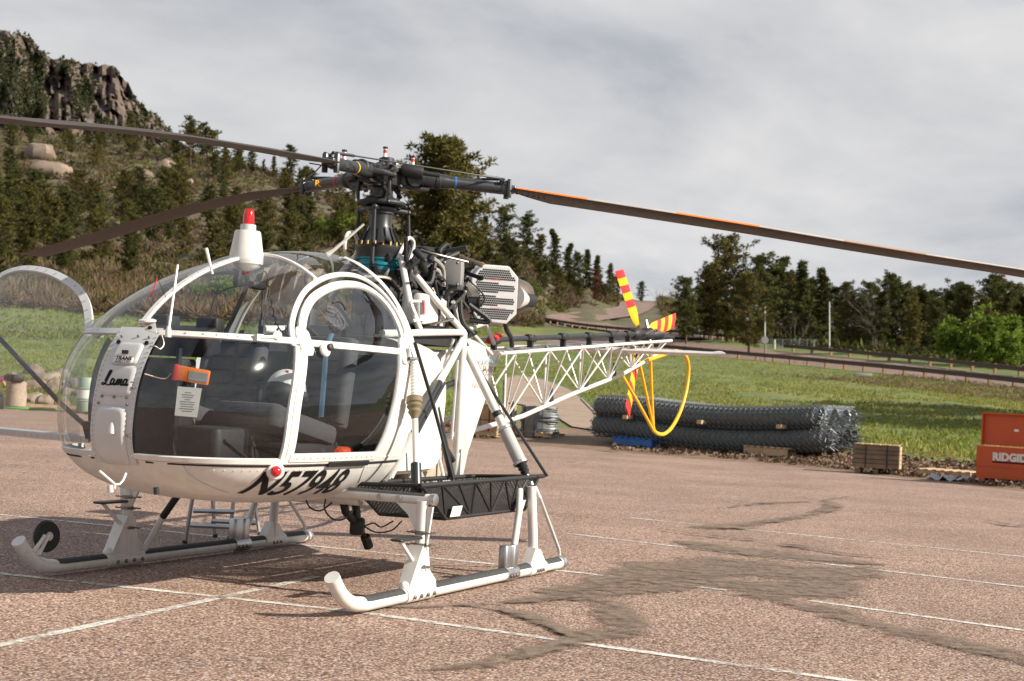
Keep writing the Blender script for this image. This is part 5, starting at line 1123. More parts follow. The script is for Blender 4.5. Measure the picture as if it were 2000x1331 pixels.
# ------------------------------------------------------------------ centre frame
def bar(nm, pts, r, m=None, par=None, n=10): b_ = MB(); b_.tube(pts, r, n); return b_.build(nm, m or M_white, par or HELI)
FRM = empty('centre_frame', parent=HELI)
W2 = .5; nodeA = V(-.53, .5, 1.84)
for s_ in (1, -1):
    F_ = V(1, s_, 1)
    bar('frame_tube', [V(.75, .5, 1.76)*F_, nodeA*F_], .026, par=FRM); bar('frame_tube', [nodeA*F_, V(-.53, .5, .69)*F_], .032, par=FRM)
    qa, qb, qc, qd = onp(903, 665, 'y', .52)*F_, onp(858, 748, 'y', .68)*F_, onp(806, 846, 'y', .78)*F_, onp(762, 932, 'y', .66)*F_
    bar('frame_tube', [qa, qb], .028, par=FRM); bar('dark_frame_tube', [qb, qc], .022, M_dark, FRM, 12); bar('dark_frame_tube', [qb+V(-.07, 0, 0), qc+V(-.07, 0, .01)], .018, M_dark, FRM, 12); bar('frame_tube', [qc, qd], .026, par=FRM); bar('frame_tube', [V(.72, .6, .9)*F_, V(.60, .52, .62)*F_], .022, par=FRM); bar('frame_tube', [V(.80, .55, .82)*F_, V(.62, .5, .62)*F_], .018, par=FRM)
    bar('frame_tube', [V(.72, .45, .64)*F_, V(-.6, .45, .66)*F_], .03, par=FRM); bar('frame_tube', [nodeA*F_, V(-.12, .17, 2.38)*F_], .0, par=FRM) if False else None
    # pylon struts up to the gearbox
    t_ = onp(783, 503, 'y', .2) if s_ > 0 else V(*onp(783, 503, 'y', .2))*V(1, -1, 1)
    bar('pylon_strut', [V(*t_), V(*(onp(802, 600, 'y', .42)))*F_ if s_ < 0 else onp(802, 600, 'y', .42), V(.12, .48, 1.78)*F_], .026, par=FRM); bar('pylon_strut', [V(*t_), (onp(850, 585, 'y', .46))*(1 if s_ > 0 else F_), nodeA*F_], .026, par=FRM)
b = MB(); lp = smooth_path([onp(777, 505, 'y', .2), onp(788, 480, 'y', .2), onp(799, 465, 'y', .2), onp(808, 475, 'y', .2), onp(803, 500, 'y', .2), onp(785, 520, 'y', .2)], 5); b.tube(lp, .014, 8); b.build('hoisting_loop', M_white, FRM)
b = MB(); lp = smooth_path([onp(692, 520, 'y', -.2), onp(674, 490, 'y', -.2), onp(678, 458, 'y', -.2), onp(692, 456, 'y', -.2), onp(699, 480, 'y', -.2), onp(690, 510, 'y', -.2)], 5); b.tube(lp, .014, 8); b.build('hoisting_loop', M_white, FRM)
for pts, r_, m_ in [([V(.75, .45, 1.74), V(-.53, .45, 1.80)], .012, M_white), ([V(-.53, .5, 1.84), V(-.53, -.5, 1.84)], .024, M_white), ([V(-.53, .5, .7), V(-.53, -.5, .7)], .026, M_white), ([V(-.4, .48, 1.78), V(-.4, .3, 1.2), V(-.42, .45, .7)], .014, M_white), ([V(-.53, .5, 1.2), V(-.53, -.5, .72)], .016, M_whiteg), ([V(-.45, .50, 1.62), V(-.48, .47, 1.0)], .012, M_whiteg)]: bar('frame_tube', pts, r_, m_, FRM, 8)
bar('fuel_hose', smooth_path([onp(893, 745, 'y', .45), onp(866, 758, 'y', .48), onp(850, 785, 'y', .52), onp(858, 830, 'y', .55), onp(868, 870, 'y', .58), onp(885, 900, 'y', .6)], 6), .024, M_black)
bar('brace_rod', [onp(810, 670, 'y', .82), onp(846, 790, 'y', .82), onp(885, 935, 'y', .95)], .013, M_black)
bar('brace_rod', [onp(852, 795, 'y', .6), onp(882, 930, 'y', .62)], .026, M_dark)
# fuel tank
b = MB(); rows = []
prof = [(.70, 1.74), (.34, 1.735), (.16, 1.70), (.02, 1.62), (-.06, 1.50), (-.10, 1.38), (-.08, 1.1), (-.04, .84), (.02, .77), (.12, .745), (.70, .74)]
for y in np.linspace(-.62, .62, 21):
    e_ = (abs(y)/.62)**7; k_ = 1-.10*e_; rows.append([V((x-.4)*k_+.4, y, (z-1.25)*k_+1.25) for x, z in [(q[0], q[1]) for q in smooth_path([V(a, c, 0) for a, c in prof], 4)]])
b.grid(rows); n_ = len(rows[0]); b.f.append(tuple(range(n_-1, -1, -1))); b.f.append(tuple((len(rows)-1)*n_+i for i in range(n_))); b.build('fuel_tank', M_white, HELI, sharp=40)
b = MB(); b.rbox((-.33, 0, 1.47), (.34, .76, .44), .03); eb = b.build('equipment_bay', M_whiteg, HELI); b = MB(); b.tube(smooth_path([V(-.2, .40, 1.66), V(-.28, .41, 1.55), V(-.30, .41, 1.4), V(-.24, .41, 1.28)], 5), .012, 6); b.build('bay_pipe', M_white, eb); MB().box((-.05, 0, 1.765), (1.1, .93, .09)).build('engine_deck', M_black, HELI)  # equipment bay greyed to paint in the shade of its recess
MB().rbox((-.22, 0, .80), (.62, .78, .24), .04).build('lower_fairing', mat('stained_fairing', (.50, .43, .35), .6, scale=4, col2=(.30, .24, .18)), HELI)
MB().box((-.2, 0, .66), (1.0, .7, .04)).build('belly_tray', mat('stained_belly_tray', (.45, .39, .32), .6, scale=4, col2=(.25, .2, .15)), HELI)
# boom root side panels
for s_ in (1, -1):
    F_ = V(1, s_, 1); P = [onp(908, 657, 'y', .44), onp(935, 668, 'y', .40), onp(973, 690, 'y', .30), onp(955, 760, 'y', .22), onp(915, 880, 'y', .25), onp(904, 930, 'y', .42), onp(897, 930, 'y', .47)]
    P = [q*F_ for q in P]; b = MB()
    for i in range(1, 6): b.add([P[0], P[i], P[i+1]], [(0, 1, 2)])
    b.build('boom_root_panel', M_white, HELI, flip=s_ < 0)
A0, A1 = onp(942, 705, 'y', .335), onp(968, 705, 'y', .295); t_ = nrm(A1-A0)
_p0, _p2, _p4 = onp(908, 657, 'y', .44), onp(973, 690, 'y', .30), onp(915, 880, 'y', .25); _pn = nrm(np.cross(_p2-_p0, _p4-_p0)); t_ = nrm(np.cross(_pn, V(0, 0, 1))); t_ = t_ if t_[0] < 0 else -t_
def pan(px, py, off=.012):
    d = ray(px, py); q_ = CAM+d*(((_p0-CAM)@_pn)/(d@_pn))-nrm(d)*.07; return lambda u, v: q_+t_*u+V(0, 0, v)
for body, px, py, sz, m_ in ((' '*9, 941, 709, .055, M_tealink), ('SA 315 B', 942, 725, .055, M_ink), (' '*5, 942, 738, .045, M_inkg), (' '*6, 928, 754, .05, M_inkg)):
    if body == 'SA 315 B': map_mesh(text_mesh(body, sz*1.15, .25, .001, 'LEFT', 1.5), pan(px, py, .035), 'lettering', m_, HELI)
    else: map_mesh(worn_print(len(body), .055*len(body), sz*.8, len(body)), pan(px, py, .035), 'faded_print', m_, HELI)
# ------------------------------------------------------------------ engine
ENG = empty('engine', parent=HELI)
b = MB(); b.lathe([(.0, -.03), (.08, -.03), (.15, -.01), (.165, .04), (.165, .26), (.14, .34)], onp(818, 520, 'y', .12), nrm((-1, -.1, .05)), 28); b.build('compressor_drum', M_black, ENG)
b = MB(); b.lathe([(.14, 0), (.19, .1), (.19, .75), (.16, .85)], V(-.25, 0, 2.12), (-1, 0, .02), 26); b.build('engine_case', M_black, ENG); b = MB(); b.rbox((-.5, -.06, 2.10), (.86, .46, .50), .08); b.rbox((-.42, .1, 2.38), (.5, .3, .12), .04); b.build('engine_bulk', M_black, ENG); b = MB(); b.lathe([(.21, 0), (.215, .1), (.19, .35), (.17, .5)], V(-1.05, 0, 2.15), (-1, 0, .02), 26); b.build('turbine_case', M_steel, ENG)  # the two black boxes are filler, added to hide the hillside behind
b = MB(); b.lathe([(.14, -.3), (.165, -.1), (.165, .0), (.15, .12), (.10, .20), (.05, .225), (.0, .23)], onp(1004, 578, 'y', -.02), nrm((-1, .15, .02)), 30); b.build('exhaust_cone', M_exh, ENG)
th = R(42); nO = V(math.cos(th), math.sin(th), 0.02); sO = V(math.sin(th), -math.cos(th), 0); cO = onp(964, 575, 'y', .28); zO = V(0, 0, 1)
oc = [(u*1.06, v*1.04) for u, v in [(-.19, -.13), (-.11, -.235), (.12, -.235), (.2, -.15), (.2, .15), (.12, .235), (-.11, .235), (-.19, .13)]]
b = MB(); rings = []
for d_, k_ in ((-.19, .98), (-.16, 1.04), (-.06, 1.04), (-.055, .99), (-.03, .99), (-.025, 1.0), (.0, 1.0), (.006, .97)): rings.append([cO+nO*d_-sO*u*k_+zO*v*k_ for u, v in oc])
b.grid([r_+[r_[0]] for r_ in rings]); n_ = 9; b.f.append(tuple((len(rings)-1)*n_+i for i in range(8))); b.f.append(tuple(range(7, -1, -1))); ib = b.build('intake_filter', M_whiteg, ENG, sharp=30)
b = MB()
for j in range(23):
    v = -.205+.0186*j
    for i in range(20):
        u = -.175+.0186*i+(.0093 if j % 2 else 0); w = .215-max(0, abs(v)-.12)*.75
        if u < -.165 or u > .185 or abs(u-.005) > .19-max(0, abs(v)-.125)*.85: continue
        if (j in (5, 11, 17) and u > -.12) or (j in (6, 12, 16) and u > .03) or (j == 10 and u > .02): continue
        b.lathe([(.0088, 0), (.0088, .001)], cO+nO*.0075-sO*u+zO*v, nO, 6)
o = b.build('intake_hole', M_hole, ib, smooth=False); o['kind'] = 'stuff'
for v, u0, n_ in ((.115, -.07, 7), (-.13, -.02, 8)): map_mesh(worn_print(n_, .13, .022, 5+n_), (lambda v, u0: lambda u, w: cO+nO*.009-sO*(u+u0)+zO*(w+v))(v, u0), 'faded_print', M_redink, ib)
q0 = onp(1003, 582, 'y', .15); b = MB(); b.tube([onp(1000, 580, 'y', .22), onp(1008, 582, 'y', .2), onp(1024, 586, 'y', .16)], [.115, .10, .055], 20); b.build('bleed_cone', M_white, ENG); MB().tube([onp(1021, 586, 'y', .165), onp(1038, 588, 'y', .14)], .062, 20).build('bleed_hose', M_black, ENG)
b = MB(); P = onp(880, 533, 'y', .28); b.rbox(P, (.17, .20, .21), .012, rz=.35); gx = b.build('control_box', mat('grey_box_enamel', (.27, .27, .27), .5), ENG)
b = MB()
for a, c in ((868, 513), (893, 514), (868, 556), (893, 556)): b.ball(onp(a, c, 'y', .42), .012, 8, 6)
b.build('box_screw', M_steel, gx)
# oil tank in front of the engine, with straps and sight gauge
b = MB(); P = onp(830, 607, 'y', .33); b.rbox(P, (.46, .20, .24), .05); ot = b.build('oil_tank', M_white, ENG)
for a in (-.04, -.17): b = MB(); x_ = P[0]+a; lp = [V(x_, P[1]+.105, P[2]-.125), V(x_, P[1]+.107, P[2]+.10), V(x_, P[1]+.08, P[2]+.126), V(x_, P[1]-.1, P[2]+.126)]; b.tube(lp, .010, 6); b.build('tank_strap', M_dark, ot)
b = MB(); b.tube([onp(826, 586, 'y', .46), onp(826, 615, 'y', .46)], .02, 10); b.build('sight_gauge', M_alu, ot); MB().tube([onp(827, 590, 'y', .482), onp(827, 612, 'y', .482)], .008, 8).build('gauge_fluid', M_red, ot)
b = MB(); b.tube(smooth_path([onp(822, 589, 'y', .45), onp(803, 590, 'y', .45), onp(806, 606, 'y', .45), onp(815, 622, 'y', .45)], 4), .011, 8); b.tube([onp(806, 627, 'y', .45), onp(832, 624, 'y', .45)], .012, 8); b.build('oil_pipe', M_white, ot)
g = np.random.default_rng(12); mats_ = [M_black, M_dark, M_steel, M_black, M_steel, M_dark, M_black, M_black]
for i in range(64):                                   # pipework and hoses round the engine
    p0 = V(g.uniform(-1.0, .05), g.uniform(.05, .36), g.uniform(1.83, 2.50)); p1 = p0+V(g.normal()*.22, g.normal()*.12, g.normal()*.17); p1[2] = min(max(p1[2], 1.82), 2.5); p1[0] = max(p1[0], -1.05)
    md = (p0+p1)/2+g.normal(size=3)*.07; bar('engine_pipe', smooth_path([p0, md, p1], 5), g.uniform(.006, .022), mats_[g.integers(8)], ENG, 7)
for i in range(30):
    p0 = V(g.uniform(-1.0, .05), g.uniform(.1, .36), g.uniform(1.83, 2.46)); b = MB(); r_ = g.uniform(.02, .055); ax = nrm(g.normal(size=3)); L = g.uniform(.05, .14); b.lathe([(r_*.7, -L/2), (r_, -L*.4), (r_, L*.25), (r_*1.15, L*.27), (r_*1.15, L*.36), (r_*.6, L*.38), (r_*.5, L/2)], p0, ax, 12); b.build('engine_accessory', mats_[g.integers(8)], ENG)
for pts, r_, m_ in [([(868, 505), (858, 492), (872, 478), (877, 490), (862, 506)], .018, M_black), ([(845, 505), (858, 515), (866, 530), (866, 560)], .018, M_inkg), ([(846, 525), (856, 530), (861, 545)], .018, M_inkg), ([(840, 545), (855, 540), (868, 552), (871, 580), (868, 600)], .02, M_black), ([(862, 560), (850, 550), (858, 590)], .012, M_black), ([(985, 625), (990, 645), (998, 660), (1000, 678)], .022, M_dark), ([(895, 500), (910, 506), (925, 512), (940, 520)], .016, M_steel), ([(900, 498), (920, 508), (945, 516)], .010, M_brass)]:
    bar('engine_hose', smooth_path([onp(a, c, 'y', .34) for a, c in pts], 5), r_, m_, ENG, 8)
for pts in ([(888, 595), (905, 635), (930, 660), (960, 692)], [(885, 590), (897, 640), (903, 655)], [(945, 625), (958, 655), (965, 672)], [(948, 632), (925, 640), (905, 648)]): bar('engine_mount', [onp(a, c, 'y', .38 if i < 1 else .34) for i, (a, c) in enumerate(pts)], .018, M_whiteg, ENG, 8)
bar('fire_bottle', [onp(955, 666, 'y', .25), onp(975, 657, 'y', .25)], .03, M_red, ENG, 12); bar('bottle_neck', [onp(974, 658, 'y', .25), onp(980, 655, 'y', .25)], .02, M_brass, ENG, 10)
# ------------------------------------------------------------------ tail boom
BOOM = empty('tail_boom', parent=HELI)
xs_ = [-1.75, -2.75, -3.75, -4.65, -5.4, -5.95, -6.45]
def upP(x, s_): t = (x+1.75)/(-4.8); return V(x, s_*(.255-.13*t), 1.72+.36*t)
def lowP(x): return V(x, 0, float(np.interp(-x, [1.2, 1.75, 2.85, 4.09, 5.47, 6.6], [.985, 1.03, 1.17, 1.41, 1.65, 1.92])))
for s_ in (1, -1): bar('longeron', [upP(-1.35, s_), upP(-1.75, s_), upP(-6.75, s_)], .017, par=BOOM)
bar('longeron', [lowP(x) for x in (-.9, -1.2, -1.75, -2.85, -4.09, -5.47, -6.6)], .022, par=BOOM)
xl = [-1.62, -2.45, -3.35, -4.25, -5.05, -5.75, -6.4]; xu = [-1.75, -2.1, -2.9, -3.8, -4.65, -5.4, -6.05, -6.6]
for s_ in (1, -1):
    for i in range(len(xl)):
        for x in (xu[i], xu[i+1]): bar('lattice_strut', [lowP(xl[i]), upP(x, s_)], .0095, par=BOOM, n=8)
for i in range(len(xu)): bar('lattice_strut', [upP(xu[i], 1), upP(xu[i], -1)], .011, par=BOOM, n=8)
for i in range(len(xu)-1): bar('lattice_strut', [upP(xu[i], 1), upP(xu[i+1], -1)], .009, par=BOOM, n=6)
for s_ in (1, -1):
    for i in range(1, len(xu)-1): bar('lattice_strut', [lowP(xl[i]), upP(xl[i], s_)], .0075, par=BOOM, n=6)
b = MB()
for x in xl[1:6]: q = lowP(x)+V(-.14, 0, .03); b.plate([q, q+V(-.09, 0, .0), q+V(-.03, 0, .16), q+V(-.01, 0, .16)], .02)
islands(b.build('cable_bracket', M_black, BOOM))
sh = bar('drive_shaft', [V(-1.5, 0, 1.80), V(-2.53, 0, 1.88), V(-5.85, 0, 2.12)], .026, M_dark, BOOM, 12)
for x in (-2.15, -2.95, -3.75, -4.45, -5.1, -5.6):
    z = float(np.interp(-x, [1.5, 2.53, 5.85], [1.80, 1.88, 2.12])); b = MB(); b.rbox((x, 0, z), (.10, .08, .07), .02); b.lathe([(.034, -.09), (.038, -.05), (.038, .05), (.034, .09)], V(x, 0, z), (1, 0, 0), 12); b.box((x, 0, z-.07), (.04, .05, .1)); b.box((x, 0, z-.12), (.04, .36, .014)); b.build('shaft_bearing', M_black, BOOM)
# tail gearbox, rotor
TR = V(-6.5, -.17, 2.142)
tl = empty('tail_rotor', parent=HELI)
b = MB(); b.lathe([(.045, -.4), (.07, -.36), (.075, -.25), (.05, -.2), (.05, 0), (.08, .04), (.085, .16), (.05, .2)], V(-6.2, -.02, 2.13), (-1, 0, .04), 16); b.tube([V(-6.3, .0, 2.13), V(-6.4, .1, 2.14), TR], .05, 10); b.lathe([(.06, 0), (.06, .16), (.03, .2)], V(-6.45, .02, 2.12), (-1, .1, 0), 14); b.tube([V(-6.6, .05, 2.13), V(-6.95, .08, 2.14)], [.03, .015], 8); b.build('tail_gearbox', M_black, tl)
b = MB(); b.lathe([(.05, -.05), (.06, 0), (.04, .07)], TR, (0, 1, 0), 14); b.tube([V(-6.25, 0.03, 2.05), V(-6.3, -.05, 2.3)], .018, 6); b.ball(TR+V(.02, .06, .05), .04, 10, 8); b.tube([V(-5.9, .1, 2.12), V(-6.3, .08, 2.2), V(-6.6, .05, 2.15)], .01, 6); b.build('pitch_control', M_steel, tl)
for k_ in range(3):
    a = .805+k_*2*math.pi/3; dx = V(math.cos(a)*math.cos(-.10), math.cos(a)*math.sin(-.10), math.sin(a)); ny = V(.1, 1, 0); sx_ = nrm(np.cross(dx, ny)); fw_ = nrm(ny*.995-sx_*.05); sx_ = nrm(np.cross(fw_, dx))
    tb = empty('tail_rotor_blade', parent=tl); b = MB(); b.tube([TR+dx*.06, TR+dx*.16], .028, 8); b.build('blade_root', M_brass, tb)
    segs = [(.14, .42, 'y')]+[(.42+.107*i, .527+.107*i, 'r' if i % 2 == 0 else 'y') for i in range(5)]
    for r0, r1, c_ in segs:
        b = MB(); rows = []
        for r_ in (r0, (r0*2+r1)/3, (r0+2*r1)/3, r1):
            w = .085*min(1, .35+.65*(r_-.14)/.15); sl = .05 if r_ > .41 else 0
            def pt(u, h): return TR+dx*(r_+sl*(u) if r0 > .4 or r_ == r1 else r_)+sx_*w*u+fw_*h
            rows.append([pt(-1, 0), pt(-.6, .009), pt(0, .012), pt(.6, .008), pt(1, 0), pt(.6, -.006), pt(0, -.009), pt(-.6, -.006), pt(-1, 0)])
        b.grid(rows); n_ = 9; b.f += [tuple(range(8)), tuple(3*n_+i for i in range(7, -1, -1))]; b.build('blade_band', M_yellow if c_ == 'y' else M_red, tb, sharp=50)
# yellow tail guard
gd = empty('tail_guard', parent=HELI)
lp = smooth_path([onp(1318, 690, 'y', .0), onp(1262, 706, 'y', 0), onp(1240, 708, 'y', 0)], 5); bar('guard_tube', [onp(1265, 704, 'y', .05), onp(1300, 692, 'y', 0), onp(1320, 686, 'y', 0), onp(1334, 689, 'y', 0)], .022, M_yellow, gd)
bar('guard_tube', smooth_path([onp(1334, 689, 'y', 0), onp(1342, 702, 'y', 0), onp(1345, 725, 'y', 0), onp(1340, 765, 'y', 0), onp(1328, 805, 'y', 0), onp(1312, 835, 'y', 0), onp(1297, 848, 'y', 0), onp(1284, 847, 'y', 0), onp(1276, 840, 'y', 0)], 6), .022, M_yellow, gd)
for q in ([(1277, 843), (1248, 790), (1216, 735)], [(1277, 838), (1262, 770), (1248, 705)], [(1276, 835), (1273, 770), (1270, 692)]): bar('guard_strut', [onp(a, c, 'y', 0) for a, c in q], .018, M_yellow, gd)
bar('guard_strut', [onp(1237, 690, 'y', -.05), onp(1230, 720, 'y', -.05), onp(1233, 690, 'y', -.2)], .022, M_yellow, gd)
# stabiliser
b = MB(); rows = []
for y, c_, t_ in [(-1.22, .02, .004), (-1.19, .30, .02), (-.6, .36, .032), (0, .40, .036), (.6, .36, .032), (1.08, .32, .024), (1.14, .26, .035), (1.2, .10, .03), (1.25, .02, .01)]:
    rows.append([V(-5.18-c_*u+.0, y, 1.905+t_*h) for u, h in ((0, 0), (.1, .8), (.35, 1), (.7, .6), (1, 0), (.7, -.5), (.35, -.8), (.1, -.7), (0, 0))])
b.grid(rows); b.build('stabiliser', M_white, HELI, sharp=50, flip=True)
b = MB()
for y in (-.28, .2): b.rbox((-5.3, y, 1.93), (.18, .07, .06), .02)
islands(b.build('stabiliser_clamp', M_steel, HELI))
# ------------------------------------------------------------------ landing gear
for s_ in (1, -1):
    sk = empty('landing_skid', parent=HELI); Y_ = 1.19*s_; r_ = .046
    path = [V(-1.11, Y_, .06), V(1.95, Y_, .06)]+smooth_path([V(2.02, Y_, .062), V(2.14, Y_, .078), V(2.25, Y_, .125), V(2.33, Y_, .19), V(2.385, Y_, .25)], 5)
    bar('skid_tube', path, r_, M_white, sk, 18); bar('skid_toe_cap', [V(2.375, Y_, .238), V(2.392, Y_, .258)], .0475, M_white, sk, 18)
    b = MB()
    for x0, x1 in ((1.55, 2.03), (-.02, 1.18), (-.48, -.2), (-1.02, -.66)):
        rows = []
        for x in np.linspace(x0, x1, 8): rows.append([V(x, Y_+(r_+.004)*math.sin(a), .06+(x > 1.98)*.004+(r_+.004)*math.cos(a)) for a in np.linspace(-1.15, 1.15, 9)])
        b.grid(rows)
    islands(b.build('grip_tread', M_rubber, sk, flip=True))
    bar('skid_clamp', [V(-1.08, Y_, .06), V(-1.05, Y_, .06)], r_+.006, M_alu, sk, 18); bar('skid_clamp', [V(-1.13, Y_, .06), V(-1.10, Y_, .06)], r_+.002, M_alu, sk, 18)
    # front leg: tube, shoe with gusset, step
    bar('front_leg', [V(1.31, Y_, .05), V(1.31, Y_, .655)], .038, M_white, sk, 18)
    b = MB()
    for e_ in (-.028, .028): b.plate([V(1.50, Y_+e_, .10), V(1.43, Y_+e_, .19), V(1.36, Y_+e_, .36), V(1.26, Y_+e_, .36), V(1.22, Y_+e_, .2), V(1.13, Y_+e_, .13), V(1.12, Y_+e_, .06), V(1.50, Y_+e_, .05)], .012)
    b.plate([V(1.50, Y_-.04, .11), V(1.36, Y_-.05, .37), V(1.36, Y_+.05, .37), V(1.50, Y_+.04, .11)], .01); b.tube([V(1.14, Y_, .06), V(1.52, Y_, .06)], r_+.007, 18); b.ball(V(1.50, Y_, .115), .036, 12, 8); b.ball(V(1.14, Y_, .095), .04, 12, 8); b.build('leg_shoe', M_white, sk)
    b = MB()
    for x in (1.18, 1.27, 1.36, 1.45): b.lathe([(.014, 0), (.014, .012), (.006, .016)], V(x, Y_+.05, .05), (0, 1, 0), 8)
    for x in (-.03, -.08, -.13, -.52, -.57, -.62): b.lathe([(.013, 0), (.013, .014), (.006, .018)], V(x, Y_+.05, .05), (0, 1, 0), 8)
    b.build('shoe_bolt', M_steel, sk)
    zst = .42 if s_ > 0 else .47
    b = MB(); b.rbox((1.50, Y_+.0, zst), (.30, .09, .018), .02); st_ = b.build('step_plate', M_dark, sk); b = MB(); b.tube([V(1.58, Y_, zst-.01), V(1.35, Y_, zst-.19)], .013, 8); b.build('step_stay', M_white, st_)
    b = MB()
    for dz in (.03, -.05, -.19): b.lathe([(.041, -.012), (.041, .012)], V(1.31, Y_, zst+dz), n=18, caps=False); b.tube([V(1.28, Y_-.09, zst+dz), V(1.28, Y_+.09, zst+dz)], .006, 6); b.tube([V(1.34, Y_-.09, zst+dz), V(1.34, Y_+.09, zst+dz)], .006, 6)
    o = b.build('step_clamp', M_steel, st_); o['kind'] = 'stuff'
    # cross arm with web
    yi = .52*s_; bar('cross_arm', [V(1.28, yi, .655), V(1.28, 1.19*s_+.05*s_, .665)], .035, M_white, sk, 16); b = MB(); b.plate([V(1.31, 1.17*s_, .38), V(1.31, 1.17*s_, .63), V(1.31, 1.0*s_, .63), V(1.31, 1.09*s_, .56), V(1.31, 1.14*s_, .47)], .02); b.plate([V(1.31, 1.24*s_, .36), V(1.31, 1.22*s_, .62), V(1.31, 1.27*s_, .62)], .02); b.build('arm_web', M_white, sk)
    b = MB(); rows = [[V(1.28+.037*math.sin(a), y, .66+.040*math.cos(a)) for a in np.linspace(-.9, .9, 7)] for y in np.linspace(.62*s_, 1.2*s_, 6)]; b.grid(rows); b.build('arm_tread', M_rubber, sk)
    b = MB(); b.lathe([(.04, 0), (.04, .03), (.02, .034)], V(1.28, 1.24*s_, .665), (0, s_, 0), 14)
    for y in (.88, 1.02): b.lathe([(.02, .05), (.02, .066)], V(1.28, y*s_, .66), (1, 0, 0), 10)
    b.build('arm_bolt', M_alu, sk)
    # rear legs
    bar('rear_leg', [V(-.56, Y_, .06), V(-.53, 1.15*s_, .68)], [.038, .035], M_white, sk, 16); b = MB(); b.tube([V(-.42, Y_, .06), V(-.72, Y_, .06)], r_+.007, 18); b.plate([V(-.42, Y_, .10), V(-.50, Y_, .22), V(-.60, Y_, .2), V(-.70, Y_, .1)], .07); b.build('leg_shoe', M_white, sk)
    bar('rear_leg', [V(-.14, Y_, .1), V(-.30, 1.16*s_, .50), V(-.38, 1.12*s_, .66)], .026, M_white, sk, 12); b = MB(); b.tube([V(.0, Y_, .06), V(-.2, Y_, .06)], r_+.008, 18); b.rbox((-.06, Y_-.01, .18), (.13, .07, .18), .02); b.rbox((-.15, Y_+.01, .17), (.09, .05, .2), .02); b.build('wheel_bracket', M_alu, sk)
    bar('tie_rod', [V(-1.06, Y_, .12), V(-1.04, Y_, .17), V(-.56, Y_+.02*s_, .60), V(-.55, 1.17*s_, .68)], .014, M_whiteg, sk, 8)
    if s_ < 0: bar('leg_brace', [V(1.14, -1.15, .12), onp(318, 1010, 'y', -.98)], .024, M_white, sk, 12); bar('leg_brace', [onp(318, 1010, 'y', -.98), onp(347, 968, 'y', -.85)], .026, M_black, sk, 12)
    # rear oleo and front spring strut
    T_, B_ = V(-.64, .47*s_, 1.72), V(-.60, 1.12*s_, .68); ol = empty('oleo_strut', parent=HELI); L_ = lambda t: T_*(1-t)+B_*t
    bar('oleo_tube', [L_(0), L_(.60)], .034, M_white, ol, 16); bar('oleo_collar', [L_(.47), L_(.505)], .040, M_black, ol, 16)
    b = MB(); pr_ = []
    for i in range(56): pr_.append((.046+.007*(i % 2), .005*i))
    b.lathe(pr_, L_(.60), B_-T_, 18); b.build('oleo_bellows', M_whiteg, ol); b = MB(); b.lathe([(.06, -.02), (.06, .0), (.05, .005)], L_(.60), B_-T_, 18); b.lathe([(.055, .275), (.062, .28), (.062, .30)], L_(.60), B_-T_, 18); islands(b.build('oleo_flange', M_alu, ol))
    b = MB(); b.lathe([(.05, .30), (.035, .32), (.042, .335), (.03, .35), (.038, .365), (.026, .385), (.03, .40)], L_(.60), B_-T_, 16); b.build('oleo_boot', M_black, ol); bar('oleo_rod', [L_(.9), L_(1)], .024, M_alu, ol, 10)
    bar('oleo_line', [V(-.66, .44*s_, 1.80), V(-.68, .62*s_, 1.50), V(-.66, 1.22*s_, .76)], .013, M_black, ol, 8)
    T2, B2 = V(.86, .82*s_, 1.60), V(1.16, 1.06*s_, .70); L2 = lambda t: T2*(1-t)+B2*t; sp = empty('spring_strut', parent=HELI); b = MB(); b.lathe([(.022+.006*(i % 2), .012*i) for i in range(26)], L2(.02), B2-T2, 14); b.build('strut_bellows', M_white, sp)
    b = MB(); b.lathe([(.03, 0), (.055, .01), (.058, .05), (.048, .06), (.055, .08), (.04, .10), (.046, .12), (.028, .15), (.024, .17)], L2(.30), B2-T2, 16); b.build('strut_boot', M_boot, sp); bar('strut_rod', [L2(.42), L2(.80)], .022, M_white, sp, 12); bar('strut_rod', [L2(.80), L2(1.02)], .036, M_dark, sp, 12)
    # cargo basket
    bk = empty('cargo_basket', parent=HELI); y0, y1 = .74*s_, 1.28*s_
    R0 = [V(1.18, .58*s_, .715), V(1.22, 1.13*s_, .745), V(-.70, 1.13*s_, .75), V(-.70, .58*s_, .715)]; R1 = [V(.86, .62*s_, .50), V(.76, 1.08*s_, .50), V(-.58, 1.08*s_, .50), V(-.58, .62*s_, .50)]
    b = MB(); b.tube([R0[1]+V(.03, 0, 0), R0[2]-V(.10, 0, 0)], .017, 8); b.tube([R0[0]+V(.03, 0, 0), R0[3]], .017, 8); b.tube([R0[0]+V(0, -.05*s_, 0), R0[1]], .015, 8); b.tube([R0[3], R0[2]], .015, 8)
    for i in range(4): b.tube([R1[i], R1[(i+1) % 4]], .014, 8); b.tube([R0[i], R1[i]], .013, 8)
    for t0, t1 in ((.15, .0), (.15, .3), (.42, .3), (.42, .55), (.68, .55), (.68, .8), (.9, .8), (.28, .3), (.55, .55), (.8, .8)):
        b.tube([R0[1]*(1-t0)+R0[2]*t0, R1[1]*(1-t1)+R1[2]*t1], .010, 6); b.tube([R0[0]*(1-t0)+R0[3]*t0, R1[0]*(1-t1)+R1[3]*t1], .010, 6)
    for t in (.2, .4, .6, .8): b.tube([R1[0]*(1-t)+R1[3]*t, R1[1]*(1-t)+R1[2]*t], .010, 6)
    b.build('basket_frame', M_black, bk)
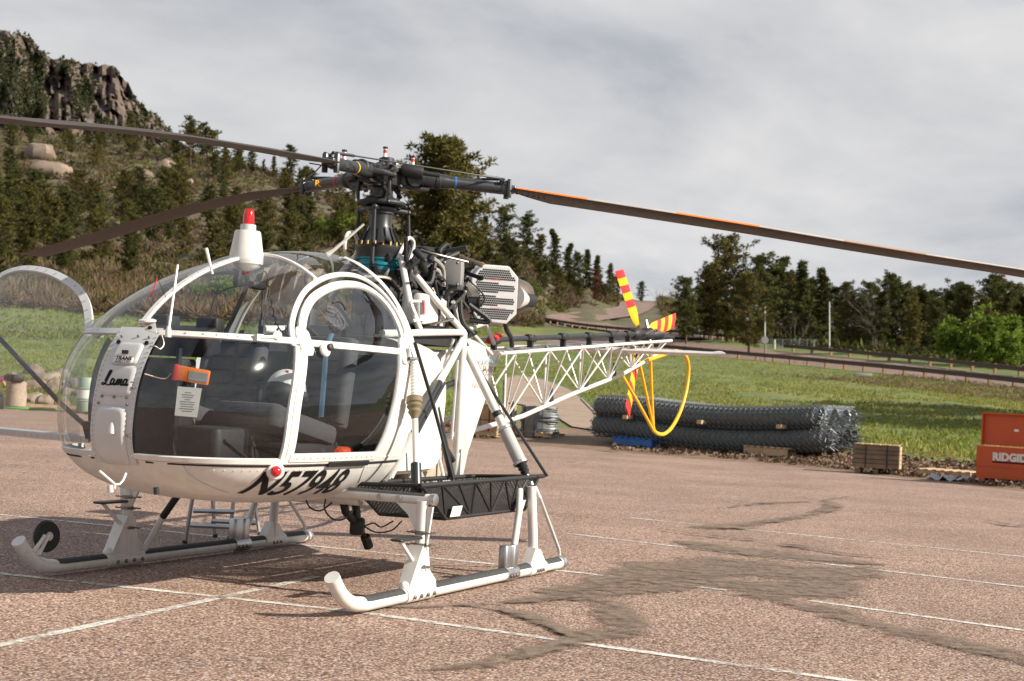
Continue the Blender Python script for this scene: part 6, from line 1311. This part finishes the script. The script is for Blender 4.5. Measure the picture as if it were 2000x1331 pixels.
    def meshwire(b_, A, B1, C, D, pitch=.028, w=.0036):
        """expanded metal between four corners (A-B top, D-C bottom)"""
        LU = np.linalg.norm(B1-A); LV = np.linalg.norm(D-A); nu, nv = int(LU/pitch), max(2, int(LV/pitch)); P_ = lambda u, v: (A*(1-u)+B1*u)*(1-v)+(D*(1-u)+C*u)*v; nn = nrm(np.cross(B1-A, D-A))
        for sg in (1, -1):
            for k in range(-nv, nu+1):
                a0 = (k, 0) if sg > 0 else (k, nv); a1 = (k+nv, nv) if sg > 0 else (k+nv, 0)
                u0, u1 = a0[0], a1[0]; t0 = max(0, -u0/nv); t1 = min(1, (nu-u0)/nv)
                if t1 <= t0: continue
                f0 = P_((u0+t0*nv)/nu, (t0 if sg > 0 else 1-t0)); f1 = P_((u0+t1*nv)/nu, (t1 if sg > 0 else 1-t1)); s2 = nrm(np.cross(nn, f1-f0))*w
                b_.add([f0-s2, f0+s2, f1+s2, f1-s2], [(0, 1, 2, 3)])
    b = MB(); meshwire(b, R0[1], R0[2], R1[2], R1[1]); meshwire(b, R0[0], R0[3], R1[3], R1[0]); meshwire(b, R0[0], R0[1], R1[1], R1[0]); meshwire(b, R0[3], R0[2], R1[2], R1[3]); meshwire(b, R1[0], R1[3], R1[2], R1[1])
    b.build('basket_mesh', M_black, bk, smooth=False)
    if s_ > 0:
        for a, c in ((891, 999), (1016, 987)): q = onp(a, c, 'y', 1.118); b = MB(); b.box(q, (.15, .004, .075), M=np.array(Matrix.Rotation(R(-14), 3, 'X'))); b.build('placard', M_paper, bk)
# starboard wheel on its toe, cargo hook below the belly
gw = empty('ground_wheel', parent=HELI); b = MB(); b.lathe([(.04, -.018), (.098, -.02), (.108, 0), (.098, .02), (.04, .018)], V(2.13, -1.19, .27), nrm((.12, .98, .1)), 26); b.build('tyre', M_black, gw); MB().lathe([(.03, -.03), (.03, .03)], V(2.13, -1.19, .27), nrm((.12, .98, .1)), 12).build('wheel_hub', M_alu, gw)
for e_ in (-.04, .05): bar('wheel_arm', [V(2.26+e_, -1.17, .14-.3*e_), V(2.15+e_*.4, -1.17, .28)], .014, M_white, gw, 8)
hk = empty('cargo_hook', parent=HELI); bar('hook_arm', [onp(672, 985, 'y', .25), onp(675, 1000, 'y', .25), onp(693, 1020, 'y', .25)], .03, M_black, hk); bar('hook_arm', [onp(695, 985, 'y', .25), onp(697, 1012, 'y', .25)], .03, M_black, hk)
b = MB(); b.rbox(onp(698, 1028, 'y', .25), (.14, .10, .12), .03, rz=.4); b.build('hook_body', M_black, hk); bar('hook_load_beam', [onp(705, 1035, 'y', .25), onp(715, 1052, 'y', .25)], .018, M_black, hk); bar('hook_weight', [onp(713, 1048, 'y', .25), onp(720, 1068, 'y', .25)], .036, M_black, hk, 12)
for pts in ([(598, 978), (606, 992), (625, 998), (645, 985), (653, 976)], [(636, 975), (634, 995), (650, 1014), (672, 1014), (690, 995)], [(710, 1028), (735, 1040), (765, 1036), (785, 1018)], [(712, 1028), (730, 1022), (745, 1030), (768, 1018)]): bar('hook_cable', smooth_path([onp(a, c, 'y', .3) for a, c in pts], 6), .006, M_black, hk, 6)
bar('belly_beam', [V(.95, -.5, .60), V(.95, .52, .60)], .05, M_white)
# ------------------------------------------------------------------ aluminium stepladder behind the helicopter
lad = tag(empty('stepladder'), 'aluminium stepladder standing behind the belly between the skids', 'ladder')
Q = lambda a, c, d: at(a, c, d)
for pts in ([(361, 1062), (385, 980)], [(448, 1055), (462, 985)], [(420, 1050), (412, 980)], [(507, 1045), (488, 978)]):
    g0 = gnd(*pts[0]); d_ = (g0-CAM)@FW; bar('ladder_rail', [g0, at(pts[1][0], pts[1][1]-60, d_-.05)], .018, M_alu, lad, 6); bar('ladder_foot', [g0, g0+V(0, 0, .03)], .022, M_black, lad, 6)
for a, c in (((372, 1026), (453, 1030)), ((413, 1018), (500, 1022)), ((378, 998), (458, 1000))): d_ = (gnd(405, 1058)-CAM)@FW; bar('ladder_step', [at(*a, d_), at(*c, d_)], .022, M_alu, lad, 6)
# ------------------------------------------------------------------ stored materials along the lot edge
M_wood = mat('weathered_and_shaded_timber', (.21, .15, .105), .9, scale=4, col2=(.12, .085, .06), bump=.4, rnd=.15); M_woodn = mat('fresh_and_sunlit_timber', (.50, .36, .22), .85, scale=5, col2=(.36, .25, .15), rnd=.1)
M_bluep = mat('blue_pallet_paint', (.03, .13, .36), .7, scale=5); M_wire = mat('dark_galvanised_wire', (.15, .165, .165), .75, 0., var=.2, scale=9); M_galv_lit = mat('sunlit_galvanised_mesh', (.42, .45, .48), .5, .3, var=.15, scale=5); M_wirec = mat('grey_wire_coil', (.24, .25, .25), .5, .5, var=.2, scale=12)
M_card = mat('brown_cardboard', (.36, .23, .13), .9, scale=3); M_strap = M_black
def pallet(loc, rz, label, m=None, w=1.2, l=1.0, group=None, hs=1.):
    r_ = tag(empty('pallet', loc, rz), label, 'pallet', group); m = m or M_wood; r_.scale = (1, 1, hs)
    for i in range(7): b_ = MB(); b_.box((-w/2+.05+(w-.1)*i/6, 0, .132), (.09, l, .018)); b_.build('deck_board', m, r_)
    for y in (-l/2+.05, 0, l/2-.05):
        b_ = MB(); b_.box((0, y, .072), (w, .04, .096)); b_.build('stringer', m, r_)
    for i in (0, 3, 6): b_ = MB(); b_.box((-w/2+.05+(w-.1)*i/6, 0, .012), (.09, l, .018)); b_.build('base_board', m, r_)
    return r_
def tg(px, py):
    """the ground there: the lot, or the soil verge beyond its edge"""
    return gnd(px, py) if py > np.interp(px, CP, KR[:, 0]) else hill_at(px, py)[0]
A_, B_ = tg(1150, 867), tg(1606, 899); ax = nrm(B_-A_); pv = np.cross(ax, V(0, 0, 1)); pv = pv if pv@FW > 0 else -pv; rzr = math.atan2(ax[1], ax[0])
pallet(tuple(tg(1240, 874)+pv*.3), rzr, 'blue painted pallet under the left end of the mesh rolls', M_bluep, hs=1.85)
pallet(tuple(tg(1500, 893)+pv*.3), rzr, 'bare timber pallet under the right half of the mesh rolls', M_woodn, hs=1.85); pallet(tuple(tg(1320, 880)+pv*.8), rzr, 'dark pallet hidden in shade under the middle of the mesh rolls', hs=1.85)
LB = [['front roll of dark chain-link mesh in the bottom layer', 'second roll of chain-link mesh behind the bottom front roll', 'third roll of chain-link mesh in the bottom layer', 'rearmost roll of chain-link mesh in the bottom layer'], ['front roll of dark chain-link mesh in the top layer', 'second roll of grey chain-link mesh in the top layer', 'third roll of chain-link mesh in the top layer', 'rearmost roll of chain-link mesh in the top layer']]
g = np.random.default_rng(44)
for lay in range(2):
    for k_ in range(4):
        r_ = .265; a0 = A_+pv*(.35+.56*k_+.1*lay)+V(0, 0, .26+r_+lay*(.51))-ax*(.1*lay*g.random()); LEN = np.linalg.norm(B_-A_)*(1 if lay == 0 else .99)+g.normal()*.08
        root = tag(empty('mesh_roll'), LB[lay][k_], 'mesh roll', 'chain-link mesh rolls stacked on pallets')
        sag = lambda t: V(0, 0, -.17*math.sin(math.pi*min(1, max(0, (t-.12)/.86)))*(1 if lay == 0 else .8))
        b = MB(); rows = []
        for i in range(60):
            t = i/59; c = a0+ax*LEN*t+sag(t); rows.append([c+(pv*math.cos(w)+V(0, 0, 1)*math.sin(w))*r_*.90 for w in np.linspace(0, 2*math.pi, 15)])
        b.grid(rows); b.build('rolled_core', M_galv_lit if (lay == 1 and k_ > 0) else M_wire, root)  # upper rolls behind the front one coloured paler, as lit by the sun
        # zig-zag wires wrapped round the roll
        vs = []; fs = []
        for j in range(22 if k_ == 0 else 14):
            w0 = 2*math.pi*j/(22 if k_ == 0 else 14)
            for i in range(90):
                t0, t1 = i/90, (i+1)/90
                for t_, w_ in ((t0, w0+(.17 if i % 2 else -.17)), (t1, w0+(-.17 if i % 2 else .17))):
                    c = a0+ax*LEN*t_+sag(t_); rr = r_*(.98+.16*((i+j) % 2 == 0)); n3 = pv*math.cos(w_)+V(0, 0, 1)*math.sin(w_); tt = pv*-math.sin(w_)+V(0, 0, 1)*math.cos(w_)
                    vs += [c+n3*rr-tt*.011, c+n3*(rr+.03)+tt*.011]
                o_ = len(vs)-4; fs += [(o_, o_+2, o_+3), (o_, o_+3, o_+1)]
        o = link(bpy.data.objects.new('wire', np_mesh('wire', vs, fs, M_wire if not (lay == 1 and k_ > 0) else M_galv_lit)), root); o['kind'] = 'stuff'  # their wires take the same paler sunlit colour
        b = MB()                                         # cut wire ends
        for end, t in ((0, 0), (1, 1)):
            c0 = a0+ax*LEN*t+sag(t)
            for _ in range(46): w = g.random()*6.28; rr = r_*math.sqrt(g.random())*1.05; p0 = c0+(pv*math.cos(w)+V(0, 0, 1)*math.sin(w))*rr; b.tube([p0, p0+ax*(g.uniform(.03, .15)*(1 if end else -1))+g.normal(size=3)*.06], .009, 4, False)
        o = b.build('wire_end', M_galv_lit if k_ == 0 else M_wire, root); o['kind'] = 'stuff'
for i, (t, h) in enumerate(((.17, .62), (.5, .60), (.83, .60))): b = MB(); b.box(A_+ax*np.linalg.norm(B_-A_)*t+pv*.05+V(0, 0, .26+h-.10), (.14, .3, .1), rz=rzr); tag(b.build('timber_spacer', M_woodn), ['timber block between the mesh roll layers near the tail rotor', 'timber block between the mesh roll layers at mid length', 'timber block between the mesh roll layers near the right end'][i], 'timber block')
for nm, p0, p1, lb_ in (('fence_post', (1134, 779), (1160, 806), 'grey steel tube sticking out at the left end of the mesh rolls'), ('fence_post', (1622, 858), (1668, 833), 'pale steel tube sticking out at the right end of the mesh rolls')):
    b = MB(); b.tube([at(*p0, 40.0 if p0[0] > 1500 else 43.0), at(*p1, 39.5 if p0[0] > 1500 else 43.4)], .035, 8); tag(b.build(nm, M_alu), lb_, 'post')
# wooden crate on runners
c0 = tg(1712, 925); cr = tag(empty('wooden_crate', tuple(c0), rzr+R(17)), 'planked wooden crate with two black straps beside the mesh rolls', 'crate')
W_, D_, H_ = .98, .62, .50
for i in range(5):
    for y in (-D_/2, D_/2): b = MB(); b.box((0, y, .17+H_*i/5), (W_, .03, H_/5-.014)); b.build('plank', M_wood if y == min(-D_/2, D_/2) else M_woodn, cr)  # front planks take the darker timber to paint in their shade
    for x in (-W_/2, W_/2): b = MB(); b.box((x, 0, .17+H_*i/5), (.03, D_-.03, H_/5-.014)); b.build('plank', M_woodn if x > 0 else M_wood, cr)  # right end coloured paler for the sun on it, left end darker
for i in range(5): b = MB(); b.box((-W_/2+.1+(W_-.2)*i/4, 0, .17+H_-.03), (.17, D_+.03, .02)); b.build('lid_board', M_woodn, cr)
for x in (-.38, 0, .38): b = MB(); b.box((x, 0, .05), (.11, D_, .10)); b.build('runner', M_wood, cr)
for x in (-.22, .24): b = MB(); b.box((x, -D_/2-.018, .36), (.03, .006, .52)); b.box((x, D_/2+.018, .36), (.03, .006, .52)); b.box((x, 0, .64), (.03, D_+.04, .006)); b.build('strap', M_strap, cr)
pallet(tuple(tg(1850, 931)+pv*.2), rzr, 'empty timber pallet on the ground between crate and orange box', M_woodn)
b = MB(); P = tg(1868, 940); rows = [[P+ax*(-.55+1.15*i/14)+pv*(-.2+.4*j/8)+V(0, 0, .03+.07*math.sin(i*1.9+j)*math.sin(j*1.3+i*.4)+.05*(1-abs(j-4)/4)) for i in range(15)] for j in range(9)]; b.grid(rows)
tag(b.build('plastic_sheet', mat('grey_plastic_film', (.5, .5, .5), .35, scale=6), flip=True), 'crumpled grey plastic film lying against the empty pallet', 'plastic sheet')
# orange job box with its lid open
j0 = tg(1905, 944); jb = tag(empty('job_box', tuple(j0), rzr), 'orange steel job box with its lid standing open', 'tool box'); M_ro = mat('orange_steel_enamel', (.50, .075, .012), .5, scale=2, var=.06)
JW, JD, JH = 1.52, .75, .66
b = MB(); b.box((JW/2, JD/2, .12+.24/2), (JW, JD, .24)); b.box((JW/2, JD/2, .12+.26+.42/2-.02), (JW, JD, .40)); b.build('body', M_ro, jb)
b = MB(); b.box((JW/2, -.006, .37), (JW, .012, .02)); b.build('front_lip', M_ro, jb)
b = MB(); b.box((JW/2, .18, .80+.33), (JW-.1, .05, .66)); b.box((JW/2, .13, .80+.645), (JW-.1, .10, .03)); b.box((.065, .13, 1.13), (.03, .10, .66)); b.box((JW-.065, .13, 1.13), (.03, .10, .66)); ld = b.build('lid', M_ro, jb); MB().box((.75, .145, 1.12), (.09, .02, .05)).build('lid_sticker', M_paper, ld)
for x in (.12, JW-.12): b = MB(); b.box((x, JD/2, .06), (.12, JD, .12)); b.build('skid_foot', M_ro, jb)
map_mesh(text_mesh('RIDGID', .21, 0, .012, 'LEFT', 1.0), lambda u, v: V(.33+u, -.0032, .50+v), 'lettering', M_white, jb); b = MB(); b.box((.72, -.003, .46), (.78, .004, .03)); b.build('logo_bar', M_ink, jb)
# cartons and wire coil on pallets behind the tail boom
q = tg(955, 852); pallet(tuple(q), rzr, 'timber pallet under the brown cartons behind the boom', M_woodn, 1.25); ct = tag(empty('carton_stack', (q[0], q[1], .15), rzr), 'strapped brown cartons on a pallet seen through the tail boom', 'cartons')
for i in range(2):
    for k_ in range(2): b = MB(); b.rbox((-.31+.62*i, 0, .21+.42*k_), (.60, .9, .40), .01); b.build('carton', M_card, ct)
b = MB(); b.box((.0, 0, .87), (1.2, .95, .03)); b.build('top_board', M_woodn, ct); b = MB()
for x in (-.3, .32): b.box((x, -.46, .42), (.03, .01, .86))
b.build('strap', M_black, ct)
q = tg(1052, 853); pallet(tuple(q), rzr, 'timber pallet under the coil of wire', M_woodn); cl = tag(empty('wire_coil', (q[0], q[1], .15), rzr), 'strapped coil of grey wire on a pallet behind the boom', 'wire coil')
b = MB(); g = np.random.default_rng(8)
for i in range(26): z = .03+i*.033; r_ = .56+.05*math.sin(i*.5)+g.normal()*.012; tl_ = g.normal()*.025; b.tube([V(r_*math.cos(w)*1.02, r_*math.sin(w)*.8, z+tl_*math.cos(w)+.012*math.sin(3*w+i)) for w in np.linspace(0, 2*math.pi, 33)], .022, 6, False)
b.build('wire_turns', M_wirec, cl); b = MB(); b.lathe([(.50, .0), (.52, .4), (.5, .86)], (0, 0, 0), n=20); b.build('coil_core', M_wire, cl)
b = MB()
for w in (-1.9, -1.3, -.9): b.tube([V(.62*math.cos(w), .5*math.sin(w), 0), V(.645*math.cos(w), .525*math.sin(w), .45), V(.60*math.cos(w), .5*math.sin(w), .9)], .014, 5)
b.build('strap', M_black, cl)
# far left: sacks, bag, barrel, hose, timber, the edge of a person
q = tg(30, 797); sk_ = tag(empty('canvas_sack', tuple(q), 0), 'beige canvas sack standing at the lot edge beyond the open door', 'sack'); b = MB(); b.lathe([(.28, 0), (.34, .06), (.335, .4), (.31, .7), (.33, .82), (.25, .88), (.1, .9)], (0, 0, 0), n=20); b.v = [(x*(1+.06*math.sin(9*z+7*math.atan2(y, x))), y*(1+.06*math.sin(8*z+5*math.atan2(y, x))), z) for x, y, z in b.v]; b.build('sack_body', M_tan, sk_)
b = MB(); b.rbox(tg(26, 797)+V(0, 0, .98), (.8, .4, .24), .08, rz=1.0); tag(b.build('black_bag', M_black), 'black bag lying on top of the beige sack', 'bag')
q = tg(166, 806); br = tag(empty('barrel', tuple(q)), 'pale green barrel seen through the nose glass', 'barrel'); b = MB(); b.lathe([(.28, 0), (.29, .02), (.28, .35), (.30, .37), (.28, .39), (.28, .75), (.30, .77), (.28, .79), (.285, 1.1), (.27, 1.12)], (0, 0, 0), n=22); b.build('drum', mat('pale_green_paint', (.30, .38, .29), .6, scale=3), br); MB().lathe([(.285, .45), (.285, .72)], (0, 0, 0), n=22, caps=False).build('drum_label', M_paper, br)
b = MB(); b.tube(smooth_path([gnd(-80, 794)+V(0, 0, .05), gnd(20, 800)+V(0, 0, .05), gnd(90, 803)+V(0, 0, .05), gnd(150, 806)+V(0, 0, .05), gnd(200, 814)+V(0, 0, .05)], 6), .035, 6); tag(b.build('garden_hose', mat('bright_green_hose', (.10, .42, .12), .5)), 'bright green hose lying along the edge of the lot', 'hose')
b = MB(); b.box(tg(88, 797)+V(0, 0, .06), (.2, 2.0, .1), rz=.6); tag(b.build('timber_baulk', M_woodn), 'timber baulk on the ground by the rock pile', 'timber')
# person: only an arm and shoulder reach into the view at the left edge
def person(q, rz):
    me = bpy.data.meshes.new('body'); J = [(0, 0, .50), (0, 0, .72), (0, .02, .98), (0, .03, 1.08), (0, .05, 1.18), (0, .07, 1.32), (.19, .0, 1.0), (.30, .10, .78), (.24, .34, .70), (-.19, 0, 1.0), (-.3, .1, .78), (-.24, .34, .70), (.12, .08, .48), (.16, .52, .50), (.16, .50, .08), (.16, .62, .04), (-.12, .08, .48), (-.16, .52, .50), (-.16, .50, .08), (-.16, .62, .04)]
    E_ = [(0, 1), (1, 2), (2, 3), (3, 4), (4, 5), (2, 6), (6, 7), (7, 8), (2, 9), (9, 10), (10, 11), (0, 12), (12, 13), (13, 14), (14, 15), (0, 16), (16, 17), (17, 18), (18, 19)]
    rad = [.15, .14, .14, .065, .085, .075, .07, .05, .035, .07, .05, .035, .1, .075, .05, .04, .1, .075, .05, .04]
    me.from_pydata(J, E_, []); o = bpy.data.objects.new('body', me); link(o); sm = o.modifiers.new('skin', 'SKIN'); o.modifiers.new('sub', 'SUBSURF').levels = 2; o.modifiers['sub'].render_levels = 2
    for i, v in enumerate(me.skin_vertices[0].data): v.radius = (rad[i], rad[i]); v.use_root = (i == 0)
    dg = bpy.context.evaluated_depsgraph_get(); m2 = bpy.data.meshes.new_from_object(o.evaluated_get(dg)); bpy.data.objects.remove(o)
    root = tag(empty('person', tuple(q), rz), 'person in a purple shirt sitting at the left edge of the lot', 'person'); M_skin = mat('skin', (.50, .27, .19), .6); M_sh = mat('purple_shirt', (.17, .02, .10), .85); M_tr = mat('dark_trousers', (.03, .03, .04), .85); M_hair = mat('brown_hair', (.05, .03, .02), .8)
    for m_ in (M_skin, M_sh, M_tr, M_hair): m2.materials.append(m_)
    for p_ in m2.polygons:
        c = p_.center; p_.use_smooth = True; p_.material_index = 2 if (c.z < .56 and not (abs(c.x) > .2 and c.z > .62)) else (3 if c.z > 1.32 or (c.z > 1.2 and c.y < .02) else (0 if c.z > 1.10 or (abs(c.x) > .2 and c.z < .90) else 1))
    link(bpy.data.objects.new('body', m2), root)
    b_ = MB(); b_.ball((.028, .145, 1.25), .011, 8, 6); b_.ball((-.028, .145, 1.25), .011, 8, 6); b_.build('eye', M_black, root); b_ = MB(); b_.ball((0, .155, 1.225), .016, 8, 6, (.8, 1.2, 1.4)); b_.build('nose', M_skin, root)
    b_ = MB()
    for s_ in (1, -1):
        for f in range(5): p0 = V(s_*(.235-.016*(f-2)), .34, .70); b_.tube([p0, p0+V(0, .05, -.01), p0+V(-s_*.004*(f-2), .085-.01*abs(f-2), -.035)], [.012, .011, .008], 6)
    b_.build('hand', M_skin, root); return root
person(gnd(-14, 799)+V(0, 0, .0), 2.2); b = MB(); b.rbox(gnd(-14, 799)+V(0, 0, .2), (.5, .5, .40), .05); tag(b.build('stool', M_black), 'dark low seat under the person at the left edge', 'seat')
# ------------------------------------------------------------------ road furniture
M_rail = mat('weathering_steel_rail', (.085, .055, .045), .7, scale=6); M_postw = mat('timber_guard_post', (.30, .18, .095), .9, scale=5)
def guard(label, pts, post_n, side):
    """a guard rail along terrain points (px, distance): posts and one beam"""
    r_ = tag(empty('guard_rail'), label, 'guard rail'); P = [ground_pt(a, d) for a, d in pts]; S = smooth_path(P, 24); L = np.cumsum([0]+[np.linalg.norm(S[i+1]-S[i]) for i in range(len(S)-1)])
    pt = lambda l: np.array([np.interp(l, L, [q[k_] for q in S]) for k_ in range(3)]); b_ = MB()
    sec = [(-.155, 0), (-.10, .05), (-.05, .05), (0, 0), (.05, .05), (.10, .05), (.155, 0), (.15, -.02), (0, -.03), (-.15, -.02), (-.155, 0)]; rows_ = []
    for l in np.linspace(0, L[-1], 90):
        q = pt(l); t = nrm(pt(min(l+.5, L[-1]))-pt(max(l-.5, 0))); s2 = nrm(np.cross(t, V(0, 0, 1)))*side; rows_.append([q+V(0, 0, .66+z*1.35)+s2*o_ for z, o_ in sec])
    b_.grid(rows_); b_.build('rail_beam', M_rail, r_); pm = MB(); pm.box((0, 0, .42), (.24, .26, .98)); p0 = None
    for i in range(post_n):
        l = L[-1]*(i+.5)/post_n; q = pt(l); t = nrm(pt(min(l+.5, L[-1]))-pt(max(l-.5, 0))); s2 = nrm(np.cross(t, V(0, 0, 1)))*side
        if p0 is None: p0 = o = pm.build('post', M_postw, r_)
        else: o = p0.copy(); link(o, r_)
        o.location = tuple(q-s2*.15); o.rotation_euler = (0, 0, math.atan2(t[1], t[0]))
    return r_
k3 = lambda px, e_=0: (px, float(np.interp(px, CP, KD[:, 3]))+e_); k4 = lambda px, e_=0: (px, float(np.interp(px, CP, KD[:, 4]))+e_)
guard('near guard rail with timber posts along the meadow side of the road', [k3(1190, -1), k3(1300, -1), k3(1400, -1), k3(1500, -1), k3(1750, -1), k3(2000, -1), k3(2200, -1)], 24, 1)
guard('far guard rail beyond the road in front of the right-hand pines', [k4(1530, 1), k4(1650, 1), k4(1800, 1), k4(2000, 1), k4(2200, 1)], 15, 1)
guard('guard rail along the outside of the upper road curve', [(1066, 240), (1110, 234), (1160, 228), (1215, 224), (1270, 219), (1330, 214), (1440, 204)], 20, 1)
def plumb_tube(nm, px, foot, top, r_, m_, label, cat, taper=1.):
    q, d = hill_at(px, foot); h_ = (foot-top)/FPX*d; b_ = MB(); b_.tube([V(0, 0, -.2), V(0, 0, h_*.5), V(0, 0, h_)], [r_, r_*(1+taper)/2, r_*taper], 10); o = b_.build(nm, m_); plumb(o, q); return tag(o, label, cat), q, d, h_
M_pole = mat('white_pole', (.72, .72, .70), .6)
plumb_tube('flag_pole', 1494, 690, 600, .09, M_pole, 'shorter white pole behind the round sign', 'pole', .7); plumb_tube('flag_pole', 1620, 687, 590, .09, M_pole, 'taller white pole beside the fenced yard', 'pole', .7)
q, d = hill_at(1494, 705); sg = empty('road_sign'); tag(sg, 'round road sign seen from behind on a brown post', 'sign'); h_ = 52/FPX*d; MB().tube([V(0, 0, -.1), V(0, 0, h_*.86)], .07, 8).build('sign_post', mat('brown_post', (.17, .09, .06), .8), sg)
fz = nrm(-FW*V(1, 1, 0)); MB().lathe([(.42, -.01), (.42, .01)], V(0, 0, h_*.78)+fz*.08, fz, 8).build('sign_plate', M_alu, sg); plumb(sg, q)
for px, lb_ in ((1513, 'white bollard at the left end of the fenced yard'), (1590, 'white bollard in front of the fenced yard')): plumb_tube('bollard', px, 682, 664, .11, M_pole, lb_, 'bollard')
fy = empty('yard_fence'); tag(fy, 'grey wire fence panels with posts beyond the road', 'fence')
for i, px in enumerate(range(1480, 1640, 16)):
    q, d = hill_at(px, 680); b = MB(); b.tube([q-V(0, 0, .2), q+V(0, 0, 1.15)], .05, 6); b.build('fence_post', M_wirec, fy)
    if px < 1620:
        q2, _ = hill_at(px+16, 680); b = MB(); nb_ = 9
        for k_ in range(nb_): t = k_/nb_; p0 = q*(1-t)+q2*t; b.tube([p0+V(0, 0, .05), p0+V(0, 0, 1.05)], .012, 3, False)
        for z in (.1, 1.08): b.tube([q+V(0, 0, z), q2+V(0, 0, z)], .025, 4, False)
        b.build('fence_panel', M_wirec, fy)
for px, row, lb_ in ((1655, 683, 'low grey-green utility box at the roadside'), (1685, 752-14, 'pale concrete slab in the grass below the road')):
    q, d = hill_at(px, row); b = MB(); b.rbox(q+V(0, 0, .2), (1.4, .7, .55) if px == 1655 else (.6, 1.5, .4), .04, rz=.3); tag(b.build('utility_box' if px == 1655 else 'concrete_slab', mat('roadside_concrete', (.38, .36, .31), .9) if px != 1655 else mat('grey_green_box', (.24, .28, .22), .7)), lb_, 'utility box' if px == 1655 else 'slab')
# small white house on the ridge
q, d = hill_at(652, 384); q = q+FW*6*V(1, 1, 0); hs = tag(empty('hilltop_house', tuple(q), YAW), 'small white building on the ridge behind the rotor head', 'house'); b = MB(); b.box((0, 0, 1.2), (3, 5.2, 3.2)); b.build('wall', M_white, hs); MB().box((0, 0, 2.9), (3.4, 5.6, .22)).build('roof', M_whiteg, hs)
for y in (-1.2, 1.0): MB().box((-1.51, y, 1.5), (.04, .9, 1.0)).build('window', M_black, hs)
# radio mast on the ridge
plumb_tube('radio_mast', 914, 470, 300, .05, M_deadwood, 'thin lattice radio mast rising beside the big pine', 'mast', .5)

TINY = ('rivet_row', 'shoe_bolt', 'flange_bolt', 'hub_bolt', 'screw', 'box_screw', 'root_hole', 'printed_lines', 'gauge', 'cable_hole', 'arm_bolt', 'housing_rib', 'basket_mesh', 'basket_frame')
for o in scn.objects:                                # rows of fasteners too small to pick apart one by one
    if o.type == 'MESH' and o.name.split('.')[0] in TINY: o['kind'] = 'stuff'
